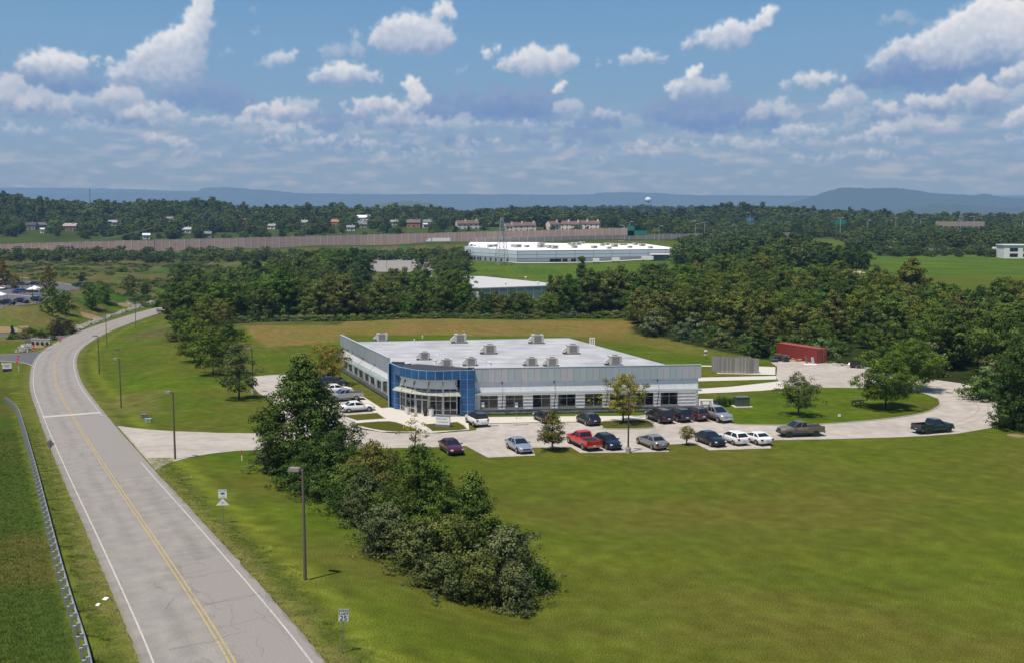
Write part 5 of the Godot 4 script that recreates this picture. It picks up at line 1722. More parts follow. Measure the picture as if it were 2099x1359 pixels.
func site_objects():
	# lamp posts down the road
	for q in [[Vector2(-13.36, -64), 7.4, -0.25, "nearest brown lamp post, between the road and the thicket"], [Vector2(-36.03, -107.35), 7.3, -0.3, "brown lamp post at the mouth of the car park drive"], [Vector2(-57.26, -147.81), 7.3, -0.3, "brown lamp post on the lawn above the green utility boxes"], [Vector2(-78.36, -192.32), 7.4, 0.1, "brown lamp post inside the road bend, by the small grey box"], [Vector2(-97.98, -245.65), 7.4, 0.3, "slim lamp post just past the road bend"], [Vector2(-109.63, -296.6), 7.4, 0.4, "slim lamp post beside the straight road above the bend"], [Vector2(-130, -394.55), 7.4, 0.4, "farthest lamp post, where the road goes behind the trees"]]:
		street_lamp(q[0], q[1], q[2], q[3])
	street_lamp(Vector2(13.18, -113.97), 7.0, -0.1, "tall dark lamp post on concrete footing in the front row of cars", true, M.pole_dark, "lamp posts in the car park")
	street_lamp(Vector2(-39.59, -154.55), 7.0, 0.1, "dark lamp post on concrete footing behind the tall tree at the drive", true, M.pole_dark, "lamp posts in the car park")
	# speed sign
	var t := thing("speed_limit_sign", "white speed limit 25 sign on a leaning post beside the road", "road sign", on(Vector2(-8.9, -51.39), -0.1), 0.12)
	t.rotation.z = -0.06
	var b := MB.new()
	b.bar(Vector3(0, -0.2, 0), Vector3(0, 2.5, 0), 0.06, 0.045)
	part("post", b.mesh(), M.steel, t)
	b = MB.new()
	b.box(Vector3(0, 2.22, 0.04), Vector3(0.52, 0.68, 0.012))
	part("plate", b.mesh(), M.white, t)
	b = MB.new()
	for q in [[0, 0.325, 0.48, 0.012], [0, -0.325, 0.48, 0.012], [-0.235, 0, 0.012, 0.64], [0.235, 0, 0.012, 0.64]]:
		b.box(Vector3(q[0], 2.22 + q[1], 0.048), Vector3(q[2], q[3], 0.004))
	part("border", b.mesh(), M.black, t)
	letters(t, "SPEED", 0.12, Vector3(0, 2.45, 0.05), M.black)
	letters(t, "LIMIT", 0.12, Vector3(0, 2.29, 0.05), M.black)
	letters(t, "25", 0.25, Vector3(0, 2.06, 0.05), M.black)
	# adopted road sign
	t = thing("roadside_sign", "white sign with a green tree emblem over a white triangular plate", "road sign", on(Vector2(-22.91, -79.11), -0.1), 0.1)
	b = MB.new()
	b.bar(Vector3(0, -0.2, 0), Vector3(0, 2.75, 0), 0.06, 0.045)
	part("post", b.mesh(), M.steel, t)
	b = MB.new()
	b.box(Vector3(0.02, 2.52, 0.04), Vector3(0.64, 0.68, 0.012))
	part("square_plate", b.mesh(), M.white, t)
	b = MB.new()
	b.tri(Vector3(-0.53, 1.6, 0.045), Vector3(0.53, 1.6, 0.045), Vector3(0.01, 2.15, 0.045))
	b.tri(Vector3(0.53, 1.6, 0.033), Vector3(-0.53, 1.6, 0.033), Vector3(0.01, 2.15, 0.033))
	part("triangular_plate", b.mesh(), M.white, t)
	b = MB.new()
	var arc := PackedVector2Array()
	for k in 13:
		var a := PI * k / 12.0
		arc.append(Vector2(0.02 + 0.19 * cos(a), 2.49 + 0.15 * sin(a) + (0.03 if k % 3 == 1 else 0.0)))
	arc.append_array(PackedVector2Array([Vector2(-0.03, 2.5), Vector2(-0.01, 2.42), Vector2(0.05, 2.42), Vector2(0.07, 2.5)]))
	for i in range(0, Geometry2D.triangulate_polygon(arc).size(), 3):
		var ix := Geometry2D.triangulate_polygon(arc)
		b.tri(Vector3(arc[ix[i]].x, arc[ix[i]].y, 0.05), Vector3(arc[ix[i + 1]].x, arc[ix[i + 1]].y, 0.05), Vector3(arc[ix[i + 2]].x, arc[ix[i + 2]].y, 0.05))
	part("tree_emblem", b.mesh(), mat(Color(0.01, 0.16, 0.11), 0.6), t)
	var inkb := mat(Color(0.12, 0.17, 0.38), 0.7)
	lines_of_print(t, 0.64, [[2.77, 0.085, 0.85], [2.28, 0.05, 0.6], [1.86, 0.04, 0.5], [1.76, 0.03, 0.25]], 0.05, inkb)
	# diamond warning sign, seen from behind
	t = thing("warning_sign", "back of a diamond shaped road sign beside the guard rail", "road sign", on(Vector2(-47.93, -104.25), -0.1), 0.05)
	b = MB.new()
	b.bar(Vector3(0, -0.2, 0), Vector3(0, 2.9, 0), 0.05, 0.05)
	part("post", b.mesh(), M.steel, t)
	b = MB.new()
	b.box(Vector3(0.02, 2.55, -0.04), Vector3(0.66, 0.66, 0.012), Basis(Vector3(0, 0, 1), PI / 4))
	part("plate", b.mesh(), mat(Color(0.20, 0.19, 0.16), 0.6, 0.2), t)
	guard_rail()
	utility_box("utility_box", Vector2(-50.11, -137.35), Vector3(0.75, 0.62, 0.6), Color(0.16, 0.165, 0.15), "grey utility box behind the pale green one near the drive", 0.2)
	utility_box("utility_box", Vector2(-48.4, -134.11), Vector3(0.85, 0.5, 0.6), Color(0.26, 0.36, 0.32), "pale green utility box near the mouth of the drive", 0.1)
	utility_box("utility_box", Vector2(-90.85, -233.73), Vector3(0.7, 0.6, 0.5), Color(0.15, 0.17, 0.16), "small dark utility box on the lawn inside the road bend", 0.1)
	b = MB.new()
	b.tube([Vector3.ZERO, Vector3(0, 0.62, 0)], [0.09, 0.09], 8)
	single("marker_post", b.mesh(), mat(Color(0.55, 0.08, 0.02), 0.6), "short orange marker post behind the utility boxes", "marker post", on(Vector2(-49.26, -137.11), -0.02))
	t = thing("marker_post", "red and white marker post on the grass south of the drive", "marker post", on(Vector2(-28.98, -107.65), -0.05))
	b = MB.new()
	b.base_box(Vector3.ZERO, Vector3(0.09, 0.65, 0.04))
	part("white_lower_part", b.mesh(), M.white, t)
	b = MB.new()
	b.base_box(Vector3(0, 0.65, 0), Vector3(0.1, 0.55, 0.045))
	part("red_upper_part", b.mesh(), mat(Color(0.42, 0.05, 0.015), 0.6), t)
	for q in [[Vector2(-25.03, -60.72), 0.16, "scrap of white litter nearer the road edge"], [Vector2(-25.05, -59.66), 0.12, "scrap of white litter nearer the guard rail"]]:
		b = MB.new()
		b.tri(Vector3(-q[1], 0.02, 0), Vector3(q[1], 0.03, q[1]), Vector3(0.02, 0.16, -q[1] * 0.5))
		b.tri(Vector3(-q[1], 0.02, 0), Vector3(0.02, 0.16, -q[1] * 0.5), Vector3(q[1] * 0.6, 0.05, -q[1]))
		b.tri(Vector3(q[1], 0.03, q[1]), Vector3(q[1] * 1.4, 0.1, -q[1]), Vector3(0.02, 0.16, -q[1] * 0.5))
		single("litter", b.mesh(), M.white, q[2], "litter", on(q[0], 0.05))
	# at the entrance
	t = thing("monument_sign", "white name board on a grey plinth on the grass by the entrance", "sign", on(Vector2(-8.8, -128.55), 0.1), -0.28)
	b = MB.new()
	b.base_box(Vector3.ZERO, Vector3(2.0, 0.3, 0.45))
	part("plinth", b.mesh(), mat(Color(0.16, 0.16, 0.17), 0.8), t)
	b = MB.new()
	b.base_box(Vector3(0, 0.3, 0), Vector3(1.9, 1.15, 0.3))
	part("board", b.mesh(), M.white, t)
	b = MB.new()
	b.box(Vector3(0, 1.49, 0), Vector3(2.05, 0.1, 0.42))
	part("cap", b.mesh(), mat(Color(0.2, 0.2, 0.21), 0.8), t)
	lines_of_print(t, 1.9, [[1.02, 0.17, 0.62], [0.62, 0.13, 0.6]], 0.153, mat(Color(0.2, 0.23, 0.3), 0.7))
	b = MB.new()
	for k in 10:
		var a := 0.6 + k * 0.5
		b.box(Vector3(-0.72 + 0.13 * cos(a), 1.02 + 0.13 * sin(a), 0.153), Vector3(0.06, 0.05, 0.004), Basis(Vector3(0, 0, 1), a))
	part("emblem", b.mesh(), mat(Color(0.16, 0.2, 0.3), 0.7), t)
	for q in [[Vector2(-14.23, -137.03), "white planter of brown flowers left of the entrance doors"], [Vector2(-10.83, -135.45), "white planter right of the entrance doors"]]:
		var pl := thing("planter", q[1], "planter", v3(q[0], 0.1), 0.2, "planters at the entrance")
		b = MB.new()
		b.lathe(Vector3.ZERO, [Vector2(0.28, 0), Vector2(0.38, 0.95), Vector2(0.4, 0.95), Vector2(0.4, 1.0), Vector2(0.33, 1.0), Vector2(0.33, 0.9), Vector2(0, 0.9)], 4)
		part("pot", b.mesh(), M.white, pl)
		var fl := MB.new()
		leaves(fl, Vector3(0, 1.12, 0), 0.42, 0.2, 90, 0.12, Color(0.11, 0.055, 0.03), 3)
		part("foliage", fl.mesh(), M.leaf, pl)
	t = thing("litter_bin", "black litter bin at the entrance, between the planters", "litter bin", v3(Vector2(-11.65, -135.8), 0.1))
	b = MB.new()
	b.lathe(Vector3.ZERO, [Vector2(0.24, 0), Vector2(0.26, 0.8), Vector2(0.2, 0.92), Vector2(0.0, 0.95)], 12)
	part("body", b.mesh(), M.black, t)
	for q in [[Vector2(-3.85, -133.91), "blue and white accessible parking sign nearest the blue entrance"], [Vector2(0.58, -133.74), "blue and white accessible parking sign before the second window"]]:
		t = thing("parking_sign", q[1], "parking sign", v3(q[0], 0.02), 0.1, "accessible parking signs")
		b = MB.new()
		b.tube([Vector3.ZERO, Vector3(0, 2.2, 0)], [0.035, 0.035], 6)
		part("post", b.mesh(), M.steel, t)
		b = MB.new()
		b.box(Vector3(0, 1.95, 0.045), Vector3(0.34, 0.62, 0.012))
		part("plate", b.mesh(), M.white, t)
		b = MB.new()
		b.box(Vector3(0, 2.06, 0.053), Vector3(0.27, 0.3, 0.004))
		part("blue_field", b.mesh(), mat(Color(0.04, 0.16, 0.42), 0.6), t)
		b = MB.new()
		b.lathe(Vector3(-0.02, 2.14, 0.056), [Vector2(0.03, -0.03), Vector2(0.03, 0.03)], 8)
		b.bar(Vector3(-0.02, 2.11, 0.057), Vector3(-0.01, 2.03, 0.057), 0.025, 0.006)
		b.bar(Vector3(-0.01, 2.03, 0.057), Vector3(0.06, 2.02, 0.057), 0.006, 0.025)
		part("wheelchair_symbol", b.mesh(), M.white, t)
	# east lawn
	picnic_table(Vector2(27.64, -143.7), 0.1, M.galv, "pale metal picnic table on the patio at the corner of the building", true)
	picnic_table(Vector2(49.34, -143.9), 0.25, M.black, "black picnic table on the lawn beside the round shade tree", false)
	b = MB.new()
	t = thing("transformer", "dark green transformer cabinet on a concrete pad on the lawn", "transformer", v3(Vector2(32.62, -143.51), 0), 0.12)
	b.base_box(Vector3.ZERO, Vector3(2.6, 0.1, 2.2))
	part("pad", b.mesh(), M.concrete, t)
	b = MB.new()
	b.base_box(Vector3(0, 0.1, 0), Vector3(1.9, 1.25, 1.4))
	part("cabinet", b.mesh(), mat(Color(0.06, 0.085, 0.06), 0.5, 0.1), t)
	b = MB.new()
	b.box(Vector3(0, 1.385, 0), Vector3(2.0, 0.07, 1.5))
	part("lid", b.mesh(), mat(Color(0.085, 0.12, 0.09), 0.5, 0.1), t)
	b = MB.new()
	b.base_box(Vector3(0, 0.15, 0.71), Vector3(0.02, 1.15, 0.03))
	part("door_seam", b.mesh(), M.black, t)
	for q in [[Vector2(29.93, -143.7), 1.25, "larger clump of tall ornamental grass left of the transformer"], [Vector2(31.48, -144.48), 0.9, "smaller clump of tall ornamental grass against the transformer"]]:
		b = MB.new()
		var r := RandomNumberGenerator.new()
		r.seed = int(q[1] * 100)
		for k in 700:
			var a := r.randf() * TAU
			var rr: float = q[1] * sqrt(r.randf()) * 0.45
			var p := Vector3(cos(a) * rr, 0, sin(a) * rr)
			var tip: Vector3 = p + Vector3(cos(a), 0, sin(a)) * r.randf_range(0.1, 0.6) * q[1] + Vector3(0, r.randf_range(0.9, 1.45) * q[1], 0)
			var sd := Vector3(-sin(a), 0, cos(a)) * 0.025
			b.col = Color(0.10, 0.15, 0.03) * r.randf_range(0.7, 1.3)
			b.tri(p - sd, p + sd, tip)
		single("ornamental_grass", b.mesh(), M.leaf, q[2], "ornamental grass", v3(q[0], 0), 0, "ornamental grasses")
	t = thing("waste_bin", "small blue bin on the patio by the ornamental grass", "bin", v3(Vector2(29.12, -144.88), 0.04))
	b = MB.new()
	b.base_box(Vector3.ZERO, Vector3(0.5, 0.55, 0.45))
	part("bin_body", b.mesh(), mat(Color(0.02, 0.05, 0.16), 0.6), t)
	b = MB.new()
	b.base_box(Vector3(0, 0.55, 0), Vector3(0.54, 0.08, 0.5))
	part("lid", b.mesh(), M.trim, t)
	t = thing("small_sign", "tiny white sign low on the lawn inside the turning loop", "sign", v3(Vector2(43.79, -134.94), 0))
	b = MB.new()
	b.base_box(Vector3.ZERO, Vector3(0.05, 0.3, 0.03))
	part("stake", b.mesh(), M.steel, t)
	b = MB.new()
	b.base_box(Vector3(0, 0.15, 0.02), Vector3(0.36, 0.36, 0.015))
	part("plate", b.mesh(), M.white, t)
	lines_of_print(t, 0.36, [[0.34, 0.1, 0.4]], 0.032, inkb)
	enclosure()
	container()
	yard_junk()
	for q in [[Vector2(37.25, -195.16), "white disc golf basket on the mown field right of the office"], [Vector2(-61.6, -288.75), "white disc golf basket at the far edge of the field"]]:
		t = thing("disc_basket", q[1], "disc golf basket", on(q[0]), 0, "disc golf baskets")
		b = MB.new()
		b.tube([Vector3.ZERO, Vector3(0, 1.45, 0)], [0.03, 0.03], 6)
		part("pole", b.mesh(), M.steel, t)
		b = MB.new()
		b.lathe(Vector3.ZERO, [Vector2(0.34, 1.28), Vector2(0.34, 1.48), Vector2(0.0, 1.5)], 12)
		part("top_band", b.mesh(), M.white, t)
		b = MB.new()
		b.lathe(Vector3.ZERO, [Vector2(0.0, 0.62), Vector2(0.34, 0.62), Vector2(0.36, 0.82)], 12)
		part("basket", b.mesh(), M.white, t)
		b = MB.new()
		for k in 12:
			var a := TAU * k / 12
			b.bar(Vector3(cos(a) * 0.3, 1.28, sin(a) * 0.3), Vector3(cos(a) * 0.08, 0.8, sin(a) * 0.08), 0.02, 0.02)
		part("chains", b.mesh(), M.steel, t)

func picnic_table(p: Vector2, yaw: float, m: Material, lb: String, benches: bool):
	var t := thing("picnic_table", lb, "picnic table", v3(p, 0.04), yaw)
	var b := MB.new()
	for k in 5:
		b = MB.new()
		b.box(Vector3(0, 0.75, -0.3 + k * 0.15), Vector3(1.85, 0.05, 0.135))
		part("table_slat", b.mesh(), m, t)
	for z in [-0.75, 0.75]:
		b = MB.new()
		b.box(Vector3(0, 0.45, z), Vector3(1.85, 0.05, 0.27))
		part("seat", b.mesh(), m, t)
	for x in [-0.65, 0.65]:
		b = MB.new()
		b.bar(Vector3(x, 0, -0.55), Vector3(x, 0.74, -0.2), 0.08, 0.08)
		b.bar(Vector3(x, 0, 0.55), Vector3(x, 0.74, 0.2), 0.08, 0.08)
		b.bar(Vector3(x, 0.41, -0.8), Vector3(x, 0.41, 0.8), 0.08, 0.06)
		part("leg_frame", b.mesh(), m, t)

func guard_rail():
	var t := thing("guard_rail", "long steel guard rail on wooden posts along the left side of the road", "guard rail")
	var pts := smooth_line([Vector2(-78.77, -157.39), Vector2(-75.71, -152.67), Vector2(-69.15, -141.63), Vector2(-50.65, -106.26), Vector2(-38.27, -82.24), Vector2(-30.86, -67.86), Vector2(-26.32, -59.19), Vector2(-22.74, -52.48), Vector2(-20.65, -48.33), Vector2(-18.76, -44.46)], 12)
	var b := MB.new()
	# the W of the beam, facing the road
	var prof := [Vector2(0.0, 0.44), Vector2(0.055, 0.49), Vector2(0.055, 0.53), Vector2(0.0, 0.585), Vector2(0.0, 0.605), Vector2(0.055, 0.66), Vector2(0.055, 0.70), Vector2(0.0, 0.75)]
	var prev := []
	var dist := 0.0
	var next := 0.3
	var posts := []
	for i in pts.size():
		var p: Vector2 = pts[i]
		var f: Vector2 = (pts[mini(i + 1, pts.size() - 1)] - pts[maxi(i - 1, 0)]).normalized()
		var s := Vector2(-f.y, f.x)    # towards the road when walking south
		if s.x < 0:
			s = -s
		var ring := []
		for q in prof:
			ring.append(on(p) + Vector3(s.x * q.x, q.y, s.y * q.x))
		if prev.size():
			for k in prof.size() - 1:
				b.quad(prev[k], ring[k], ring[k + 1], prev[k + 1])
				var bk := Vector3(s.x, 0, s.y) * -0.006
				b.quad(prev[k + 1] + bk, ring[k + 1] + bk, ring[k] + bk, prev[k] + bk)
			var l := p.distance_to(pts[i - 1])
			while dist + l > next:
				posts.append([pts[i - 1].lerp(p, (next - dist) / l), s])
				next += 1.9
			dist += l
		prev = ring
	part("beam", b.mesh(), M.galv, t)
	var pm := box_mesh(Vector3(0.17, 0.84, 0.13), Vector3(0, 0.24, 0))
	var bm := box_mesh(Vector3(0.2, 0.34, 0.13), Vector3(0, 0.6, 0))
	var pmat := mat(Color(0.30, 0.30, 0.29), 0.9)
	for q in posts:
		var yaw := atan2(-q[1].y, q[1].x)
		var o := part("post", pm, pmat, t)
		var at: Vector2 = q[0] - q[1] * 0.31
		o.position = on(at)
		o.rotation.y = yaw
		o = part("block", bm, M.galv, t)
		at = q[0] - q[1] * 0.105
		o.position = on(at)
		o.rotation.y = yaw

func plank_mat(r: RandomNumberGenerator) -> Color:
	var g := r.randf_range(0.7, 1.2)
	return Color(0.40, 0.385, 0.36) * g

func enclosure():
	var t := thing("wooden_enclosure", "weathered grey plank enclosure on the lawn right of the office", "fence")
	var a: Vector2 = Vector2(36.02, -175.36)
	var e: Vector2 = Vector2(40.65, -174.79)
	var g: Vector2 = Vector2(42.63, -175.13)
	var back := Vector2(-0.9, -2.6)
	var r := RandomNumberGenerator.new()
	r.seed = 31
	var mats := []
	for k in 5:
		mats.append(textured(plank_mat(r), 0.95, M.wood.albedo_texture, 1.1))
	for s in [[a, e, 2.75], [e, g, 2.55], [g, g + back, 2.5], [a + back, a, 2.65], [g + back, a + back, 2.6]]:
		var l: float = s[0].distance_to(s[1])
		var n := int(l / 0.26)
		var u := v3(s[1] - s[0], 0).normalized()
		var bas := Basis(u, Vector3.UP, u.cross(Vector3.UP))
		for k in n:
			var h: float = s[2] + r.randf_range(-0.07, 0.07)
			var m := box_mesh(Vector3(l / n - 0.02, h, 0.03), Vector3(0, h * 0.5, 0))
			var o := part("plank", m, mats[r.randi() % 5], t)
			o.transform = Transform3D(bas.rotated(u.cross(Vector3.UP), r.randf_range(-0.012, 0.012)), v3(s[0], 0.02) + u * ((k + 0.5) * l / n) + bas.z * r.randf_range(0.0, 0.02))
		for h in [0.5, 1.4, 2.25]:
			var b := MB.new()
			b.bar(v3(s[0], h) - bas.z * 0.07, v3(s[1], h) - bas.z * 0.07, 0.05, 0.1)
			part("rail", b.mesh(), mats[0], t)
	for p in [a, e, g, g + back, a + back]:
		var b := MB.new()
		b.base_box(v3(p, 0) + Vector3(0.0, 0, -0.1), Vector3(0.12, 2.6, 0.12))
		part("post", b.mesh(), mats[1], t)

func container():
	var o := Vector2(56.43, -187.45)
	var dir := Vector2(-0.47, -0.8827)
	var side := Vector2(0.8827, -0.47)
	var l := 10.8
	var w := 2.4
	var h := 2.75
	var t := thing("shipping_container", "long rust red shipping container at the edge of the yard", "shipping container")
	var u := v3(dir, 0)
	# local frame: along the long side seen from the yard, left end far away
	var far: Vector2 = o + dir * l
	var bu := v3(-dir, 0)
	for q in [[far, bu, l, "side_wall"], [o + side * w, -bu, l, "side_wall"], [far + side * w, v3(-side, 0), w, "end_wall"]]:
		var bas := Basis(q[1], Vector3.UP, (q[1] as Vector3).cross(Vector3.UP))
		var b := MB.new()
		box_at(b, v3(q[0], 0), bas, 0.06, q[2] - 0.06, 0.15, h - 0.1, -0.08, -0.04)
		var x := 0.12
		while x < q[2] - 0.2:
			box_at(b, v3(q[0], 0), bas, x, x + 0.11, 0.16, h - 0.11, -0.045, -0.008)
			x += 0.275
		part(q[3], b.mesh(), M.red, t)
		var fr := MB.new()
		box_at(fr, v3(q[0], 0), bas, 0, q[2], 0.02, 0.16, -0.12, 0.0)
		box_at(fr, v3(q[0], 0), bas, 0, q[2], h - 0.1, h, -0.12, 0.0)
		part("rail", fr.mesh(), M.red, t)
	for c in [o, o + side * w, far, far + side * w]:
		var b := MB.new()
		var ctr: Vector2 = o + dir * l * 0.5 + side * w * 0.5
		b.base_box(v3(c.lerp(ctr, 0.0), 0.0) + v3((ctr - c).normalized() * 0.09, 0), Vector3(0.16, h + 0.004, 0.16), Basis(u, Vector3.UP, u.cross(Vector3.UP)))
		part("corner_post", b.mesh(), M.red, t)
	var rb := MB.new()
	rb.prism(PackedVector2Array([o + (side + dir) * 0.03, o + side * (w - 0.03) + dir * 0.03, far + side * (w - 0.03) - dir * 0.03, far + side * 0.03 - dir * 0.03]), h - 0.09, h - 0.03)
	var x := 0.3
	while x < l - 0.2:
		rb.bar(v3(o + dir * x + side * 0.12, h - 0.02), v3(o + dir * x + side * (w - 0.12), h - 0.02), 0.12, 0.03)
		x += 0.45
	part("roof", rb.mesh(), mat(Color(0.36, 0.075, 0.055), 0.55), t)
	var eb := Basis(v3(side, 0), Vector3.UP, v3(side, 0).cross(Vector3.UP))
	for k in 2:
		var b := MB.new()
		box_at(b, v3(o, 0), eb, 0.1 + k * (w * 0.5 - 0.09), w * 0.5 - 0.01 + k * (w * 0.5 - 0.09), 0.17, h - 0.11, -0.09, -0.03)
		for y in [0.5, 1.1, 1.7, 2.3]:
			box_at(b, v3(o, 0), eb, 0.16 + k * (w * 0.5 - 0.09), w * 0.5 - 0.07 + k * (w * 0.5 - 0.09), y - 0.04, y + 0.04, -0.035, -0.01)
		var d := part("door", b.mesh(), M.red, t)
		for s in 2:
			var rod := MB.new()
			var ux := 0.35 + k * 1.1 + s * 0.5
			rod.bar(v3(o, 0) + eb.x * ux + eb.z * 0.02 + Vector3(0, 0.1, 0), v3(o, 0) + eb.x * ux + eb.z * 0.02 + Vector3(0, h - 0.06, 0), 0.05, 0.05)
			for y in [0.35, 1.0, 1.6, 2.4]:
				rod.box(v3(o, 0) + eb.x * ux + eb.z * 0.02 + Vector3(0, y, 0), Vector3(0.16, 0.06, 0.06), eb)
			part("lock_rod", rod.mesh(), mat(Color(0.34, 0.16, 0.15), 0.5, 0.2), d)
	var lbl := MB.new()
	box_at(lbl, v3(o, 0), eb, w - 0.85, w - 0.3, 1.62, 1.74, 0.0, 0.012)
	part("yellow_label", lbl.mesh(), mat(Color(0.6, 0.38, 0.06), 0.6), t)

func yard_junk():
	var r := RandomNumberGenerator.new()
	r.seed = 8
	var wood := mat(Color(0.115, 0.105, 0.10), 0.95)
	# stacks of old grey pallets
	for q in [[Vector2(50.14, -190.99), 8, "taller stack of weathered grey pallets beside the red container"], [Vector2(51.34, -190.31), 7, "middle stack of weathered grey pallets beside the red container"], [Vector2(49.06, -189.97), 3, "lowest stack of weathered grey pallets at the corner of the yard"]]:
		var t := thing("pallet_stack", q[2], "pallets", v3(q[0], 0.03), r.randf_range(-0.3, 0.3), "pallet stacks in the yard")
		for k in q[1]:
			var b := MB.new()
			for s in 5:
				b.box(Vector3(0, 0.14, -0.5 + s * 0.25), Vector3(1.2, 0.03, 0.13))
			for s in 3:
				b.box(Vector3(-0.55 + s * 0.55, 0.07, 0), Vector3(0.08, 0.11, 1.1))
			var p := part("pallet", b.mesh(), wood, t)
			p.position = Vector3(r.randf_range(-0.1, 0.1), k * 0.17, r.randf_range(-0.1, 0.1))
			p.rotation.y = r.randf_range(-0.12, 0.12)
	var t := thing("metal_rack", "grey metal rack leaning on the red container", "rack", v3(Vector2(54.69, -187.98), 0.03), 1.05)
	for k in 5:
		var b := MB.new()
		b.bar(Vector3(-0.6 + k * 0.3, 0, 0), Vector3(-0.6 + k * 0.3, 1.4, -0.3), 0.05, 0.05)
		part("upright", b.mesh(), M.steel, t)
	for h in [0.1, 0.75, 1.35]:
		var b := MB.new()
		b.bar(Vector3(-0.65, h, -h * 0.21), Vector3(0.65, h, -h * 0.21), 0.05, 0.05)
		part("crossbar", b.mesh(), M.steel, t)
	var b2 := MB.new()
	b2.box(Vector3(0, 0.65, -0.12), Vector3(1.0, 1.3, 0.05), Basis(Vector3.RIGHT, -0.22))
	single("spare_board", b2.mesh(), mat(Color(0.5, 0.52, 0.53), 0.6), "pale panel leaning on the container door end", "panel", v3(Vector2(55.52, -186.8), 0.03), 0.85)
	b2 = MB.new()
	b2.prism(PackedVector2Array([Vector2(-1.2, -0.5), Vector2(1.1, -0.6), Vector2(1.2, 0.5), Vector2(-1.0, 0.55)]), 0.0, 0.06)
	single("white_board", b2.mesh(), M.white, "white board lying flat on the yard before the container", "board", v3(Vector2(54.76, -186.34), 0.03), -0.2)
	var heaps := [[Vector2(53.44, -190.99), Color(0.36, 0.2, 0.07), 0.9, "heap of orange and tan scrap beside the red container"], [Vector2(53.56, -194.45), Color(0.6, 0.6, 0.58), 0.8, "white sacks on dark drums between pallets and container"], [Vector2(59.3, -185.7), Color(0.4, 0.41, 0.42), 0.6, "first pale heap right of the container, at the wood's edge"], [Vector2(60.79, -185.06), Color(0.42, 0.42, 0.43), 0.7, "grey and white heap halfway between container and black trailer"], [Vector2(61.42, -183.47), Color(0.62, 0.62, 0.62), 0.75, "white domed sack just left of the black trailer"], [Vector2(63.25, -180.08), Color(0.5, 0.5, 0.5), 0.7, "pale heap partly hidden by the shade trees at the yard's edge"]]
	for h in heaps:
		var b := MB.new()
		var q := RandomNumberGenerator.new()
		q.seed = int(h[0].x * 10)
		for k in 9:
			b.col = h[1] * q.randf_range(0.5, 1.25)
			b.box(Vector3(q.randf_range(-1, 1) * h[2], q.randf_range(0.1, 0.35) * h[2] * 1.3, q.randf_range(-0.6, 0.6) * h[2]), Vector3(q.randf_range(0.3, 0.9), q.randf_range(0.15, 0.5), q.randf_range(0.3, 0.7)) * h[2], Basis.from_euler(Vector3(q.randf_range(-0.4, 0.4), q.randf() * 3.0, q.randf_range(-0.4, 0.4))))
		if h[1].r > 0.55:
			b.col = Color(0.66, 0.66, 0.65)
			b.lathe(Vector3(0, 0.1, 0), [Vector2(0.62, 0.0), Vector2(0.66, 0.3), Vector2(0.5, 0.6), Vector2(0.2, 0.72), Vector2(0, 0.74)], 10)
		single("scrap_heap", b.mesh(), M.rough, h[3], "scrap heap", v3(h[0], 0.0), 0, "odds and ends in the yard")
	t = thing("black_trailer", "low black dump trailer at the wood's edge right of the container", "trailer", v3(Vector2(62.05, -181.92), 0.02), -0.25)
	var b := MB.new()
	b.box(Vector3(0, 0.75, 0.6), Vector3(2.6, 0.8, 0.06))
	b.box(Vector3(0, 0.75, -0.6), Vector3(2.6, 0.8, 0.06))
	b.box(Vector3(-1.28, 0.75, 0), Vector3(0.06, 0.8, 1.2))
	b.box(Vector3(1.28, 0.75, 0), Vector3(0.06, 0.8, 1.2))
	b.box(Vector3(0, 0.38, 0), Vector3(2.6, 0.06, 1.2))
	part("box", b.mesh(), M.black, t)
	for z in [-0.7, 0.7]:
		b = MB.new()
		b.tube([Vector3(0.2, 0.33, z - 0.1), Vector3(0.2, 0.33, z + 0.1)], [0.33, 0.33], 12)
		part("wheel", b.mesh(), M.tyre, t)
	b = MB.new()
	b.bar(Vector3(-1.3, 0.4, 0), Vector3(-2.2, 0.4, 0), 0.08, 0.08)
	part("tow_bar", b.mesh(), M.black, t)

# ------------------------------------------------------------------ foliage
func leaves(b: MB, c: Vector3, r: float, flat: float, n: int, size: float, col: Color, seed_: int, out := Vector3.ZERO):
	var q := RandomNumberGenerator.new()
	q.seed = seed_
	for k in n:
		var d := Vector3(q.randfn(), q.randfn() * 0.8 + 0.25, q.randfn()).normalized()
		var rr := pow(q.randf(), 0.45)
		var p := c + Vector3(d.x * r, d.y * flat * 1.0, d.z * r) * rr
		var nn := (d + Vector3(q.randfn(), q.randfn() + 0.5, q.randfn()) * 0.55 + out * 0.4).normalized()
		var tt := nn.cross(Vector3(q.randfn(), q.randfn(), q.randfn())).normalized()
		var bb := nn.cross(tt)
		var s := size * q.randf_range(0.7, 1.25)
		var sn := (nn * 0.7 + d * 0.5 + out * 0.3).normalized()
		var cc := col * q.randf_range(0.78, 1.22)
		var v0 := p - tt * s * 0.5
		var v1 := p + bb * s * 0.33 + nn * s * 0.06
		var v2 := p + tt * s * 0.5
		var v3_ := p - bb * s * 0.33 + nn * s * 0.06
		b.v.append_array([v0, v1, v2, v0, v2, v3_])
		b.n.append_array([sn, sn, sn, sn, sn, sn])
		b.c.append_array([cc, cc, cc, cc, cc, cc])

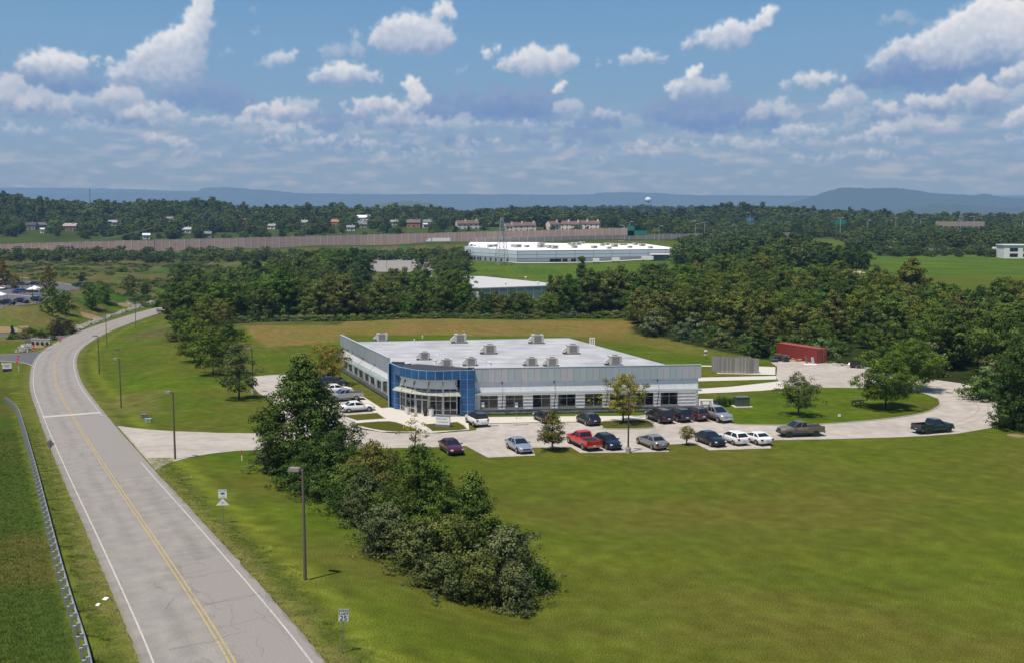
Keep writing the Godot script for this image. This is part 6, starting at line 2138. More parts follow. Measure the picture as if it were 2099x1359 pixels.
func profile(kind: String, t: float) -> float:
	match kind:
		"round": return pow(maxf(0.0, 1.0 - pow(absf(2.0 * t - 0.86) / 1.14, 2.2)), 0.5)
		"oval": return pow(maxf(0.0, sin(PI * pow(t * 0.97 + 0.02, 0.62))), 0.8)
		"pear": return pow(maxf(0.0, sin(PI * pow(t * 0.96 + 0.03, 0.52))), 0.85)
		"cone": return (1.0 - t) * 0.95 + 0.05
		"dome": return sqrt(maxf(0.0, 1.0 - t * t)) * (0.92 + 0.08 * t)
		"vase": return pow(maxf(0.0, sin(PI * pow(t * 0.95 + 0.02, 1.15))), 0.7)
	return 1.0

func crown(seed_: int, kind: String, h: float, r: float, ncl: int, npc: int, leaf: float, clr: float, c1: Color, c2: Color, lump := 0.3) -> ArrayMesh:
	var b := MB.new()
	var q := RandomNumberGenerator.new()
	q.seed = seed_
	for k in ncl:
		var t := q.randf()
		var a := q.randf() * TAU
		var pr := profile(kind, t)
		if q.randf() > 0.25 + 0.8 * pr:
			t = q.randf() * 0.8
			pr = profile(kind, t)
		var lob := 1.0 + lump * nz.get_noise_3d(cos(a) * 1.3 + seed_, t * 2.6, sin(a) * 1.3) * 1.6
		var f := pow(q.randf(), 0.38)
		var c := Vector3(cos(a) * r * pr * f * lob, t * h, sin(a) * r * pr * f * lob)
		var tone := clampf(0.5 + 0.9 * nz.get_noise_3d(c.x * 0.35 + seed_, c.y * 0.35, c.z * 0.35) + q.randf_range(-0.28, 0.28), 0, 1)
		var out := Vector3(c.x, (t - 0.35) * r, c.z).normalized()
		leaves(b, c, clr * q.randf_range(0.7, 1.3), clr * q.randf_range(0.5, 0.85), npc, leaf, c1.lerp(c2, tone), q.randi(), out)
	return b.mesh()

func trunk(seed_: int, h: float, r: float, spread: float, limbs: int) -> ArrayMesh:
	var b := MB.new()
	var q := RandomNumberGenerator.new()
	q.seed = seed_
	var bend := Vector3(q.randf_range(-0.3, 0.3), 0, q.randf_range(-0.3, 0.3))
	b.tube([Vector3(0, -0.4, 0), Vector3(0, 0.25, 0), bend * 0.3 + Vector3(0, h * 0.35, 0), bend + Vector3(0, h * 0.8, 0)], [r * 1.35, r, r * 0.75, r * 0.2], 8)
	for k in limbs:
		var a := TAU * k / limbs + q.randf()
		var y := h * q.randf_range(0.28, 0.6)
		var e := Vector3(cos(a) * spread * q.randf_range(0.55, 0.85), y + h * q.randf_range(0.1, 0.25), sin(a) * spread * q.randf_range(0.55, 0.85))
		var s := bend * (y / h) + Vector3(0, y, 0)
		b.tube([s, s.lerp(e, 0.5) + Vector3(0, h * 0.03, 0), e], [r * 0.4, r * 0.27, r * 0.08], 5)
	return b.mesh()

func leafy(t: Node3D, seed_: int, kind: String, h: float, r: float, y0: float, ncl: int, npc: int, leaf: float, clr: float, c1: Color, c2: Color, tr := 0.14, lump := 0.3):
	part("trunk", trunk(seed_, y0 + h * 0.8, tr, r * 0.8, 6), M.bark, t)
	var c := part("crown", crown(seed_, kind, h, r, ncl, npc, leaf, clr, c1, c2, lump), M.leaf, t)
	c.position.y = y0

const G1 := Color(0.034, 0.062, 0.011)
const G2 := Color(0.078, 0.135, 0.02)

func plant(called: String, kind: String, px: Vector2, h: float, w: float, y0: float, lb: String, cat: String, o := {}) -> Node3D:
	# one tree or bush of its own: h is the whole height, w the width of the crown
	var t := thing(called, lb, cat, on(px, -0.05), 0, o.get("group", ""))
	var r := w * 0.5
	var ch_ := h - y0
	var clr: float = o.get("clr", clampf(r * 0.24, 0.25, 0.85))
	var leaf: float = o.get("leaf", 0.24)
	var area: float = 2.0 * PI * r * ch_ * o.get("dense", 1.0)
	var ncl := int(clampf(area / (clr * clr) * 0.62, 12, 1000))
	var npc := int(clampf(5.2 * clr * clr / (leaf * leaf), 12, 130))
	leafy(t, int(abs(px.x * 37.0 + px.y * 11.0)) + 5, kind, ch_ - clr * 0.5, r - clr * 0.6, y0, ncl, npc, leaf, clr, o.get("c1", G1), o.get("c2", G2), o.get("tr", 0.05 + h * 0.012), o.get("lump", 0.3))
	if o.get("pale", false):
		(t.get_node("trunk") as MeshInstance3D).material_override = M.bark_pale
	return t

func trees_near():
	var olive1 := Color(0.075, 0.078, 0.02)
	var olive2 := Color(0.13, 0.12, 0.03)
	var yel1 := Color(0.12, 0.115, 0.02)
	var yel2 := Color(0.24, 0.20, 0.035)
	var grey1 := Color(0.046, 0.06, 0.024)
	var grey2 := Color(0.09, 0.11, 0.048)
	var dk1 := Color(0.022, 0.042, 0.010)
	var dk2 := Color(0.055, 0.095, 0.018)
	# young trees in and round the car park
	plant("young_tree", "oval", Vector2(-11.08, -114.47), 4.5, 3.2, 1.4, "nearly bare young tree with yellow leaves before the entrance sign", "tree", {"c1": yel1, "c2": yel2, "dense": 0.24, "clr": 0.34, "leaf": 0.17, "pale": true, "lump": 0.6})
	plant("young_tree", "pear", Vector2(4.6, -114.97), 4.9, 3.6, 1.05, "small round olive green tree between the silver blue sedan and red pickup", "tree", {"c1": olive1, "c2": olive2, "leaf": 0.17, "clr": 0.42, "dense": 1.15})
	plant("young_tree", "vase", Vector2(14.48, -131.08), 6.6, 6.6, 1.3, "loose yellow green tree on the grass island by the building", "tree", {"c1": Color(0.10, 0.11, 0.015), "c2": yel2, "leaf": 0.2, "clr": 0.55, "dense": 0.72, "lump": 0.55})
	plant("young_tree", "round", Vector2(20.49, -117.93), 2.5, 2.1, 0.85, "smallest tree in the car park, left of the black sedan", "tree", {"c1": olive1, "c2": olive2, "leaf": 0.14, "clr": 0.3, "dense": 1.0})
	plant("shade_tree", "oval", Vector2(38.73, -136.32), 6.4, 6.0, 1.3, "lone dark green tree with a pointed crown on the lawn in the loop", "tree", {"leaf": 0.2, "clr": 0.55, "dense": 0.75, "lump": 0.45, "c1": Color(0.045, 0.065, 0.02), "c2": Color(0.09, 0.12, 0.035)})
	plant("shade_tree", "round", Vector2(52.47, -141.79), 7.6, 8.4, 1.5, "broad bright green tree beside the black picnic table", "tree", {"leaf": 0.22, "clr": 0.65, "dense": 1.7, "c1": Color(0.036, 0.066, 0.010), "c2": Color(0.088, 0.135, 0.018)})
	plant("shade_tree", "round", Vector2(62.04, -157.29), 8.3, 8.6, 1.4, "broad bright green tree behind the one by the picnic table", "tree", {"leaf": 0.22, "clr": 0.65, "dense": 1.7, "c1": Color(0.036, 0.068, 0.010), "c2": Color(0.09, 0.14, 0.018)})
	plant("shade_tree", "round", Vector2(-29.54, -162.07), 7.0, 6.0, 1.6, "yellow and orange tinted tree at the far corner of the left wall", "tree", {"c1": Color(0.09, 0.092, 0.016), "c2": Color(0.20, 0.145, 0.026), "leaf": 0.22, "clr": 0.6, "dense": 0.9, "lump": 0.5})
	# the tall tree at the drive
	plant("tall_tree", "pear", Vector2(-21.4, -102.98), 12.6, 10.0, 0.6, "tall dense dark green tree standing beside the drive", "tree", {"leaf": 0.27, "clr": 0.74, "dense": 1.7, "lump": 0.28, "c1": Color(0.03, 0.052, 0.012), "c2": Color(0.075, 0.115, 0.022)})
	plant("leaning_tree", "round", Vector2(-17.22, -108.25), 4.6, 4.6, 0.8, "thin leaning bush on the right flank of the tall tree at the drive", "bush", {"leaf": 0.2, "clr": 0.5, "dense": 0.6, "c1": grey1, "c2": grey2, "lump": 0.6})
	# the thicket between road and lawn
	var th := [
		["bush", "dome", Vector2(-24.47, -102.01), 3.2, 3.8, "greyish bush at the left foot of the tall tree", grey1, grey2],
		["bush", "dome", Vector2(-20.17, -93.6), 2.4, 4.6, "low dark creeper covered bush under the tall tree", dk1, dk2],
		["bush", "dome", Vector2(-17.3, -89.99), 2.3, 4.4, "low dark bush behind the nearest lamp post", dk1, dk2],
		["small_tree", "pear", Vector2(-16.89, -96.52), 5.4, 5.2, "rounded dark bush right of the lamp head", dk1, dk2],
		["small_tree", "oval", Vector2(-12.84, -92.66), 5.2, 5.4, "yellow green bushy tree at the back of the thicket", olive1, olive2],
		["bush", "dome", Vector2(-13.78, -83.59), 2.8, 4.4, "dark green bush on the road side of the thicket", dk1, dk2],
		["bush", "dome", Vector2(-11.51, -79.12), 4.2, 4.0, "silvery grey bush on the road side of the thicket", grey1, grey2],
		["tall_tree", "pear", Vector2(-6.95, -75.6), 8.6, 6.6, "tallest dark tree in the middle of the thicket, with a pointed top", Color(0.032, 0.06, 0.012), Color(0.085, 0.13, 0.022)],
		["bush", "dome", Vector2(-9, -72.12), 3.6, 4.4, "grey green bush below the tallest thicket tree", grey1, grey2],
		["bush", "dome", Vector2(-6.43, -69.1), 3.6, 4.8, "broad dark bush at the road side foot of the tallest thicket tree", Color(0.05, 0.065, 0.022), Color(0.10, 0.12, 0.04)],
		["small_tree", "oval", Vector2(-2.91, -72.6), 7.4, 3.8, "slim tree with a feathery top at the lawn end of the thicket", Color(0.035, 0.062, 0.012), Color(0.085, 0.125, 0.024)],
		["bush", "dome", Vector2(-4.05, -68.99), 4.4, 4.8, "large olive green bush at the front of the thicket", Color(0.055, 0.07, 0.018), Color(0.12, 0.14, 0.035)],
		["bush", "dome", Vector2(-0.32, -68.61), 4.2, 4.6, "large greyish bush at the lawn end of the thicket", grey1, Color(0.115, 0.135, 0.06)],
		["bush", "dome", Vector2(-2.09, -65.83), 3.2, 3.8, "rounded bush at the front tip of the thicket", Color(0.05, 0.065, 0.018), Color(0.115, 0.13, 0.035)],
		["bush", "dome", Vector2(0.08, -65.32), 2.7, 3.4, "last grey green bush of the thicket, nearest the camera", grey1, Color(0.11, 0.125, 0.05)],
		["bush", "dome", Vector2(-19.65, -98.65), 3.6, 4.6, "dark bush tucked between the tall tree and the rounded dark bush", dk1, dk2],
		["bush", "dome", Vector2(-14.34, -89.24), 3.4, 4.4, "fresh green bush in the middle of the upper thicket", Color(0.04, 0.065, 0.014), Color(0.09, 0.13, 0.026)],
		["bush", "dome", Vector2(-9.89, -84.58), 3.8, 4.6, "olive bush behind the silvery grey one", olive1, Color(0.11, 0.12, 0.03)],
		["bush", "dome", Vector2(-4.81, -78.89), 3.8, 4.4, "dark bush on the lawn side of the tallest thicket tree", dk1, dk2],
		["bush", "dome", Vector2(-1.41, -72.68), 3.4, 4.0, "dark bush between the slim tree and the large greyish bush", dk1, Color(0.07, 0.10, 0.02)],
		["bush", "dome", Vector2(-4.64, -65.28), 2.6, 3.8, "low bush on the road side of the large olive one", Color(0.05, 0.065, 0.022), Color(0.10, 0.12, 0.04)],
		["bush", "dome", Vector2(1.59, -68.09), 2.0, 2.6, "small dark bush poking out onto the lawn from the thicket", dk1, dk2]]
	for q in th:
		plant(q[0], q[1], q[2], q[3] * (1.1 if q[0] == "bush" else 1.0), q[4] * 1.22, 0.15 if q[1] == "dome" else 0.5, q[5], "tree" if q[0] != "bush" else "bush", {"leaf": 0.17, "clr": 0.42 if q[0] == "bush" else 0.52, "dense": 1.15 if q[0] == "bush" else 1.1, "c1": q[6], "c2": q[7], "lump": 0.5, "group": "trees and bushes of the roadside thicket"})
	# the group on the slope above the bend
	var gr := [
		[Vector2(-40.37, -149.35), 8.8, 6.4, "thin crowned grey green tree in front of the group on the slope", grey1, Color(0.09, 0.115, 0.045), 0.6, "oval"],
		[Vector2(-51.25, -173.65), 8.6, 7.6, "broad green tree at the front of the group on the slope", G1, Color(0.10, 0.14, 0.022), 1.0, "round"],
		[Vector2(-59.36, -189.64), 8.4, 7.0, "left tree of the group on the slope, over its own shadow", G1, Color(0.10, 0.14, 0.022), 1.0, "round"],
		[Vector2(-52.8, -189.64), 8.0, 6.6, "right hand tree of the group on the slope", dk1, Color(0.08, 0.11, 0.02), 0.9, "oval"],
		[Vector2(-80.01, -247.47), 8.6, 7.2, "tree of the slope group nearest the far road", G1, Color(0.09, 0.13, 0.024), 1.0, "round"],
		[Vector2(-68.53, -227.08), 10.5, 7.6, "yellow green tall tree at the back of the slope group", Color(0.06, 0.08, 0.014), Color(0.14, 0.165, 0.024), 0.95, "oval"],
		[Vector2(-70.92, -248.96), 9.5, 7.4, "olive tinted tree at the back of the slope group", Color(0.06, 0.07, 0.018), Color(0.13, 0.125, 0.03), 0.95, "round"]]
	for q in gr:
		plant("slope_tree", q[7], q[0], q[1], q[2], 1.2, q[3], "tree", {"leaf": 0.27, "clr": 0.66, "dense": q[6], "c1": q[4], "c2": q[5], "group": "trees on the slope above the bend", "lump": 0.4})
	plant("bush", "dome", Vector2(-81.83, -244.73), 3.0, 4.6, 0.1, "brownish bush on the road side of the slope group", "bush", {"c1": Color(0.07, 0.065, 0.025), "c2": Color(0.13, 0.12, 0.05), "leaf": 0.22})
	# right edge
	plant("tall_tree", "round", Vector2(64.51, -127.16), 12.5, 8.2, 0.4, "big dark tree at the right edge where the loop road turns", "tree", {"c1": dk1, "c2": Color(0.05, 0.085, 0.018), "leaf": 0.26, "clr": 0.75, "dense": 1.15})
	plant("bush", "dome", Vector2(63.01, -128.39), 3.8, 4.4, 0.1, "dark bush at the road edge under the big right hand tree", "bush", {"c1": dk1, "c2": Color(0.06, 0.09, 0.02), "leaf": 0.2, "clr": 0.5})

# ------------------------------------------------------------------ woods
func wood_protos():
	# a few grown trees, each with its own trunk and crown, to be copied
	var sets := [
		["wood_tree", "round", 11.0, 5.0, G1, Color(0.085, 0.115, 0.024), 1], ["wood_tree", "oval", 12.0, 4.6, Color(0.03, 0.05, 0.012), Color(0.065, 0.10, 0.02), 2],
		["wood_tree", "round", 10.0, 5.2, Color(0.05, 0.062, 0.016), Color(0.105, 0.12, 0.032), 3], ["wood_tree", "vase", 11.5, 5.0, Color(0.042, 0.062, 0.013), Color(0.10, 0.125, 0.024), 4],
		["wood_tree", "oval", 11.0, 4.4, Color(0.052, 0.06, 0.018), Color(0.105, 0.115, 0.032), 5], ["wood_tree", "dome", 9.0, 5.2, Color(0.035, 0.055, 0.013), Color(0.08, 0.11, 0.026), 6]]
	var L := []
	for s in sets:
		var t := Node3D.new()
		t.name = s[0]
		leafy(t, 100 + s[6], s[1], s[2] - 1.2, s[3] - 0.5, 1.4, 150, 52, 0.40, 0.95, s[4], s[5], 0.2, 0.45)
		L.append(t)
	proto.wood = L
	L = []
	for s in [["dome", 3.2, 2.5, Color(0.05, 0.066, 0.02), Color(0.105, 0.125, 0.04), 21], ["dome", 2.6, 2.6, Color(0.035, 0.06, 0.013), Color(0.085, 0.125, 0.024), 22], ["dome", 3.6, 2.3, Color(0.06, 0.075, 0.035), Color(0.115, 0.135, 0.065), 23]]:
		var t := Node3D.new()
		t.name = "edge_bush"
		leafy(t, s[5], s[0], s[1], s[2] - 0.3, 0.0, 60, 46, 0.27, 0.6, s[3], s[4], 0.06, 0.5)
		L.append(t)
	proto.bush = L
	var t := Node3D.new()
	t.name = "cedar_tree"
	leafy(t, 31, "cone", 9.0, 2.5, 0.6, 110, 46, 0.3, 0.62, Color(0.022, 0.042, 0.014), Color(0.05, 0.08, 0.024), 0.16, 0.25)
	proto.cedar = t
	# far trees, cheaper
	L = []
	for s in [["round", 13.0, 6.2, Color(0.030, 0.05, 0.014), Color(0.075, 0.10, 0.026), 41], ["oval", 15.0, 5.6, Color(0.026, 0.045, 0.013), Color(0.06, 0.088, 0.022), 42], ["dome", 11.0, 6.4, Color(0.04, 0.058, 0.015), Color(0.09, 0.115, 0.03), 43], ["cone", 15.0, 3.6, Color(0.02, 0.036, 0.014), Color(0.04, 0.065, 0.022), 44]]:
		var f := Node3D.new()
		f.name = "far_tree"
		part("trunk", trunk(s[5], s[1] * 0.8, 0.25, s[2] * 0.6, 3), M.bark, f)
		var c := part("crown", crown(s[5], s[0], s[1] - 2.0, s[2] - 0.6, 75, 20, 1.05, 1.5, s[3], s[4], 0.5), M.leaf, f)
		c.position.y = 1.6
		L.append(f)
	proto.far = L
	M.tints = [M.leaf]
	for c in [Color(1.25, 1.25, 0.95), Color(0.86, 0.98, 0.9), Color(1.12, 1.12, 0.9), Color(1.0, 1.28, 0.95), Color(0.74, 0.86, 0.82)]:
		M.tints.append(leaf_mat(c))

func plant_copy(src: Node3D, called: String, at: Vector2, s: Vector3, lb: String, grp: String, r: RandomNumberGenerator, tint := -1, cat := "tree") -> Node3D:
	var o: Node3D = src.duplicate()
	o.name = numbered(called)
	add_child(o, true)
	o.position = on(at, -0.15)
	o.rotation.y = r.randf() * TAU
	o.scale = s
	tag(o, lb, cat, grp)
	var k: int = tint if tint >= 0 else r.randi() % M.tints.size()
	if k > 0:
		(o.get_node("crown") as MeshInstance3D).material_override = M.tints[k]
	return o

const KINDS := ["round crowned", "tall oval", "broad olive", "spreading", "brownish oval", "low domed"]
const TINTS := ["plain green", "pale yellow green", "blue green", "warm brown green", "fresh green", "very dark green"]

func fits(p: Vector2, taken: Array, gap: float) -> bool:
	for q in taken:
		if q.distance_squared_to(p) < gap * gap:
			return false
	return true

func woods():
	wood_protos()
	var r := RandomNumberGenerator.new()
	r.seed = 77
	# --- the wood beyond the yard and loop: nearest trees first
	var lo := Vector2(1e9, 1e9)
	var hi := -lo
	for p in forest:
		lo = lo.min(p)
		hi = hi.max(p)
	var spots := []
	var taken := []
	for k in 14000:
		var p := Vector2(r.randf_range(lo.x, hi.x), r.randf_range(lo.y, hi.y))
		if not in_poly(p, forest) or p.x / -p.y > 0.56:
			continue
		var d := -p.y
		if not fits(p, taken, 4.2 + d * 0.012):
			continue
		taken.append(p)
		spots.append(p)
	spots.sort_custom(func(a, b): return a.length() < b.length())
	var n := 0
	var rest := []
	for p in spots:
		var edge := 1e9
		for i in forest.size():
			edge = minf(edge, p.distance_to(Geometry2D.get_closest_point_to_segment(p, forest[i], forest[(i + 1) % forest.size()])))
		var front: bool = -p.y < 240 and edge < 9.0
		var yard: bool = p.x > 50 and p.x < 74 and -p.y < 216
		var s: float = r.randf_range(0.75, 1.08) * (0.46 if front else (0.62 if yard else 0.92))
		if n < 245:
			if front:
				plant_copy(proto.bush[r.randi() % 3], "edge_bush", p, Vector3(1.3, 1.2, 1.3) * r.randf_range(0.85, 1.35), "bush in the thick edge of the wood facing the office lawn", "bushes along the wood's edge", r, -1, "bush")
			else:
				var ki := r.randi() % 6
				var ti := r.randi() % 6
				plant_copy(proto.wood[ki], "wood_tree", p, Vector3(s * r.randf_range(0.9, 1.15), s, s * r.randf_range(0.9, 1.15)), "%s %s tree in the dense wood, %s" % [TINTS[ti], KINDS[ki], "yard side" if -p.y < 225 else ("in its middle" if -p.y < 290 else "green field side")], "trees of the wood beyond the loop", r, ti)
			n += 1
		else:
			rest.append(Transform3D(Basis(Vector3.UP, r.randf() * TAU).scaled(Vector3.ONE * s * 1.02), on(p, -0.15)))
	mass("wood_canopy", rest, [proto.wood[0], proto.wood[2], proto.wood[3]], r)
	# a few that stand out
	plant_copy(proto.wood[4], "brown_tinged_tree", Vector2(109.96, -282), Vector3(1.5, 1.3, 1.5), "broad dark tree with brown tinged top rising above the wood below the green field", "", r, 3)
	plant_copy(proto.wood[4], "brown_tinged_tree", Vector2(81.65, -335), Vector3(1.25, 1.15, 1.25), "tree with reddish brown patches in the middle of the wood's far side", "", r, 3)
	plant_copy(proto.wood[3], "yellow_green_tree", Vector2(43.94, -262), Vector3(1.0, 0.8, 1.0), "round yellow green tree at the near left end of the wood", "", r, 1)
	plant_copy(proto.bush[2], "grey_bush", Vector2(31.76, -232.17), Vector3(1.5, 1.6, 1.5), "grey green rounded bush standing out on the field at the wood's left end", "", r, 0, "bush")
	plant_copy(proto.cedar, "cedar_tree", Vector2(47.43, -196.59), Vector3(1.0, 0.8, 1.0), "dark bushy evergreen behind the plank enclosure", "", r)
	# --- belt of trees behind the mown field
	taken = []
	for k in 46:
		var f := k / 45.0
		var px := 360.0 + 980.0 * f
		if px > 1085 and px < 1120:
			continue
		var d := 284.0 + r.randf_range(-3, 9)
		var h := 0.95 + 0.30 * nz.get_noise_1d(px * 0.012) + r.randf_range(-0.1, 0.15)
		if px > 500 and px < 800:
			h += 0.12
		if px > 900 and px < 960:
			h += 0.2
		if px > 960 and px < 1140:
			h *= 0.6
		if px > 1140:
			h += 0.15
		if px > 740 and px < 985:
			h *= 0.82
		var ki := r.randi() % 6
		var ti: int = [0, 2, 2, 5, 4, 0][r.randi() % 6]
		plant_copy(proto.wood[ki], "belt_tree", Vector2((px - 1049.5) / 2100.0 * d, -d), Vector3(h * r.randf_range(0.85, 1.1), h, h * r.randf_range(0.85, 1.1)), "%s %s belt tree behind the field, %s" % [TINTS[ti], KINDS[ki], "left of the office" if px < 700 else ("before the low white hall" if px < 1085 else "right of the low white hall")], "trees of the belt behind the mown field", r, ti)
	for k in 30:
		var px := r.randf_range(350, 745)
		var d := r.randf_range(305, 345)
		var h := r.randf_range(0.8, 1.15)
		plant_copy(proto.wood[r.randi() % 6], "belt_tree", Vector2((px - 1049.5) / 2100.0 * d, -d), Vector3(h, h, h), "tree in the second row of the belt behind the mown field", "trees of the belt behind the mown field", r)
	plant_copy(proto.wood[4], "autumn_tree", Vector2(-36.78, -292), Vector3(0.8, 1.0, 0.8), "orange tinted tree among the green belt before the low white hall", "", r, 3)
	plant_copy(proto.cedar, "cedar_tree", Vector2(11.25, -300), Vector3(1.1, 1.2, 1.1), "dark pointed evergreen in the belt right of the low white hall", "", r)
	plant_copy(proto.cedar, "cedar_tree", Vector2(20.16, -296), Vector3(1.6, 1.75, 1.6), "tallest dark evergreen at the right end of the belt", "", r)
	for k in 40:
		var px := 470.0 + 860.0 * k / 39.0
		var d := 277.0 + r.randf_range(-2.0, 1.5)
		plant_copy(proto.bush[r.randi() % 3], "hedge_bush", Vector2((px - 1049.5) / 2100.0 * d, -d), Vector3(1.3, 0.55, 1.0) * r.randf_range(0.8, 1.15), "low bush in the rough strip along the far edge of the mown field", "bushes along the far edge of the field", r, -1, "bush")
	# --- clumps between the belt, the halls and the noise wall
	var mid := [[370, 480, 430, 470, 16, 0.95, "in the clump right of the meadow"], [500, 745, 440, 520, 40, 1.15, "left of the empty car park"], [640, 750, 480, 540, 18, 1.35, "beside the empty car park"], [785, 965, 393, 412, 12, 1.12, "by the low white hall"], [905, 960, 520, 560, 8, 0.95, "between white hall and factory"], [870, 950, 560, 600, 8, 0.8, "at the left corner of the factory"], [1140, 1330, 340, 400, 8, 0.8, "right of the low white hall"], [500, 640, 350, 420, 16, 0.9, "close behind the belt"], [360, 470, 340, 400, 9, 0.75, "beside the far end of the road"]]
	for m in mid:
		for k in m[4]:
			var px: float = r.randf_range(m[0], m[1])
			var d: float = r.randf_range(m[2], m[3])
			var h: float = m[5] * r.randf_range(0.8, 1.15)
			var ki := r.randi() % 6
			var ti: int = [0, 2, 2, 5, 4][r.randi() % 5]
			plant_copy(proto.wood[ki], "valley_tree", Vector2((px - 1049.5) / 2100.0 * d, -d), Vector3(h, h, h), "%s %s tree %s" % [TINTS[ti], KINDS[ki], m[6]], "trees in the valley before the noise wall", r, ti)
	plant_copy(proto.wood[1], "bright_tree", Vector2(-49.96, -560), Vector3(0.9, 1.15, 0.9), "bright yellow green tree at the edge of the empty car park", "", r, 1)
	# rows of shrubs under the noise wall
	var row := []
	for k in 360:
		var px := r.randf_range(-60, 1000)
		var d := r.randf_range(690, 800)
		var h := r.randf_range(0.32, 0.62)
		row.append(Transform3D(Basis(Vector3.UP, r.randf() * TAU).scaled(Vector3(h * 1.2, h, h * 1.2)), on(Vector2((px - 1049.5) / 2100.0 * d, -d), -0.3)))
	mass("roadside_shrubbery", row, [proto.far[0], proto.far[2]], r)
	# scrub and young trees on the rough meadow
	var scrub := []
	for k in 900:
		var px := r.randf_range(-80, 480)
		var d := r.randf_range(370, 690)
		var p := Vector2((px - 1049.5) / 2100.0 * d, -d)
		if nz.get_noise_2d(p.x * 0.018, p.y * 0.010) < 0.02 or (d < 470 and px < 170):
			continue
		var h := r.randf_range(0.25, 0.75) * (1.6 if r.randf() < 0.1 else 1.0)
		scrub.append(Transform3D(Basis(Vector3.UP, r.randf() * TAU).scaled(Vector3(h * 1.5, h * 0.8, h * 1.5)), on(p, -0.2)))
	mass("meadow_scrub", scrub, [proto.bush[0], proto.bush[1]], r)
	for q in [[Vector2(-130.85, -415), 0.75, "round golden bush before the clump at the meadow's right end"], [Vector2(-129.13, -425), 0.6, "smaller golden bush at the meadow's right end"]]:
		plant_copy(proto.wood[5], "golden_bush", q[0], Vector3(q[1] * 1.2, q[1] * 0.8, q[1] * 1.2), q[2], "", r, 3, "bush")
	# --- wooded country behind the noise wall, up to the skyline
	var near := []
	var far := []
	for h in HOMES:
		h.append(-bearing(h[0], h[1]).y)
	for k in 6600:
		var d := 962.0 + 545.0 * r.randf()
		var px := r.randf_range(-90, 2190)
		if (px > 915 and px < 1250 and d < 1150) or (px > 1560 and d < 1000) or (px > 980 and px < 1320 and d < 985):
			continue
		var p := Vector2((px - 1049.5) / 2100.0 * d, -d)
		var hidden := false
		for h in HOMES:
			if absf(px - h[0]) < h[2] * 0.5 + 7.0 and d < h[3] + 5.0 and d > h[3] - 170.0:
				hidden = true
		if hidden:
			continue
		if d < 1110 and nz.get_noise_2d(p.x * 0.02, p.y * 0.02) < -0.32:
			continue
		var s := r.randf_range(0.7, 1.3) * (0.85 if d < 1060 else 1.15) * (0.9 + 0.35 * nz.get_noise_2d(p.x * 0.006, p.y * 0.006))
		if d < 1075 and near.size() < 230:
			near.append([p, s])
		else:
			far.append(Transform3D(Basis(Vector3.UP, r.randf() * TAU).scaled(Vector3(s * 1.1, s * r.randf_range(0.85, 1.1), s * 1.1)), on(p, -0.5)))
	for q in near:
		var ki: int = [0, 0, 1, 2, 2, 3][r.randi() % 6]
		var ti := r.randi() % 6
		var hx: float = q[0].x / -q[0].y * 2100.0 + 1049.5
		plant_copy(proto.far[ki], "hillside_tree", q[0], Vector3(q[1], q[1], q[1]), "%s %s tree behind the noise wall, %s" % [TINTS[ti], ["round", "oval", "low wide", "pointed"][ki], "far left" if hx < 330 else ("left of centre" if hx < 660 else ("near the brick house" if hx < 915 else "right of the townhouses"))], "trees behind the noise wall", r, ti)
	for k in 60:   # between the townhouses
		var px := r.randf_range(915, 1250)
		var p := bearing(px, r.randf_range(442, 480))
		var s := r.randf_range(0.3, 0.55)
		far.append(Transform3D(Basis(Vector3.UP, r.randf() * TAU).scaled(Vector3(s * 1.3, s, s * 1.3)), on(p + Vector2(0, 9), -0.5)))
	mass("far_woods", far, [proto.far[0], proto.far[1], proto.far[2], proto.far[0], proto.far[2], proto.far[3]], r)
	# the right hand country between the wood and the hills
	var east := []
	for k in 2600:
		var d := r.randf_range(470, 990)
		var px := r.randf_range(1390, 2190)
		if (px > 1780 and d < 700) or (d < 560 and px < 1420) or (px > 1690 and px < 1800 and d < 640):
			continue
		var p := Vector2((px - 1049.5) / 2100.0 * d, -d)
		if d > 700 and px < 1600 and d < 935 and d > 880:
			continue
		if nz.get_noise_2d(p.x * 0.012, p.y * 0.008) < -0.12:
			continue
		var s := r.randf_range(0.55, 1.05)
		east.append(Transform3D(Basis(Vector3.UP, r.randf() * TAU).scaled(Vector3(s, s, s)), on(p, -0.4)))
	for k in 150:
		var px := r.randf_range(1790, 2200)
		var d := r.randf_range(612, 690)
		var s := r.randf_range(0.25, 0.5)
		east.append(Transform3D(Basis(Vector3.UP, r.randf() * TAU).scaled(Vector3(s * 1.3, s, s * 1.3)), on(Vector2((px - 1049.5) / 2100.0 * d, -d), -0.4)))
	mass("east_woods", east, [proto.far[0], proto.far[2], proto.far[1]], r)
	var beyond := []
	for k in 3000:
		var d := r.randf_range(1700, 2700)
		var px := r.randf_range(-100, 2200)
		var s := r.randf_range(0.9, 1.4)
		beyond.append(Transform3D(Basis(Vector3.UP, r.randf() * TAU).scaled(Vector3(s * 1.5, s, s * 1.5)), on(Vector2((px - 1049.5) / 2100.0 * d, -d), -0.5)))
	mass("distant_woods", beyond, [proto.far[0], proto.far[1]], r)
	# trees that stand out on the skyline
	for q in [[Vector2(-532.93, -1330), 1.35, "tall loose crowned tree standing above the skyline beside the mast"], [Vector2(231.64, -1250), 1.6, "big rounded tree rising above the skyline right of the water tower"], [Vector2(140.38, -1200), 1.5, "tall tree on the skyline just left of the water tower"]]:
		plant_copy(proto.far[1], "skyline_tree", q[0], Vector3.ONE * q[1], q[2], "", r, 5)
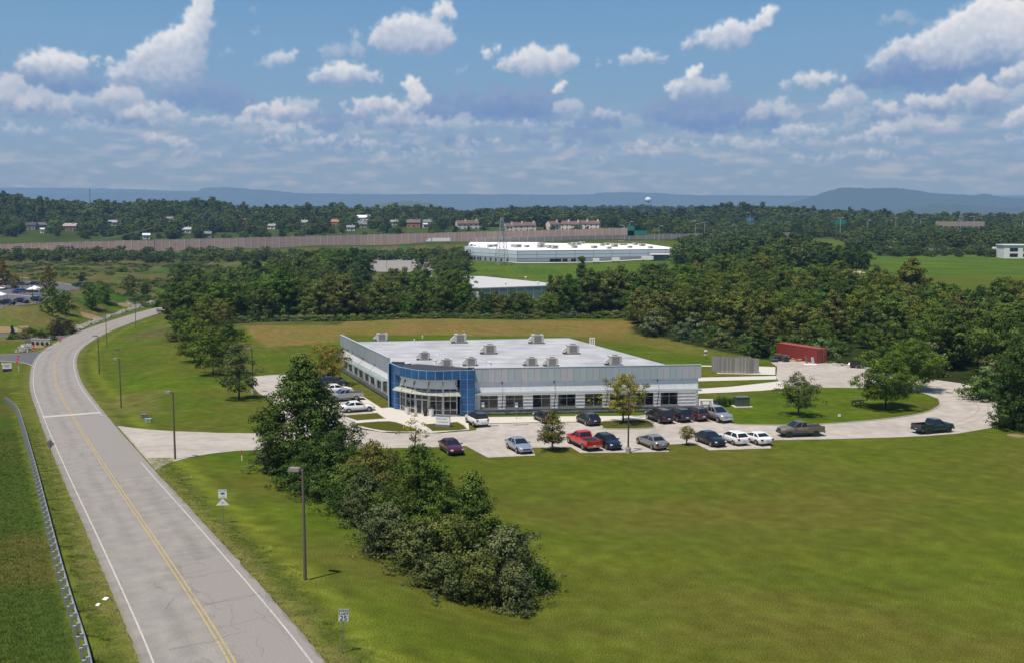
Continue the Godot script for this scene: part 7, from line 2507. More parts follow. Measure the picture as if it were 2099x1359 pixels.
	# the dark clump on the field before the hay bales
	for q in [[Vector2(141, -455), 0.9], [Vector2(146.48, -460), 0.95], [Vector2(147.61, -452), 0.9], [Vector2(153.92, -458), 0.95], [Vector2(156.61, -455), 0.8]]:
		plant_copy(proto.wood[1], "field_tree", q[0], Vector3(q[1] * 1.2, q[1], q[1] * 1.2), "dark tree of the clump beside the hay bales", "trees of the clump by the hay bales", r, 5)

func mass(called: String, at: Array, kinds: Array, r: RandomNumberGenerator):
	# what nobody could count: copies of grown crowns as one object per kind of tree
	for k in kinds.size():
		var mine := []
		for i in range(k, at.size(), kinds.size()):
			mine.append(at[i])
		if mine.is_empty():
			continue
		var c: MeshInstance3D = kinds[k].get_node("crown")
		var mm := MultiMesh.new()
		mm.transform_format = MultiMesh.TRANSFORM_3D
		mm.use_colors = true
		mm.mesh = c.mesh
		mm.instance_count = mine.size()
		for i in mine.size():
			var t: Transform3D = mine[i]
			mm.set_instance_transform(i, t * Transform3D(Basis(), c.position))
			var g := r.randf_range(0.7, 1.45)
			mm.set_instance_color(i, Color(g * r.randf_range(0.82, 1.12), g, g * r.randf_range(0.85, 1.05)))
		var o := MultiMeshInstance3D.new()
		o.name = numbered(called)
		o.multimesh = mm
		o.material_override = M.leaf
		add_child(o, true)
		tag(o, "mass of " + {"wood_canopy": "tree crowns filling the back of the wood beyond the loop", "roadside_shrubbery": "shrubs and small trees along the foot of the noise wall", "meadow_scrub": "low scrub over the rough meadow on the left", "far_woods": "trees covering the hills up to the skyline", "east_woods": "trees over the country right of the factory", "distant_woods": "distant trees behind the first skyline"}[called] + ["", " (taller kind)", " (wider kind)", " (rounder kind)", " (lower kind)", " (pointed kind)"][k], "woods", called.replace("_", " "))
		o.set_meta("kind", "stuff")

func grass_tufts():
	# short grass blades over the near lawns, denser and longer beside the road
	var r := RandomNumberGenerator.new()
	r.seed = 15
	var tuft := MB.new()
	for k in 26:
		var a := r.randf() * TAU
		var rr := 0.24 * sqrt(r.randf())
		var p := Vector3(cos(a) * rr, -0.02, sin(a) * rr)
		var l := r.randf() * TAU
		var tip := p + Vector3(cos(l) * 0.07, r.randf_range(0.05, 0.13), sin(l) * 0.07)
		var sd := Vector3(-sin(l), 0, cos(l)) * 0.016
		tuft.col = Color.WHITE * r.randf_range(0.75, 1.2)
		var n0 := tuft.v.size()
		tuft.tri(p - sd, p + sd, tip)
		for i in range(n0, n0 + 3):
			tuft.n[i] = (tuft.n[i] * 0.3 + Vector3.UP).normalized()
	var lot_poly := PackedVector2Array([Vector2(-51.42, -131.18), Vector2(-37.09, -125.74), Vector2(-32.11, -125.28), Vector2(-38.7, -154.55), Vector2(-44.01, -171.43), Vector2(-31.87, -173.65), Vector2(-17.12, -142.17), Vector2(-4.66, -138.82), Vector2(26.32, -141.41), Vector2(30.48, -162.07), Vector2(47.2, -178.28), Vector2(49.02, -192.36), Vector2(65.63, -181.92), Vector2(72.87, -151.05), Vector2(67.89, -137.03), Vector2(55.28, -124.61), Vector2(46.4, -122.3), Vector2(30.73, -120.49), Vector2(29.98, -116.24), Vector2(22.66, -115.22), Vector2(21.58, -118.91), Vector2(18.26, -118.27), Vector2(17.9, -114.47), Vector2(7.76, -113.87), Vector2(6.83, -116.88), Vector2(2.35, -116.6), Vector2(2.6, -112.61), Vector2(-2.68, -111.56), Vector2(-5.38, -117.53), Vector2(-16.86, -116.11), Vector2(-28.94, -114.89), Vector2(-33.37, -111.04), Vector2(-35.96, -105.13), Vector2(-36.11, -101.6)])
	var at := []
	var cs := []
	var tries := 0
	while at.size() < 90000 and tries < 500000:
		tries += 1
		var d := 46.0 + 84.0 * pow(r.randf(), 1.35)
		var x := r.randf_range(-0.55, 0.55) * d
		var p := Vector2(x, -d)
		var keep := 1.0
		var rd := 99.0
		var side := 1.0
		if x < 10:
			rd = road_fast(p)
			if rd < 4.35:
				continue
			side = -1.0 if rd < 40 and road_side(x, -d) < 0 else 1.0
		var rough := nz.get_noise_2d(x * 0.16, d * 0.16) + 0.5 * nz.get_noise_2d(x * 0.6 + 8.0, d * 0.6)
		if not ((side < 0 and rd > 7.3) or rd < 6.2 + rough):
			continue
		if d > 108 and in_poly(p, lot_poly):
			continue
		var s := r.randf_range(0.55, 1.15)
		if side < 0 and rd > 8.5:
			s *= 1.5
		elif rd < 6.0:
			s *= 0.8
		at.append(Transform3D(Basis(Vector3.UP, r.randf() * TAU).scaled(Vector3(1.2, s, 1.2)), on(p)))
		var c := ground_colour(x, -d, rd, side) * r.randf_range(0.55, 0.85)
		c.a = 1.0
		cs.append(c)
	var mm := MultiMesh.new()
	mm.transform_format = MultiMesh.TRANSFORM_3D
	mm.use_colors = true
	mm.mesh = tuft.mesh()
	mm.instance_count = at.size()
	for i in at.size():
		mm.set_instance_transform(i, at[i])
		mm.set_instance_color(i, cs[i])
	var o := MultiMeshInstance3D.new()
	o.name = "grass"
	o.multimesh = mm
	o.material_override = M.leaf
	add_child(o, true)
	tag(o, "short grass on the lawns and verges in front of the car park", "grass")
	o.set_meta("kind", "stuff")

func road_fast(p: Vector2) -> float:
	var best := 1e18
	for i in range(0, 190, 3):
		best = minf(best, (rc[i].x - p.x) ** 2 + (rc[i].z - p.y) ** 2)
	return sqrt(best)

# ------------------------------------------------------------------ west side: far car park, ditch, culverts
func left_side():
	pave("side_drive", [Vector2(-121.47, -232.23), Vector2(-116.17, -230.56), Vector2(-110.68, -230.46), Vector2(-108.92, -240.36), Vector2(-116.6, -260.54), Vector2(-109.02, -245.04), Vector2(-99.7, -220.03), Vector2(-96.13, -205.02), Vector2(-96.85, -205.07), Vector2(-103.09, -213.19), Vector2(-110.49, -219.17), Vector2(-116.83, -223.25)], M.asphalt_dark, 0.045, 2.0)
	pave("side_drive", [Vector2(-141.19, -273.04), Vector2(-135.47, -272.58), Vector2(-128.82, -271.72), Vector2(-121.97, -275.66), Vector2(-119.83, -281.53), Vector2(-115.02, -264.43), Vector2(-117.7, -265.89), Vector2(-126.66, -267.08), Vector2(-133.24, -268), Vector2(-137.52, -265.84)], M.asphalt_dark, 0.045, 2.0)
	kerb(smooth_line([Vector2(-120.44, -232.39), Vector2(-116.39, -231), Vector2(-110.95, -231.02), Vector2(-109.36, -237.02), Vector2(-109.26, -240.85)], 5))
	kerb(smooth_line([Vector2(-115.03, -221.83), Vector2(-110.16, -218.51), Vector2(-102.83, -212.64), Vector2(-99.16, -208.52), Vector2(-96.36, -204.23)], 5))
	pave("far_car_park", [Vector2(-157.66, -289.42), Vector2(-148.83, -296.84), Vector2(-154.42, -318.38), Vector2(-151.08, -326.35), Vector2(-151.24, -337.29), Vector2(-161.74, -366.74), Vector2(-173.22, -409.37), Vector2(-178.06, -420.95), Vector2(-188.56, -425.68), Vector2(-210.3, -446.11), Vector2(-247.62, -456.22)], M.asphalt_dark, 0.05, 4.0)
	kerb([Vector2(-175.5, -352.2), Vector2(-165.22, -343.01), Vector2(-156.98, -336.88)], 0.6, 0.2)
	kerb([Vector2(-235.99, -488.46), Vector2(-221.68, -479.04), Vector2(-193.94, -434.15), Vector2(-180, -419.86)], 0.5, 0.2)
	kerb([Vector2(-153.78, -289.97), Vector2(-148.31, -295.78), Vector2(-153.74, -316.97), Vector2(-150.92, -325.99)], 0.3, 0.15)
	var soil := textured(Color(0.27, 0.18, 0.085), 0.95, M.kerb.albedo_texture, 4.0)
	pave("bare_soil", smooth_line([Vector2(-142.67, -278.65), Vector2(-139.03, -279.41), Vector2(-136.34, -279.37), Vector2(-135.02, -282.8), Vector2(-133.3, -281.4), Vector2(-132.94, -277.2), Vector2(-135.54, -274.88), Vector2(-140.49, -274.25)], 4, true), soil, 0.03, 2.5)
	pave("bare_soil", smooth_line([Vector2(-142, -335.89), Vector2(-139.49, -339.46), Vector2(-135.51, -335.55), Vector2(-134.01, -325.98), Vector2(-137.79, -327.64)], 4, true), soil, 0.03, 2.5)
	pave("bare_soil", smooth_line([Vector2(-140.63, -363.81), Vector2(-139.29, -370.41), Vector2(-137.38, -371.87), Vector2(-136.98, -364.12), Vector2(-138.82, -361.69)], 4, true), soil, 0.03, 2.5)
	pave("bare_soil", smooth_line([Vector2(-118.65, -251.55), Vector2(-116.01, -250.53), Vector2(-113.15, -245.32), Vector2(-114.97, -244.68)], 4, true), soil, 0.03, 2.0)
	pave("bare_soil", smooth_line([Vector2(-150.75, -421.57), Vector2(-143.08, -428.79), Vector2(-137.59, -430.74), Vector2(-140.9, -422.12), Vector2(-147.79, -418.81)], 4, true), soil, 0.03, 2.5)
	pave("bare_soil", smooth_line([Vector2(60.7, -123.59), Vector2(62.09, -124.46), Vector2(62.87, -123.02), Vector2(61.55, -122.16)], 4, true), soil, 0.03, 1.5)
	pave("bare_soil", smooth_line([Vector2(-7.28, -114.22), Vector2(-6.87, -114.72), Vector2(-6.37, -113.73), Vector2(-6.89, -113.24)], 4, true), soil, 0.02, 1.0)
	# stones lining the ditch
	var r := RandomNumberGenerator.new()
	r.seed = 60
	var rock := MB.new()
	for k in 20:
		var d := Vector3(r.randfn(), r.randfn(), r.randfn()).normalized()
		var e := Vector3(r.randfn(), r.randfn(), r.randfn()).normalized()
		rock.col = Color(0.33, 0.315, 0.285) * r.randf_range(0.8, 1.2)
		rock.tri(d * 0.5, e * 0.5, d.cross(e).normalized() * 0.45)
	rock.box(Vector3.ZERO, Vector3(0.62, 0.45, 0.55), Basis.from_euler(Vector3(0.4, 0.7, 0.3)))
	var path := smooth_line([Vector2(-113.89, -235.07), Vector2(-118.36, -247.35), Vector2(-120.29, -254.02)], 6)
	var path2 := smooth_line([Vector2(-124.95, -290.72), Vector2(-127.83, -302.93), Vector2(-131.37, -323.27), Vector2(-134.14, -346.64), Vector2(-135.89, -372.11), Vector2(-142.47, -407.99)], 8)
	var at := []
	for q in [[path, 60, 1.6], [path2, 520, 1.0]]:
		for k in q[1]:
			var i: int = r.randi() % (q[0].size() - 1)
			var p: Vector2 = q[0][i].lerp(q[0][i + 1], r.randf())
			p += Vector2(r.randfn(), r.randfn()) * 0.55 * q[2]
			at.append(Transform3D(Basis.from_euler(Vector3(r.randf() * 6, r.randf() * 6, r.randf() * 6)).scaled(Vector3.ONE * r.randf_range(0.5, 1.6)), on(p, 0.05)))
	for k in 70:
		var p: Vector2 = Vector2(-139.29, -370.41).lerp(Vector2(-135.62, -368.95), r.randf()) + Vector2(r.randfn(), r.randfn()) * 0.9
		at.append(Transform3D(Basis.from_euler(Vector3(r.randf() * 6, r.randf() * 6, 0)).scaled(Vector3.ONE * r.randf_range(0.5, 1.3)), on(p, 0.05)))
	var mm := MultiMesh.new()
	mm.transform_format = MultiMesh.TRANSFORM_3D
	mm.mesh = rock.mesh()
	mm.instance_count = at.size()
	for i in at.size():
		mm.set_instance_transform(i, at[i])
	var o := MultiMeshInstance3D.new()
	o.name = "ditch_stones"
	o.multimesh = mm
	o.material_override = M.rock
	add_child(o, true)
	tag(o, "pale stones lining the ditch beside the far stretch of road", "stones")
	o.set_meta("kind", "stuff")
	# culvert headwall with four pipe mouths
	var a: Vector2 = Vector2(-119.23, -251.75)
	var e: Vector2 = Vector2(-113.82, -250.21)
	var t := thing("culvert_headwall", "concrete culvert headwall with four round pipe mouths by the side drive", "culvert")
	var u := v3(e - a, 0).normalized()
	var bas := Basis(u, Vector3.UP, u.cross(Vector3.UP))
	var y0 := hgt(a.x, a.y) - 0.2
	var l := a.distance_to(e)
	var b := MB.new()
	box_at(b, v3(a, y0), bas, 0, l, 0, 1.75, -0.5, 0.0)
	box_at(b, v3(a, y0), bas, -0.1, l + 0.1, 1.75, 1.95, -0.6, 0.06)
	b.box(v3(a, y0) + bas.z * 0.6 - u * 0.42 + Vector3(0, 0.85, 0), Vector3(0.22, 1.7, 1.7), bas.rotated(Vector3.UP, -0.6))
	b.box(v3(e, y0) + bas.z * 0.5 + u * 0.3 + Vector3(0, 0.5, 0), Vector3(0.22, 1.0, 1.5), bas.rotated(Vector3.UP, 0.6))
	part("headwall", b.mesh(), M.kerb, t)
	for k in 4:
		b = MB.new()
		var c := v3(a, y0) + u * (l * (k + 0.42) / 4.0) + Vector3(0, 0.75, 0)
		b.tube([c - bas.z * 0.2, c + bas.z * 0.02], [0.5, 0.5], 16)
		part("pipe_mouth", b.mesh(), M.black, t)
	for q in [[Vector2(-142.82, -414.17), 0], [Vector2(-141.55, -414.78), 1], [Vector2(-140.51, -416.11), 2]]:
		t = thing("drain_pipe", "%s of three corrugated drain pipes at the head of the stony ditch" % ["left one", "middle one", "right one"][q[1]], "pipe", on(q[0], 0.25), 0.35, "drain pipes of the ditch")
		b = MB.new()
		for k in 5:
			b.tube([Vector3(0, 0.2, -0.3 * k), Vector3(0, 0.2, -0.3 * k - 0.16)], [0.55, 0.55], 14)
			b.tube([Vector3(0, 0.2, -0.3 * k - 0.16), Vector3(0, 0.2, -0.3 * k - 0.3)], [0.5, 0.5], 14)
		part("pipe", b.mesh(), mat(Color(0.35, 0.24, 0.2), 0.7), t)
		b = MB.new()
		b.tube([Vector3(0, 0.2, -0.05), Vector3(0, 0.2, 0.012)], [0.46, 0.46], 14)
		part("mouth", b.mesh(), M.black, t)
	# leaning red and white delineator boards
	for q in [[Vector2(-115.01, -258.49), "red and white leaning post beside the hedge at the upper side drive"], [Vector2(-111.38, -235.63), "red and white leaning post at the stones below the culvert"], [Vector2(-104.16, -213.16), "red and white leaning post on the lower side drive, nearest the camera"]]:
		t = thing("leaning_post", q[1], "marker post", on(q[0], 0.0), 0, "red marker posts at the side drive")
		t.rotation.z = -0.30
		for k in 5:
			b = MB.new()
			b.base_box(Vector3(0, k * 0.32, 0), Vector3(0.42, 0.32, 0.08))
			part("red_band" if k % 2 == 0 else "pale_band", b.mesh(), mat(Color(0.5, 0.03, 0.035), 0.6) if k % 2 == 0 else mat(Color(0.55, 0.22, 0.22), 0.6), t)
	var s1 := thing("business_sign", "white sign board on a black base beside the lower side drive", "sign", on(Vector2(-99.23, -199.18)), 0.2)
	b = MB.new()
	b.base_box(Vector3.ZERO, Vector3(1.55, 0.55, 0.3))
	part("base", b.mesh(), M.black, s1)
	b = MB.new()
	b.base_box(Vector3(0, 0.55, 0), Vector3(1.65, 1.05, 0.16))
	part("board", b.mesh(), M.white, s1)
	b = MB.new()
	b.tube([Vector3(-0.8, 1.5, 0.0), Vector3(-0.8, 1.5, 0.1)], [0.22, 0.22], 14)
	part("round_badge", b.mesh(), M.white, s1)
	lines_of_print(s1, 1.65, [[1.34, 0.12, 0.6], [1.12, 0.12, 0.64], [0.9, 0.12, 0.36]], 0.084, M.trim)
	var s2 := thing("business_sign", "white sign board behind a small dark conifer by the bare soil", "sign", on(Vector2(-133.98, -273.54)), 0.2)
	b = MB.new()
	b.base_box(Vector3(0, 0.5, 0), Vector3(1.7, 1.0, 0.16))
	part("board", b.mesh(), M.white, s2)
	b = MB.new()
	b.base_box(Vector3(0, 0, 0), Vector3(1.5, 0.5, 0.2))
	part("base", b.mesh(), M.black, s2)
	lines_of_print(s2, 1.7, [[1.15, 0.12, 0.5], [0.85, 0.12, 0.5]], 0.084, M.trim)
	b = MB.new()
	b.base_box(Vector3.ZERO, Vector3(0.08, 1.1, 0.08))
	single("thin_post", b.mesh(), M.white, "thin white post on the grass right of the white sign board", "post", on(Vector2(-96.03, -197.3)))
	# bushes and trees round the junction and on the bank
	var dk1 := Color(0.035, 0.03, 0.016)
	var dk2 := Color(0.075, 0.058, 0.034)
	for q in [[Vector2(-130.05, -264.6), 1.7, 3.6, G1, G2, "green bush left in the row behind the culvert"], [Vector2(-127.96, -266.59), 1.8, 4.2, Color(0.07, 0.06, 0.02), Color(0.12, 0.10, 0.03), "brownish bush in the row behind the culvert"], [Vector2(-131.21, -275.74), 1.6, 4.4, G1, Color(0.1, 0.115, 0.03), "low green bush above the row behind the culvert"], [Vector2(-124.23, -267.93), 2.3, 4.6, Color(0.03, 0.038, 0.012), Color(0.06, 0.07, 0.022), "dark bush right behind the culvert wall"], [Vector2(-119.3, -264.63), 1.5, 2.6, Color(0.035, 0.045, 0.012), Color(0.075, 0.08, 0.02), "small trimmed bush beside the upper red post"], [Vector2(-124.9, -278.09), 4.2, 5.4, dk1, dk2, "dark purple brown bush, left one of the big pair at the junction"], [Vector2(-123.78, -282.88), 4.0, 5.6, dk1, dk2, "dark purple brown bush, right one of the big pair at the junction"], [Vector2(-127.25, -285.24), 4.8, 1.8, G1, Color(0.10, 0.15, 0.025), "slim fresh green bush behind the purple brown pair"]]:
		plant("bush", "dome", q[0], q[1], q[2], 0.05, q[5], "bush", {"c1": q[3], "c2": q[4], "leaf": 0.3, "clr": 0.5})
	plant("small_conifer", "cone", Vector2(-133.76, -272.28), 2.6, 1.3, 0.05, "small dark conifer before the white sign board", "tree", {"c1": Color(0.015, 0.025, 0.01), "c2": Color(0.03, 0.045, 0.016), "leaf": 0.3, "clr": 0.4})
	var au1 := Color(0.13, 0.065, 0.018)
	var au2 := Color(0.07, 0.085, 0.02)
	for q in [[Vector2(-139.33, -308.85), 9.0, 8.0, G1, G2, "broad green tree on the bank, left one of the leading pair"], [Vector2(-141.14, -322.13), 7.6, 7.0, G1, G2, "broad green tree on the bank, right one of the leading pair"], [Vector2(-142.89, -346.73), 8.6, 7.0, G1, G2, "round green tree halfway along the bank"], [Vector2(-143.11, -358.29), 7.4, 6.4, G1, G2, "green tree behind the round one halfway along the bank"], [Vector2(-155.4, -415.94), 9.0, 6.6, Color(0.05, 0.062, 0.02), Color(0.09, 0.105, 0.03), "thin grey green tree near the end of the bank"], [Vector2(-150.55, -419), 7.4, 5.4, G1, Color(0.08, 0.11, 0.025), "small green tree at the end of the bank"], [Vector2(-156.08, -344.52), 10.5, 6.4, au1, au2, "orange topped tree at the edge of the far car park"], [Vector2(-196.75, -395.46), 11.5, 7.0, au1, au2, "tall orange and green tree at the left edge of the picture"], [Vector2(-187.71, -385.71), 6.4, 5.0, Color(0.13, 0.08, 0.02), au2, "small orange tinted tree in the far car park"], [Vector2(-181.22, -430.92), 5.2, 4.2, Color(0.022, 0.04, 0.012), Color(0.05, 0.075, 0.02), "dark young tree by the green pickup in the far car park"]]:
		plant("bank_tree", "round" if q[1] < 10 else "oval", q[0], q[1], q[2], 1.0, q[5], "tree", {"c1": q[3], "c2": q[4], "leaf": 0.42, "clr": 0.7, "dense": 0.85, "group": "trees on the bank below the far car park", "lump": 0.5})
	# vehicles in the far car park
	var y := 0.05
	var hd := Vector2(0.97, 0.2)
	var g := "vehicles in the far car park"
	car("suv", paint(Color(0.02, 0.07, 0.2)), "bright blue suv in the far car park left of the white canopy", on(Vector2(-177.79, -368.11), y), -hd, {"group": g})
	car("sedan", paint(Color(0.015, 0.018, 0.022)), "black sedan behind the white canopy in the far car park", on(Vector2(-175.69, -373.77), y), hd, {"group": g})
	car("sedan", paint(Color(0.012, 0.018, 0.09)), "deep blue sedan in the back row of the far car park", on(Vector2(-196.03, -419.07), y), -hd, {"group": g})
	car("sedan", paint(Color(0.03, 0.03, 0.036)), "dark grey sedan beside the deep blue one in the far car park", on(Vector2(-198.68, -415.39), y), hd, {"group": g})
	car("pickup", paint(Color(0.012, 0.012, 0.014)), "black pickup truck at the front of the far car park", on(Vector2(-155.35, -313.51), y), hd, {"group": g})
	car("sedan", paint(Color(0.02, 0.021, 0.023)), "dark sedan right of the black pickup in the far car park", on(Vector2(-156.2, -325.03), y), hd, {"group": g})
	car("hatch", paint(Color(0.015, 0.04, 0.12)), "blue hatchback half behind the bank trees", on(Vector2(-152.98, -329.17), y), hd, {"group": g})
	car("pickup", paint(Color(0.012, 0.035, 0.035)), "dark green pickup truck alone at the right end of the far car park", on(Vector2(-175.57, -414.53), y), hd, {"group": g})
	car("suv", paint(Color(0.7, 0.7, 0.7)), "white suv in the back row at the picture's left edge", on(Vector2(-220.58, -443.7), y), Vector2(0.3, 0.95), {"group": g})
	car("sedan", paint(Color(0.68, 0.68, 0.68)), "white sedan before the white suv at the picture's left edge", on(Vector2(-194.59, -390.71), y), Vector2(0.3, 0.95), {"group": g})
	for q in [[Vector2(-162.47, -347.66), "white canopy tent between cars in the far car park"], [Vector2(-162.88, -323.85), "white canopy tent at the picture's left edge"]]:
		t = thing("canopy_tent", q[1], "canopy tent", on(q[0]), 0.2, "canopy tents in the far car park")
		b = MB.new()
		var w := 2.1
		for k in 4:
			var c0 := Vector3(w, 2.1, w).rotated(Vector3.UP, k * PI / 2)
			var c1 := Vector3(w, 2.1, w).rotated(Vector3.UP, (k + 1) * PI / 2)
			b.tri(c0, c1, Vector3(0, 3.2, 0))
			b.quad(c0 - Vector3(0, 0.25, 0), c1 - Vector3(0, 0.25, 0), c1, c0)
		part("canopy", b.mesh(), M.white, t)
		for k in 4:
			b = MB.new()
			var c := Vector3(w - 0.06, 0, w - 0.06).rotated(Vector3.UP, k * PI / 2)
			b.bar(c, c + Vector3(0, 2.1, 0), 0.06, 0.06)
			part("leg", b.mesh(), M.steel, t)
	for q in [[Vector2(-174.37, -364.07), "lamp post on concrete footing beside the blue suv"], [Vector2(-152.28, -324.22), "lamp post on concrete footing at the front edge of the far car park"]]:
		street_lamp(q[0], 8.4, 0.0, q[1], true, M.pole_dark, "lamp posts in the far car park")
	for q in [[Vector2(-126.3, -362.81), 0.5, 0.6, Color(0.5, 0.5, 0.5), "short white post beside the far road"], [Vector2(-125.08, -365.85), 0.6, 0.9, Color(0.02, 0.025, 0.03), "small dark box beside the far road"], [Vector2(-134.64, -379.13), 0.5, 0.5, Color(0.12, 0.14, 0.15), "tiny dark box at the stony ditch"]]:
		b = MB.new()
		b.base_box(Vector3.ZERO, Vector3(q[1], q[2], q[1]))
		b.base_box(Vector3(0, q[2], 0), Vector3(q[1] * 1.08, 0.05, q[1] * 1.08))
		single("roadside_box", b.mesh(), mat(q[3], 0.7), q[4], "utility box", on(q[0]))

# ------------------------------------------------------------------ the far country
func wall_line(called: String, pts: Array, hts: Array, tops: Array, pw: float, panel_m: Array, post_m: Material, lb: String):
	# posts with panels between them, stepping with the ground
	var t := thing(called, lb, "noise wall")
	var r := RandomNumberGenerator.new()
	r.seed = 70
	var run := 0.0
	for i in pts.size() - 1:
		var a: Vector2 = pts[i]
		var e: Vector2 = pts[i + 1]
		var l := a.distance_to(e)
		var n := maxi(1, int(round(l / pw)))
		var u := v3(e - a, 0).normalized()
		var bas := Basis(u, Vector3.UP, u.cross(Vector3.UP))
		for k in n:
			var f := float(k) / n
			var top: float = snappedf(lerpf(tops[i], tops[i + 1], f), 0.35)
			var low: float = lerpf(hts[i], hts[i + 1], f) - 4.0
			var b := MB.new()
			box_at(b, v3(a, 0), bas, l * f + 0.2, l * (f + 1.0 / n) - 0.2, low, top, -0.15, 0.0)
			for j in 3:
				var yj := lerpf(top, low + 3.0, (j + 1) / 4.0)
				box_at(b, v3(a, 0), bas, l * f + 0.2, l * (f + 1.0 / n) - 0.2, yj - 0.04, yj + 0.04, 0.0, 0.04)
			part("panel", b.mesh(), panel_m[r.randi() % panel_m.size()], t)
			b = MB.new()
			box_at(b, v3(a, 0), bas, l * f - 0.22, l * f + 0.22, low, top + 0.3, -0.35, 0.25)
			part("post", b.mesh(), post_m, t)
			b = MB.new()
			box_at(b, v3(a, 0), bas, l * f + 0.2, l * (f + 1.0 / n) - 0.2, top, top + 0.22, -0.22, 0.08)
			part("cap", b.mesh(), post_m, t)

func house(p: Vector2, w: float, dp: float, h: float, yaw: float, wall_c: Color, roof_c: Color, lb: String, chim := true, called := "house", grp := "", rows := 1):
	var t := thing(called, lb, "house", on(p, -0.6), yaw, grp)
	var b := MB.new()
	b.base_box(Vector3.ZERO, Vector3(w, h + 0.6, dp))
	var rise := dp * 0.32
	for s in [-1.0, 1.0]:
		var q := [Vector3(s * w * 0.5, h + 0.6, -dp * 0.5), Vector3(s * w * 0.5, h + 0.6, dp * 0.5), Vector3(s * w * 0.5, h + 0.6 + rise, 0)]
		if s > 0:
			b.tri(q[1], q[0], q[2])
		else:
			b.tri(q[0], q[1], q[2])
	part("wall", b.mesh(), mat(wall_c, 0.85), t)
	b = MB.new()
	for s in [-1.0, 1.0]:
		var e := dp * 0.5 + 0.5
		b.bar(Vector3(0, 0, 0), Vector3(0, 0, 0.001), 0.001, 0.001)
		var y1: float = h + 0.6 + rise + 0.12
		var y0: float = h + 0.6 - 0.2
		var x := w * 0.5 + 0.4
		if s > 0:
			b.quad(Vector3(-x, y0, e), Vector3(x, y0, e), Vector3(x, y1, 0), Vector3(-x, y1, 0))
		else:
			b.quad(Vector3(x, y0, -e), Vector3(-x, y0, -e), Vector3(-x, y1, 0), Vector3(x, y1, 0))
	var rf := part("roof", b.mesh(), mat(roof_c, 0.9), t)
	if chim:
		b = MB.new()
		b.base_box(Vector3(w * 0.22, h + 0.6 + rise * 0.5, dp * 0.12), Vector3(0.9, rise * 0.5 + 1.3, 0.9))
		part("chimney", b.mesh(), mat(wall_c * 0.9, 0.85), rf)
	var n := maxi(2, int(w / 3.4))
	for f in rows:
		for k in n:
			b = MB.new()
			b.box(Vector3(-w * 0.5 + w * (k + 0.5) / n, 0.6 + 1.6 + f * 2.8, dp * 0.5 + 0.02), Vector3(1.2, 1.3, 0.06))
			part("window", b.mesh(), M.glass, t)
	b = MB.new()
	b.base_box(Vector3(w * 0.08, 0.6, dp * 0.5 + 0.02), Vector3(1.0, 2.1, 0.08))
	part("door", b.mesh(), M.trim, t)
	return t

func pylon(p: Vector2, h: float, w: float, lb: String):
	var t := thing("lattice_tower", lb, "lattice tower", on(p, -0.3), 0.4)
	var lv := [0.0, 0.2, 0.38, 0.54, 0.68, 0.8, 0.9, 1.0]
	var b := MB.new()
	for i in lv.size() - 1:
		var w0: float = w * (1.0 - lv[i] * 0.84) * 0.5
		var w1: float = w * (1.0 - lv[i + 1] * 0.84) * 0.5
		for k in 4:
			var c0 := Vector3(w0, lv[i] * h, w0).rotated(Vector3.UP, k * PI / 2)
			var c1 := Vector3(w1, lv[i + 1] * h, w1).rotated(Vector3.UP, k * PI / 2)
			var d0 := Vector3(w0, lv[i] * h, w0).rotated(Vector3.UP, (k + 1) * PI / 2)
			var d1 := Vector3(w1, lv[i + 1] * h, w1).rotated(Vector3.UP, (k + 1) * PI / 2)
			b.bar(c0, c1, 0.2, 0.2)
			b.bar(c0, d1, 0.1, 0.1)
			b.bar(d0, c1, 0.1, 0.1)
			b.bar(c1, d1, 0.1, 0.1)
	part("lattice", b.mesh(), M.galv, t)
	for y in [0.74, 0.87]:
		b = MB.new()
		b.bar(Vector3(-w * 0.62, y * h, 0), Vector3(w * 0.62, y * h, 0), 0.16, 0.25)
		b.bar(Vector3(-w * 0.62, y * h, 0), Vector3(0, y * h + 1.2, 0), 0.1, 0.1)
		b.bar(Vector3(w * 0.62, y * h, 0), Vector3(0, y * h + 1.2, 0), 0.1, 0.1)
		part("cross_arm", b.mesh(), M.galv, t)

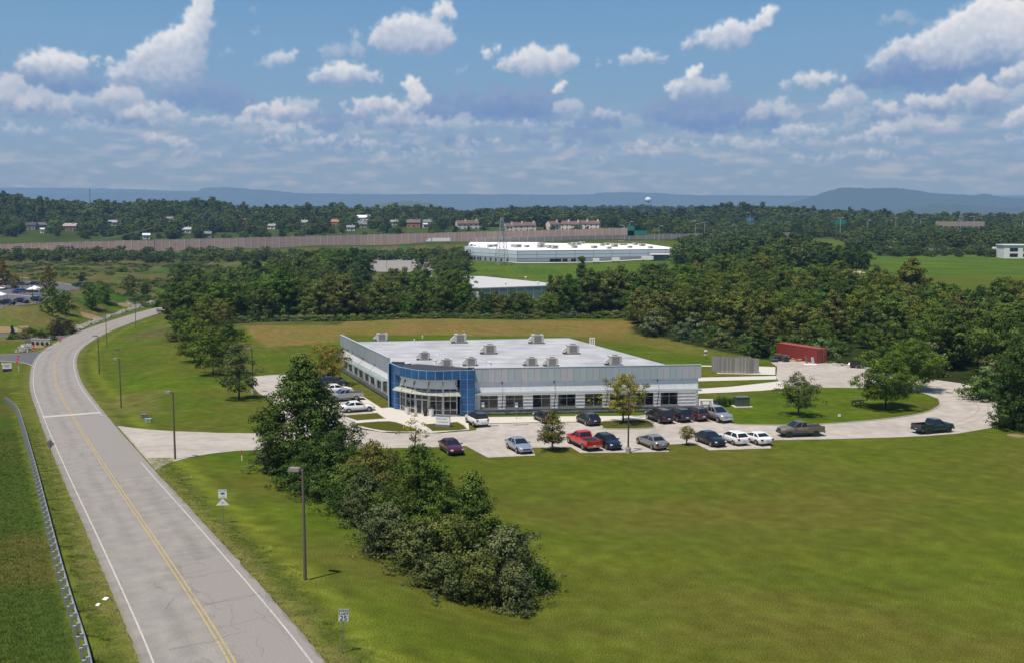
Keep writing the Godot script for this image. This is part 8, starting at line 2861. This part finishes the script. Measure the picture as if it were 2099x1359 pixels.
func background():
	var r := RandomNumberGenerator.new()
	r.seed = 91
	# noise walls along the motorway
	wall_line("noise_wall", [Vector2(-448, -850), Vector2(-427.75, -858), Vector2(-313.28, -880), Vector2(-234.89, -900), Vector2(-136.7, -930), Vector2(-22.28, -948), Vector2(108.73, -952)], [1.0, 1.0, 0.5, 3.5, 5.0, 8.0, 11.5], [7.15, 7.37, 10.23, 11.99, 14.16, 16.84, 20.39], 6.1, [mat(Color(0.42, 0.29, 0.25), 0.95), mat(Color(0.44, 0.305, 0.265), 0.95), mat(Color(0.40, 0.275, 0.235), 0.95)], mat(Color(0.62, 0.50, 0.45), 0.9), "long brown panelled noise wall crossing the valley below the houses")
	wall_line("noise_wall", [Vector2(-38.89, -915), Vector2(104.4, -914), Vector2(245.22, -905)], [7.0, 10.4, 11.2], [11.33, 14.58, 16.4], 7.4, [mat(Color(0.19, 0.18, 0.17), 0.95), mat(Color(0.205, 0.195, 0.185), 0.95)], mat(Color(0.40, 0.385, 0.36), 0.9), "lower grey noise wall before the brown one, behind the factory")
	# factory with the white roof
	var t := thing("factory", "large pale blue factory with flat white roof covered in machines", "building")
	var fa: Vector2 = Vector2(-32.11, -700)
	var fb: Vector2 = Vector2(3.38, -640)
	var fc: Vector2 = Vector2(113.65, -682)
	var fd := fa + (fc - fb) * 1.0 + Vector2(20, -60)
	var base := 0.1
	var top := 8.0
	var b := MB.new()
	b.prism(PackedVector2Array([fa, fb, fc, fc + Vector2(-6, -215), fa + Vector2(-5, -215)]), base - 3.0, top)
	part("roof", b.mesh(), mat(Color(0.74, 0.74, 0.73), 0.7), t)
	var band_m := [mat(Color(0.24, 0.30, 0.33), 0.7), mat(Color(0.42, 0.52, 0.58), 0.6), mat(Color(0.48, 0.57, 0.63), 0.6)]
	var red := mat(Color(0.17, 0.07, 0.10), 0.7)
	var grey := mat(Color(0.16, 0.20, 0.23), 0.7)
	for q in [[fa, fb, 0], [fb, fc, 1]]:
		var u := v3(q[1] - q[0], 0).normalized()
		var l: float = q[0].distance_to(q[1])
		var bas := Basis(u, Vector3.UP, u.cross(Vector3.UP))
		var n: int = 6 if q[2] == 0 else 9
		for k in n:
			for z in [[-1.0, 3.1, 0], [3.35, 5.3, 1], [5.55, 7.6, 2]]:
				var c := MB.new()
				box_at(c, v3(q[0], base), bas, l * k / n + 0.12, l * (k + 1) / n - 0.12, z[0], z[1], -0.2, 0.12)
				part("wall_panel", c.mesh(), band_m[z[2]], t)
			var c := MB.new()
			box_at(c, v3(q[0], base), bas, l * k / n - 0.12, l * k / n + 0.12, -1, 7.7, -0.2, 0.16)
			part("downpipe", c.mesh(), grey, t)
		for z in [[3.1, 3.35, red], [5.3, 5.55, grey], [7.6, 8.05, grey if q[2] == 1 else band_m[2]]]:
			var c := MB.new()
			box_at(c, v3(q[0], base), bas, 0, l, z[0], z[1], -0.2, 0.14)
			part("trim_band", c.mesh(), z[2], t)
		var wins := []
		if q[2] == 0:
			wins = [[0.13, 2.2], [0.19, 2.2], [0.255, 2.2], [0.30, 2.2], [0.40, 2.2], [0.5, 2.2], [0.6, 2.2], [0.70, 2.2], [0.81, 2.2]]
			# stepped parapet and the name
			for s in [[0.0, 0.16, 1.3], [0.16, 0.47, 0.9], [0.47, 0.8, 0.5], [0.8, 1.0, 0.2]]:
				var c := MB.new()
				box_at(c, v3(q[0], base), bas, l * s[0], l * s[1], 8.05, 8.05 + s[2], -0.3, 0.13)
				part("parapet", c.mesh(), band_m[2], t)
			var yaw := atan2(-u.z, u.x)
			for lt in [["H", 0.045, Color(0.02, 0.03, 0.1)], ["O", 0.07, Color(0.45, 0.02, 0.05)], ["O", 0.095, Color(0.45, 0.02, 0.05)], ["D", 0.12, Color(0.02, 0.03, 0.1)]]:
				letters(t, lt[0], 1.5, v3(q[0], base + 6.5) + u * l * lt[1] + bas.z * 0.2, mat(lt[2], 0.6), yaw)
		else:
			wins = [[0.185, 6.0], [0.225, 3.2], [0.26, 3.4], [0.31, 3.4]]
		for w in wins:
			var c := MB.new()
			box_at(c, v3(q[0], base), bas, l * w[0], l * w[0] + w[1], 0.7, 2.7, 0.1, 0.17)
			var wf := part("window", c.mesh(), M.strut, t)
			for s in 2:
				var g := MB.new()
				box_at(g, v3(q[0], base), bas, l * w[0] + 0.1 + s * w[1] * 0.5, l * w[0] - 0.1 + (s + 1) * w[1] * 0.5, 0.8, 2.6, 0.17, 0.2)
				part("pane", g.mesh(), M.glass, wf)
	var first: Node3D = null
	for k in 34:
		var f := r.randf()
		var gg := r.randf()
		var p := fb.lerp(fc, 0.03 + f * 0.94) + Vector2(-6 + 3 * f, -14 - 185 * gg)
		if k > 26:
			p = fa.lerp(fb, r.randf_range(0.1, 0.9)) + Vector2(12, -20 - 100 * r.randf())
		if first == null:
			first = thing("factory_roof_unit", "grey ventilation unit on the white factory roof", "ventilation unit", v3(p, top), 0.2, "ventilation units on the factory roof")
			b = MB.new()
			b.base_box(Vector3(0, 0.3, 0), Vector3(4.2, 1.5, 2.2))
			part("cabinet", b.mesh(), M.unit, first)
			b = MB.new()
			b.base_box(Vector3(0, 0, 0), Vector3(3.8, 0.3, 1.9))
			part("frame", b.mesh(), M.unit_dark, first)
			b = MB.new()
			b.base_box(Vector3(0.4, 0.5, 1.11), Vector3(2.4, 1.0, 0.05))
			part("grille", b.mesh(), M.unit_coil, first)
		else:
			copy(first, v3(p, top), r.randf_range(-0.2, 0.5), Vector3.ONE * r.randf_range(0.7, 1.25))
	t = thing("loading_shed", "white roofed shed before the right end of the factory", "shed", on(Vector2(96.71, -655), 0), -0.12)
	b = MB.new()
	b.base_box(Vector3(0, -1, 0), Vector3(15, 4.4, 8))
	part("wall", b.mesh(), grey, t)
	b = MB.new()
	b.bar(Vector3(-8.2, 3.9, 0.5), Vector3(8.2, 3.9, 0.5), 11, 0.5)
	part("roof", b.mesh(), M.white, t)
	for q in [[1327, 650, 7.5, "long white trailer at the factory wall, left of the shed"], [1262, 646, 5.0, "white box trailer at the factory wall"], [1222, 640, 4.0, "small white truck on the apron before the factory"]]:
		t = thing("white_trailer", q[3], "trailer", on(Vector2((q[0] - 1049.5) / 2100.0 * q[1], -q[1]), 0), -0.1, "white trailers at the factory")
		b = MB.new()
		b.base_box(Vector3(0, 0.9, 0), Vector3(q[2], 2.3, 2.5))
		part("box", b.mesh(), M.white, t)
		for x in [-0.35, 0.35]:
			b = MB.new()
			b.tube([Vector3(q[2] * x, 0.5, -1.2), Vector3(q[2] * x, 0.5, 1.2)], [0.5, 0.5], 10)
			part("wheels", b.mesh(), M.tyre, t)
	pave("factory_apron", [fa + Vector2(4, 3), fa + Vector2(16, 22), fb + Vector2(0, 9), fc + Vector2(0, 8), fc + Vector2(2, 1), fb + Vector2(0, 1)], M.concrete, 0.35, 10.0)
	# the empty car park left of the factory
	pave("empty_car_park", [Vector2(-110.92, -823.7), Vector2(-71.87, -807.03), Vector2(-53.62, -781.16), Vector2(-31.66, -704.83), Vector2(-31.98, -613.96), Vector2(-42.79, -601.52), Vector2(-51.16, -567.17), Vector2(-81.56, -575.98), Vector2(-95.55, -703.97)], textured(Color(0.23, 0.215, 0.20), 0.95, M.lot.albedo_texture, 30.0), 0.3, 12.0)
	for q in [[788, 540], [840, 538], [757, 534]]:
		street_lamp(Vector2((q[0] - 1049.5) / 2100.0 * 590.0, -590.0 - q[1] * 0.02), 10.0, 0.3, "slim lamp post standing in the empty car park by the factory", false, M.pole_dark, "lamp posts in the empty car park")
	# low white hall among the trees
	t = thing("white_hall", "low white hall with flat grey roof behind the tree belt", "building")
	var ha: Vector2 = Vector2(-13.45, -412)
	var hb: Vector2 = Vector2(17.32, -430)
	var hc: Vector2 = Vector2(18.13, -440)
	var hd: Vector2 = Vector2(-14.64, -500)
	var he: Vector2 = Vector2(-47.97, -505)
	var hf: Vector2 = Vector2(-41.83, -440)
	b = MB.new()
	b.prism(PackedVector2Array([hf, ha, hb, hc, hd, he]), -10.0, -0.9)
	part("wall", b.mesh(), mat(Color(0.47, 0.475, 0.47), 0.7), t)
	b = MB.new()
	b.prism(PackedVector2Array([hf + Vector2(-0.4, 0.5), ha + Vector2(0, 0.6), hb + Vector2(0.5, 0.5), hc + Vector2(0.6, -0.4), hd + Vector2(0, -0.5), he + Vector2(-0.4, -0.5)]), -0.9, -0.45)
	part("roof", b.mesh(), mat(Color(0.42, 0.42, 0.42), 0.7), t)
	var hu := v3(hb - ha, 0).normalized()
	var hbas := Basis(hu, Vector3.UP, hu.cross(Vector3.UP))
	for k in 8:
		b = MB.new()
		box_at(b, v3(ha, 0), hbas, 1.0 + k * 4.1, 1.3 + k * 4.1, -8, -0.92, 0, 0.25)
		part("column", b.mesh(), M.white, t)
	b = MB.new()
	box_at(b, v3(ha, 0), hbas, 0, ha.distance_to(hb), -2.3, -1.0, 0.0, 0.1)
	part("wall_band", b.mesh(), mat(Color(0.26, 0.31, 0.33), 0.7), t)
	for q in [[1103, 430], [1036, 428], [1078, 470]]:
		b = MB.new()
		b.lathe(Vector3.ZERO, [Vector2(0.35, 0), Vector2(0.35, 0.8), Vector2(0.6, 0.9), Vector2(0.6, 1.2), Vector2(0, 1.4)], 10)
		single("roof_ventilator", b.mesh(), M.white, "round white ventilator on the roof of the low hall", "ventilator", Vector3((q[0] - 1049.5) / 2100.0 * q[1], -0.45, -q[1] - 3.0), 0, "ventilators on the low hall")
	# houses
	var cream := Color(0.62, 0.55, 0.47)
	var brown := Color(0.155, 0.085, 0.07)
	var blocks := [[958, 469, 46, 0.25], [1006, 459.5, 48, 0.25], [1052, 447, 44, 0.2], [1140, 455, 70, 0.15], [1074, 474, 48, 0.1], [1133, 471, 24, 0.5], [1170, 470, 40, -0.35], [1208, 469, 44, -0.3], [1208, 450, 18, 0.8], [1246, 463, 22, 0.1], [1043, 476, 18, 0.2], [1318, 463, 10, 0.6]]
	for q in blocks:
		var p := bearing(q[0], q[1])
		var d := -p.y
		var w: float = q[2] * d / 2100.0
		var n := maxi(1, int(w / 9.0))
		var tt := thing("townhouse_row", "row of cream townhouses with brown roofs and white chimneys on the hillside", "townhouses", on(p, -1.0), q[3], "townhouse rows behind the noise wall")
		for k in n:
			var x := -w * 0.5 + (k + 0.5) * w / n
			var yy := 0.8 * k * (1 if q[3] > 0 else -1) * (0.9 if n > 2 else 0.3)
			var ww := w / n - 0.1
			b = MB.new()
			b.base_box(Vector3(x, yy - 2.0, 0), Vector3(ww, 8.0, 9.0))
			b.tri(Vector3(x + ww * 0.5, yy + 6, 4.5), Vector3(x + ww * 0.5, yy + 6, -4.5), Vector3(x + ww * 0.5, yy + 9, 0))
			b.tri(Vector3(x - ww * 0.5, yy + 6, -4.5), Vector3(x - ww * 0.5, yy + 6, 4.5), Vector3(x - ww * 0.5, yy + 9, 0))
			part("wall", b.mesh(), M.townwall if M.has("townwall") else town(cream), tt)
			b = MB.new()
			b.quad(Vector3(x - ww * 0.5 - 0.1, yy + 5.8, 5.0), Vector3(x + ww * 0.5 + 0.1, yy + 5.8, 5.0), Vector3(x + ww * 0.5 + 0.1, yy + 9.15, 0), Vector3(x - ww * 0.5 - 0.1, yy + 9.15, 0))
			b.quad(Vector3(x + ww * 0.5 + 0.1, yy + 5.8, -5.0), Vector3(x - ww * 0.5 - 0.1, yy + 5.8, -5.0), Vector3(x - ww * 0.5 - 0.1, yy + 9.15, 0), Vector3(x + ww * 0.5 + 0.1, yy + 9.15, 0))
			var rf := part("roof", b.mesh(), M.townroof, tt)
			b = MB.new()
			b.base_box(Vector3(x + ww * 0.32, yy + 7.0, 1.6), Vector3(1.5, 3.4, 1.5))
			part("chimney", b.mesh(), M.townwall, rf)
			for s in [-0.25, 0.22]:
				for f in [1.4, 4.2]:
					b = MB.new()
					b.box(Vector3(x + ww * s, yy + f, 4.52), Vector3(1.3, 1.4, 0.06))
					part("window", b.mesh(), M.glass, tt)
	var looks := [[Color(0.6, 0.58, 0.55), Color(0.3, 0.3, 0.31), "pale grey house on the hill between mast and brick house"], [Color(0.55, 0.5, 0.45), Color(0.2, 0.17, 0.16), "small cream house on the wooded slope above the wall"], [Color(0.62, 0.6, 0.58), Color(0.35, 0.35, 0.36), "white walled house just above the noise wall"], [Color(0.58, 0.56, 0.52), Color(0.24, 0.23, 0.23), "cream house between brick and rust roofed houses"], [Color(0.62, 0.62, 0.6), Color(0.45, 0.45, 0.45), "small pale house high above the rust roofed one"], [Color(0.6, 0.58, 0.55), Color(0.2, 0.2, 0.22), "low white house right above the brown wall"], [Color(0.6, 0.57, 0.53), Color(0.2, 0.15, 0.13), "cream house left of the first townhouses"], [Color(0.6, 0.58, 0.56), Color(0.3, 0.28, 0.27), "pale house among trees right of the water tower"], [Color(0.62, 0.62, 0.62), Color(0.5, 0.5, 0.5), "white flat building on the right hand hills"], [Color(0.6, 0.58, 0.56), Color(0.35, 0.33, 0.32), "pale building beside the bridge wall"], [Color(0.3, 0.24, 0.2), Color(0.045, 0.045, 0.05), "dark roofed bungalow among the trees, far left"], [Color(0.35, 0.3, 0.26), Color(0.1, 0.09, 0.09), "grey brown roofed house right of the dark roofed bungalow"], [Color(0.66, 0.64, 0.62), Color(0.5, 0.5, 0.5), "small white outbuilding below the grey brown house"], [Color(0.32, 0.17, 0.13), Color(0.3, 0.24, 0.23), "pink brick house with pale gable above the noise wall"], [Color(0.7, 0.7, 0.7), Color(0.6, 0.6, 0.6), "white van sized shed peeping over the noise wall"], [Color(0.3, 0.28, 0.26), Color(0.17, 0.17, 0.17), "grey roofed house low behind the noise wall"], [Color(0.3, 0.14, 0.1), Color(0.16, 0.12, 0.11), "brick house high among the trees on the hill"], [Color(0.3, 0.2, 0.13), Color(0.30, 0.13, 0.055), "house with broad rust brown roof on a bare plot"], [Color(0.55, 0.53, 0.5), Color(0.25, 0.25, 0.25), "pale house half hidden left of the rust roofed one"], [Color(0.62, 0.62, 0.62), Color(0.66, 0.66, 0.66), "long white roofed building on the hill"], [Color(0.3, 0.28, 0.27), Color(0.13, 0.14, 0.15), "slate roofed house below the long white building"], [Color(0.5, 0.48, 0.45), Color(0.2, 0.21, 0.22), "grey roofed house right of the long white building"], [Color(0.5, 0.48, 0.45), Color(0.22, 0.22, 0.22), "pale grey house behind trees left of the brick one"], [Color(0.33, 0.17, 0.11), Color(0.13, 0.09, 0.08), "brick house with tall chimney beside the big slate one"], [Color(0.58, 0.57, 0.55), Color(0.15, 0.16, 0.18), "white house with slate roof right of the brick one"], [Color(0.6, 0.6, 0.6), Color(0.5, 0.5, 0.5), "small pale garage below the white house"], [Color(0.6, 0.6, 0.58), Color(0.5, 0.5, 0.5), "pale flat building high on the hill"], [Color(0.6, 0.56, 0.53), Color(0.45, 0.42, 0.4), "pale house below the water tower"]]
	for i in looks.size():
		var q: Array = HOMES[i].slice(0, 3) + looks[i]
		var p := bearing(q[0], q[1])
		var w: float = q[2] * -p.y / 2100.0
		house(p, w, minf(w * 0.7, 9.0), 3.8 if q[2] < 24 else 5.0, r.randf_range(-0.4, 0.4), q[3], q[4], q[5], q[2] > 14)
	# the white lorry on the motorway
	t = thing("lorry", "white articulated lorry driving along the foot of the brown noise wall", "truck", Vector3(-63.5, 7.51, -922), 0.03)
	b = MB.new()
	b.base_box(Vector3(0, 1.1, 0), Vector3(16, 2.9, 2.6))
	part("trailer", b.mesh(), M.white, t)
	b = MB.new()
	b.base_box(Vector3(-10.4, 0.9, 0), Vector3(2.6, 2.8, 2.5))
	b.base_box(Vector3(-12.4, 0.9, 0), Vector3(2.0, 1.5, 2.3))
	part("cab", b.mesh(), M.white, t)
	b = MB.new()
	b.box(Vector3(-11.72, 3.0, 0), Vector3(0.08, 0.9, 2.1))
	part("windshield", b.mesh(), M.glass, t)
	for x in [-12.2, -9.6, 5.0, 6.4]:
		b = MB.new()
		b.tube([Vector3(x, 0.5, -1.3), Vector3(x, 0.5, 1.3)], [0.55, 0.55], 10)
		part("wheels", b.mesh(), M.tyre, t)
	# water tower
	var wp := Vector2(343.22, -2600)
	t = thing("water_tower", "pale blue water tower on legs above the skyline", "water tower", on(wp, 0))
	var gy := hgt(wp.x, wp.y)
	var ty: float = 87.66 - gy
	var pale := mat(Color(0.5, 0.62, 0.68), 0.5)
	b = MB.new()
	b.lathe(Vector3(0, ty - 13.0, 0), [Vector2(0.6, 0), Vector2(5.5, 1.2), Vector2(8.0, 4.2), Vector2(8.1, 7.0), Vector2(7.0, 10.0), Vector2(4.2, 12.2), Vector2(0.4, 13.0)], 24)
	part("tank", b.mesh(true), pale, t)
	b = MB.new()
	b.lathe(Vector3(0, ty - 8.6, 0), [Vector2(8.1, 0), Vector2(9.0, 0), Vector2(9.0, 0.9), Vector2(8.1, 0.9)], 24)
	part("gallery", b.mesh(), pale, t)
	for k in 6:
		var a := TAU * k / 6
		b = MB.new()
		b.tube([Vector3(cos(a) * 9.0, -1, sin(a) * 9.0), Vector3(cos(a) * 7.4, ty - 8.4, sin(a) * 7.4)], [0.5, 0.5], 8)
		part("leg", b.mesh(), pale, t)
	b = MB.new()
	b.tube([Vector3(0, -1, 0), Vector3(0, ty - 12.8, 0)], [1.1, 1.1], 10)
	part("riser", b.mesh(), pale, t)
	# pylons, mast, poles and wires
	pylon(Vector2(-6.16, -617.04), 28.5, 7.0, "steel lattice tower before the corner of the factory")
	pylon(bearing(1966, 499.5), 26.0, 6.4, "steel lattice tower on the right, above the pale sheds")
	var mp := Vector2(-544.29, -1330)
	t = thing("radio_mast", "thin radio mast above the wooded skyline on the left", "mast", on(mp, 0))
	b = MB.new()
	var mh: float = 68.43 - hgt(mp.x, mp.y)
	b.tube([Vector3.ZERO, Vector3(0, mh, 0)], [0.5, 0.4], 6)
	part("shaft", b.mesh(), M.steel, t)
	b = MB.new()
	b.tube([Vector3(6, 0, 0), Vector3(6, mh * 0.55, 0)], [1.2, 1.2], 8)
	part("antenna_housing", b.mesh(), mat(Color(0.4, 0.55, 0.62), 0.6), t)
	var poles := [[118.5, 536, 505, "wooden power pole on the meadow, leftmost of three"], [317.5, 534, 466, "tall wooden power pole with cross arm on the meadow, middle of three"], [361, 533, 500, "wooden power pole beside the dark clump, rightmost of three"]]
	var tops := []
	for q in poles:
		var p := bearing(q[0], q[1])
		var d := -p.y
		var h: float = (q[1] - q[2]) * d / 2100.0
		t = thing("power_pole", q[3], "power pole", on(p, -0.2), 0.5, "power poles on the meadow")
		b = MB.new()
		b.tube([Vector3.ZERO, Vector3(0, h, 0)], [0.2, 0.14], 6)
		part("pole", b.mesh(), mat(Color(0.22, 0.2, 0.18), 0.9), t)
		b = MB.new()
		b.bar(Vector3(-1.3, h - 0.5, 0), Vector3(1.3, h - 0.5, 0), 0.15, 0.15)
		part("cross_arm", b.mesh(), mat(Color(0.22, 0.2, 0.18), 0.9), t)
		tops.append(on(p, h - 0.4))
	tops.push_front(tops[0] + Vector3(-120, 1, 6))
	tops.append(tops[3] + Vector3(90, 2.0, -40))
	for i in tops.size() - 1:
		t = thing("power_cable", "thin power cables sagging over the meadow, span %s" % ["left of the leftmost pole", "between the leftmost and middle poles", "between the middle and right poles", "right of the rightmost pole"][i], "cables")
		for s in [-1.2, 0.0, 1.2]:
			b = MB.new()
			var pts := []
			var rad := []
			for k in 13:
				var f := k / 12.0
				pts.append(tops[i].lerp(tops[i + 1], f) + Vector3(s * 0.8, -8.0 * f * (1 - f) * 0.55, s * 0.5))
				rad.append(0.045)
			b.tube(pts, rad, 4, false)
			part("cable", b.mesh(), M.steel, t)
	# motorway lamps, signs and other poles on the right
	var lamps := [[1290, 468, 455, 905], [1279, 480, 462, 870], [1350, 490, 463, 860], [1424, 478, 459, 905], [1443, 478, 456, 920], [1507, 478, 462, 930], [1478, 505, 478, 760], [1535, 462, 436, 980], [1720, 473, 447, 900], [1776, 473, 452, 900], [1833, 465, 446, 950], [1868, 462, 446, 960], [1884, 463, 449, 950], [1993, 467, 444, 960], [2092, 459, 449, 980], [1615, 466, 455, 960], [694, 497, 478, 900], [980, 474, 465, 955]]
	var lf: Node3D = null
	for q in lamps:
		var p := Vector3((q[0] - 1049.5) / 2100.0 * q[3], 0, -q[3])
		p.y = hgt(p.x, p.z) - 0.3
		var h: float = 26.0 + (455.0 - q[2]) / 2100.0 * q[3] - p.y
		if lf == null:
			lf = thing("motorway_lamp", "pale motorway lamp with a single curved arm beyond the factory", "street lamp", p, 0, "motorway lamps")
			b = MB.new()
			b.tube([Vector3.ZERO, Vector3(0, 9.4, 0), Vector3(0.5, 10.0, 0), Vector3(2.4, 10.0, 0)], [0.16, 0.13, 0.1, 0.08], 6)
			part("pole", b.mesh(), mat(Color(0.5, 0.5, 0.49), 0.5, 0.2), lf)
			b = MB.new()
			b.box(Vector3(2.6, 9.95, 0), Vector3(0.9, 0.2, 0.4))
			part("lamp_head", b.mesh(), M.unit, lf)
			lf.scale = Vector3(1.2, h / 10.0, 1.2)
		else:
			copy(lf, p, 0.0 if int(q[0]) % 2 == 0 else PI, Vector3(1.2, maxf(h, 5.0) / 10.0, 1.2))
	for q in [[1292.5, 900, 6.0, 9.0, 474, "tall green motorway sign at the end of the brown noise wall"], [1306, 900, 17.0, 4.4, 478, "wide green motorway sign right of the tall one"], [1720, 905, 10.0, 4.0, 456, "green motorway sign by the lamp right of the wood"], [1536, 1000, 7.0, 3.0, 451, "small blue road sign far right of the water tower"]]:
		var p := Vector3((q[0] - 1049.5) / 2100.0 * q[1], 0, -q[1])
		var cy: float = 26.0 + (455.0 - q[4]) / 2100.0 * q[1]
		p.y = hgt(p.x, p.z) - 0.5
		t = thing("motorway_sign", q[5], "road sign", p)
		b = MB.new()
		b.box(Vector3(0, cy - p.y, 0), Vector3(q[2], q[3], 0.3))
		part("board", b.mesh(), mat(Color(0.01, 0.17, 0.12) if q[0] < 1500 or q[0] > 1600 else Color(0.03, 0.17, 0.45), 0.6), t)
		for s in [-0.3, 0.3]:
			b = MB.new()
			b.bar(Vector3(q[2] * s, 0, -0.25), Vector3(q[2] * s, cy - p.y + q[3] * 0.45, -0.25), 0.25, 0.25)
			part("post", b.mesh(), M.steel, t)
	# buildings and vehicles on the right
	var wb := Vector2(Vector2(287.84, -600).x, -600)
	t = thing("white_office", "white two storey building at the right edge beyond the green field", "building", on(wb, 0), -0.1)
	b = MB.new()
	b.base_box(Vector3(14, -2, -6), Vector3(28, 9.6, 12))
	part("wall", b.mesh(), mat(Color(0.66, 0.66, 0.65), 0.7), t)
	b = MB.new()
	b.base_box(Vector3(14, 7.6, -6), Vector3(29, 0.5, 13))
	part("roof", b.mesh(), M.white, t)
	for k in 3:
		for f in 2:
			b = MB.new()
			b.box(Vector3(5.5 + k * 7.5, 1.9 + f * 3.2, 0.03), Vector3(4.6, 2.0, 0.1))
			var wf := part("window", b.mesh(), M.strut, t)
			for s in 2:
				b = MB.new()
				b.box(Vector3(4.4 + k * 7.5 + s * 2.2, 1.9 + f * 3.2, 0.1), Vector3(2.0, 1.8, 0.04))
				part("pane", b.mesh(), M.glass, wf)
	for q in [[1813, 520, 7, 690, "white van at the far left of the sheds beyond the green field"], [1832, 519, 10, 690, "white box truck beyond the green field"], [1915, 524, 12, 660, "long white trailer beyond the green field, below the lattice tower"], [1928, 500, 14, 760, "pale shed roof above the scrub near the lattice tower"], [2048, 511, 9, 690, "white truck left of the white building"], [2080, 524, 10, 640, "low white trailer before the white building"]]:
		t = thing("white_truck", q[4], "truck", on(Vector2((q[0] - 1049.5) / 2100.0 * q[3], -q[3]), 0), 0.05, "white vehicles beyond the green field")
		b = MB.new()
		b.base_box(Vector3(0, 0.8, 0), Vector3(q[2], 2.4, 2.5))
		part("box", b.mesh(), M.white, t)
		b = MB.new()
		b.base_box(Vector3(-q[2] * 0.5 - 0.8, 0.7, 0), Vector3(1.6, 1.7, 2.3))
		part("cab", b.mesh(), M.white, t)
		for x in [-0.4, 0.35]:
			b = MB.new()
			b.tube([Vector3(q[2] * x, 0.45, -1.2), Vector3(q[2] * x, 0.45, 1.2)], [0.45, 0.45], 10)
			part("wheels", b.mesh(), M.tyre, t)
	t = thing("bridge_wall", "pinkish panelled bridge wall on the motorway at the right", "wall", Vector3(0, 0, 0))
	var ba := Vector3(Vector2(401.53, -985).x, 22.06, -985)
	for k in 9:
		b = MB.new()
		b.box(ba + Vector3(5.7 * k + 2.8, 1.9, 0), Vector3(5.3, 4.6, 0.4))
		part("panel", b.mesh(), mat(Color(0.34, 0.25, 0.22), 0.95) if k == 0 else (t.get_child(0) as MeshInstance3D).material_override, t)
		b = MB.new()
		b.box(ba + Vector3(5.7 * k, 1.0, 0.1), Vector3(0.6, 7.0, 0.8))
		part("post", b.mesh(), M.kerb, t)
	# hay bales in the shade of the clump
	var bale: Node3D = null
	var pos := ["leftmost of the row", "second from the left", "third from the left", "fourth from the left", "fifth from the left", "large one, sixth from the left", "second from the right", "rightmost of the row"]
	var bx := [1694, 1703, 1713, 1728.6, 1753.6, 1762, 1772, 1782]
	for k in 8:
		var p := bearing(bx[k], 566.0)
		var lb: String = "round pale hay bale under the clump of trees, " + pos[k]
		if bale == null:
			bale = thing("hay_bale", lb, "hay bale", on(p, 0.0), 0.3, "hay bales")
			b = MB.new()
			b.col = Color(0.36, 0.29, 0.18)
			b.tube([Vector3(-0.75, 0.85, 0), Vector3(-0.7, 0.85, 0), Vector3(0.7, 0.85, 0), Vector3(0.75, 0.85, 0)], [0.75, 0.85, 0.85, 0.75], 16)
			part("straw", b.mesh(), M.rough, bale)
			b = MB.new()
			b.col = Color(0.5, 0.47, 0.4)
			for x in [-0.4, 0.0, 0.4]:
				b.tube([Vector3(x - 0.04, 0.85, 0), Vector3(x + 0.04, 0.85, 0)], [0.862, 0.862], 16, false)
			part("net_wrap", b.mesh(), M.rough, bale)
		else:
			copy(bale, on(p, 0.0), r.randf_range(-1.2, 1.2), Vector3.ONE * (1.25 if k == 5 else r.randf_range(0.85, 1.1)), lb)

func town(c: Color) -> Material:
	M.townwall = mat(c, 0.85)
	M.townroof = mat(Color(0.12, 0.07, 0.06), 0.9)
	return M.townwall

var HOMES := [[235, 463, 18], [352, 455, 15], [385, 478, 18], [560, 470, 16], [655, 448, 14], [720, 474, 16], [903, 459, 18], [1420, 462, 14], [1660, 452, 16], [1955, 458, 16], [67, 471, 24], [91, 468, 20], [92, 478, 10], [148, 473, 26], [302, 490, 14], [426, 488, 18], [503, 458, 14], [689, 464, 24], [624, 463, 20], [747, 455, 26], [745, 467, 20], [775, 457, 16], [808, 462, 18], [849, 466.5, 27], [876, 462, 20], [872, 468, 9], [922, 445, 16], [1317, 448, 13]]   # bearing, sight line and width of each house behind the noise wall

func bearing(px: float, py: float) -> Vector2:
	# the spot of ground in that direction from the survey point (2100 units to the radian)
	var d := 200.0
	while d < 3000.0:
		var x := (px - 1049.5) / 2100.0 * d
		if hgt(x, -d) > 26.0 + (455.0 - py) / 2100.0 * d:
			break
		d += 4.0
	return Vector2((px - 1049.5) / 2100.0 * d, -d)
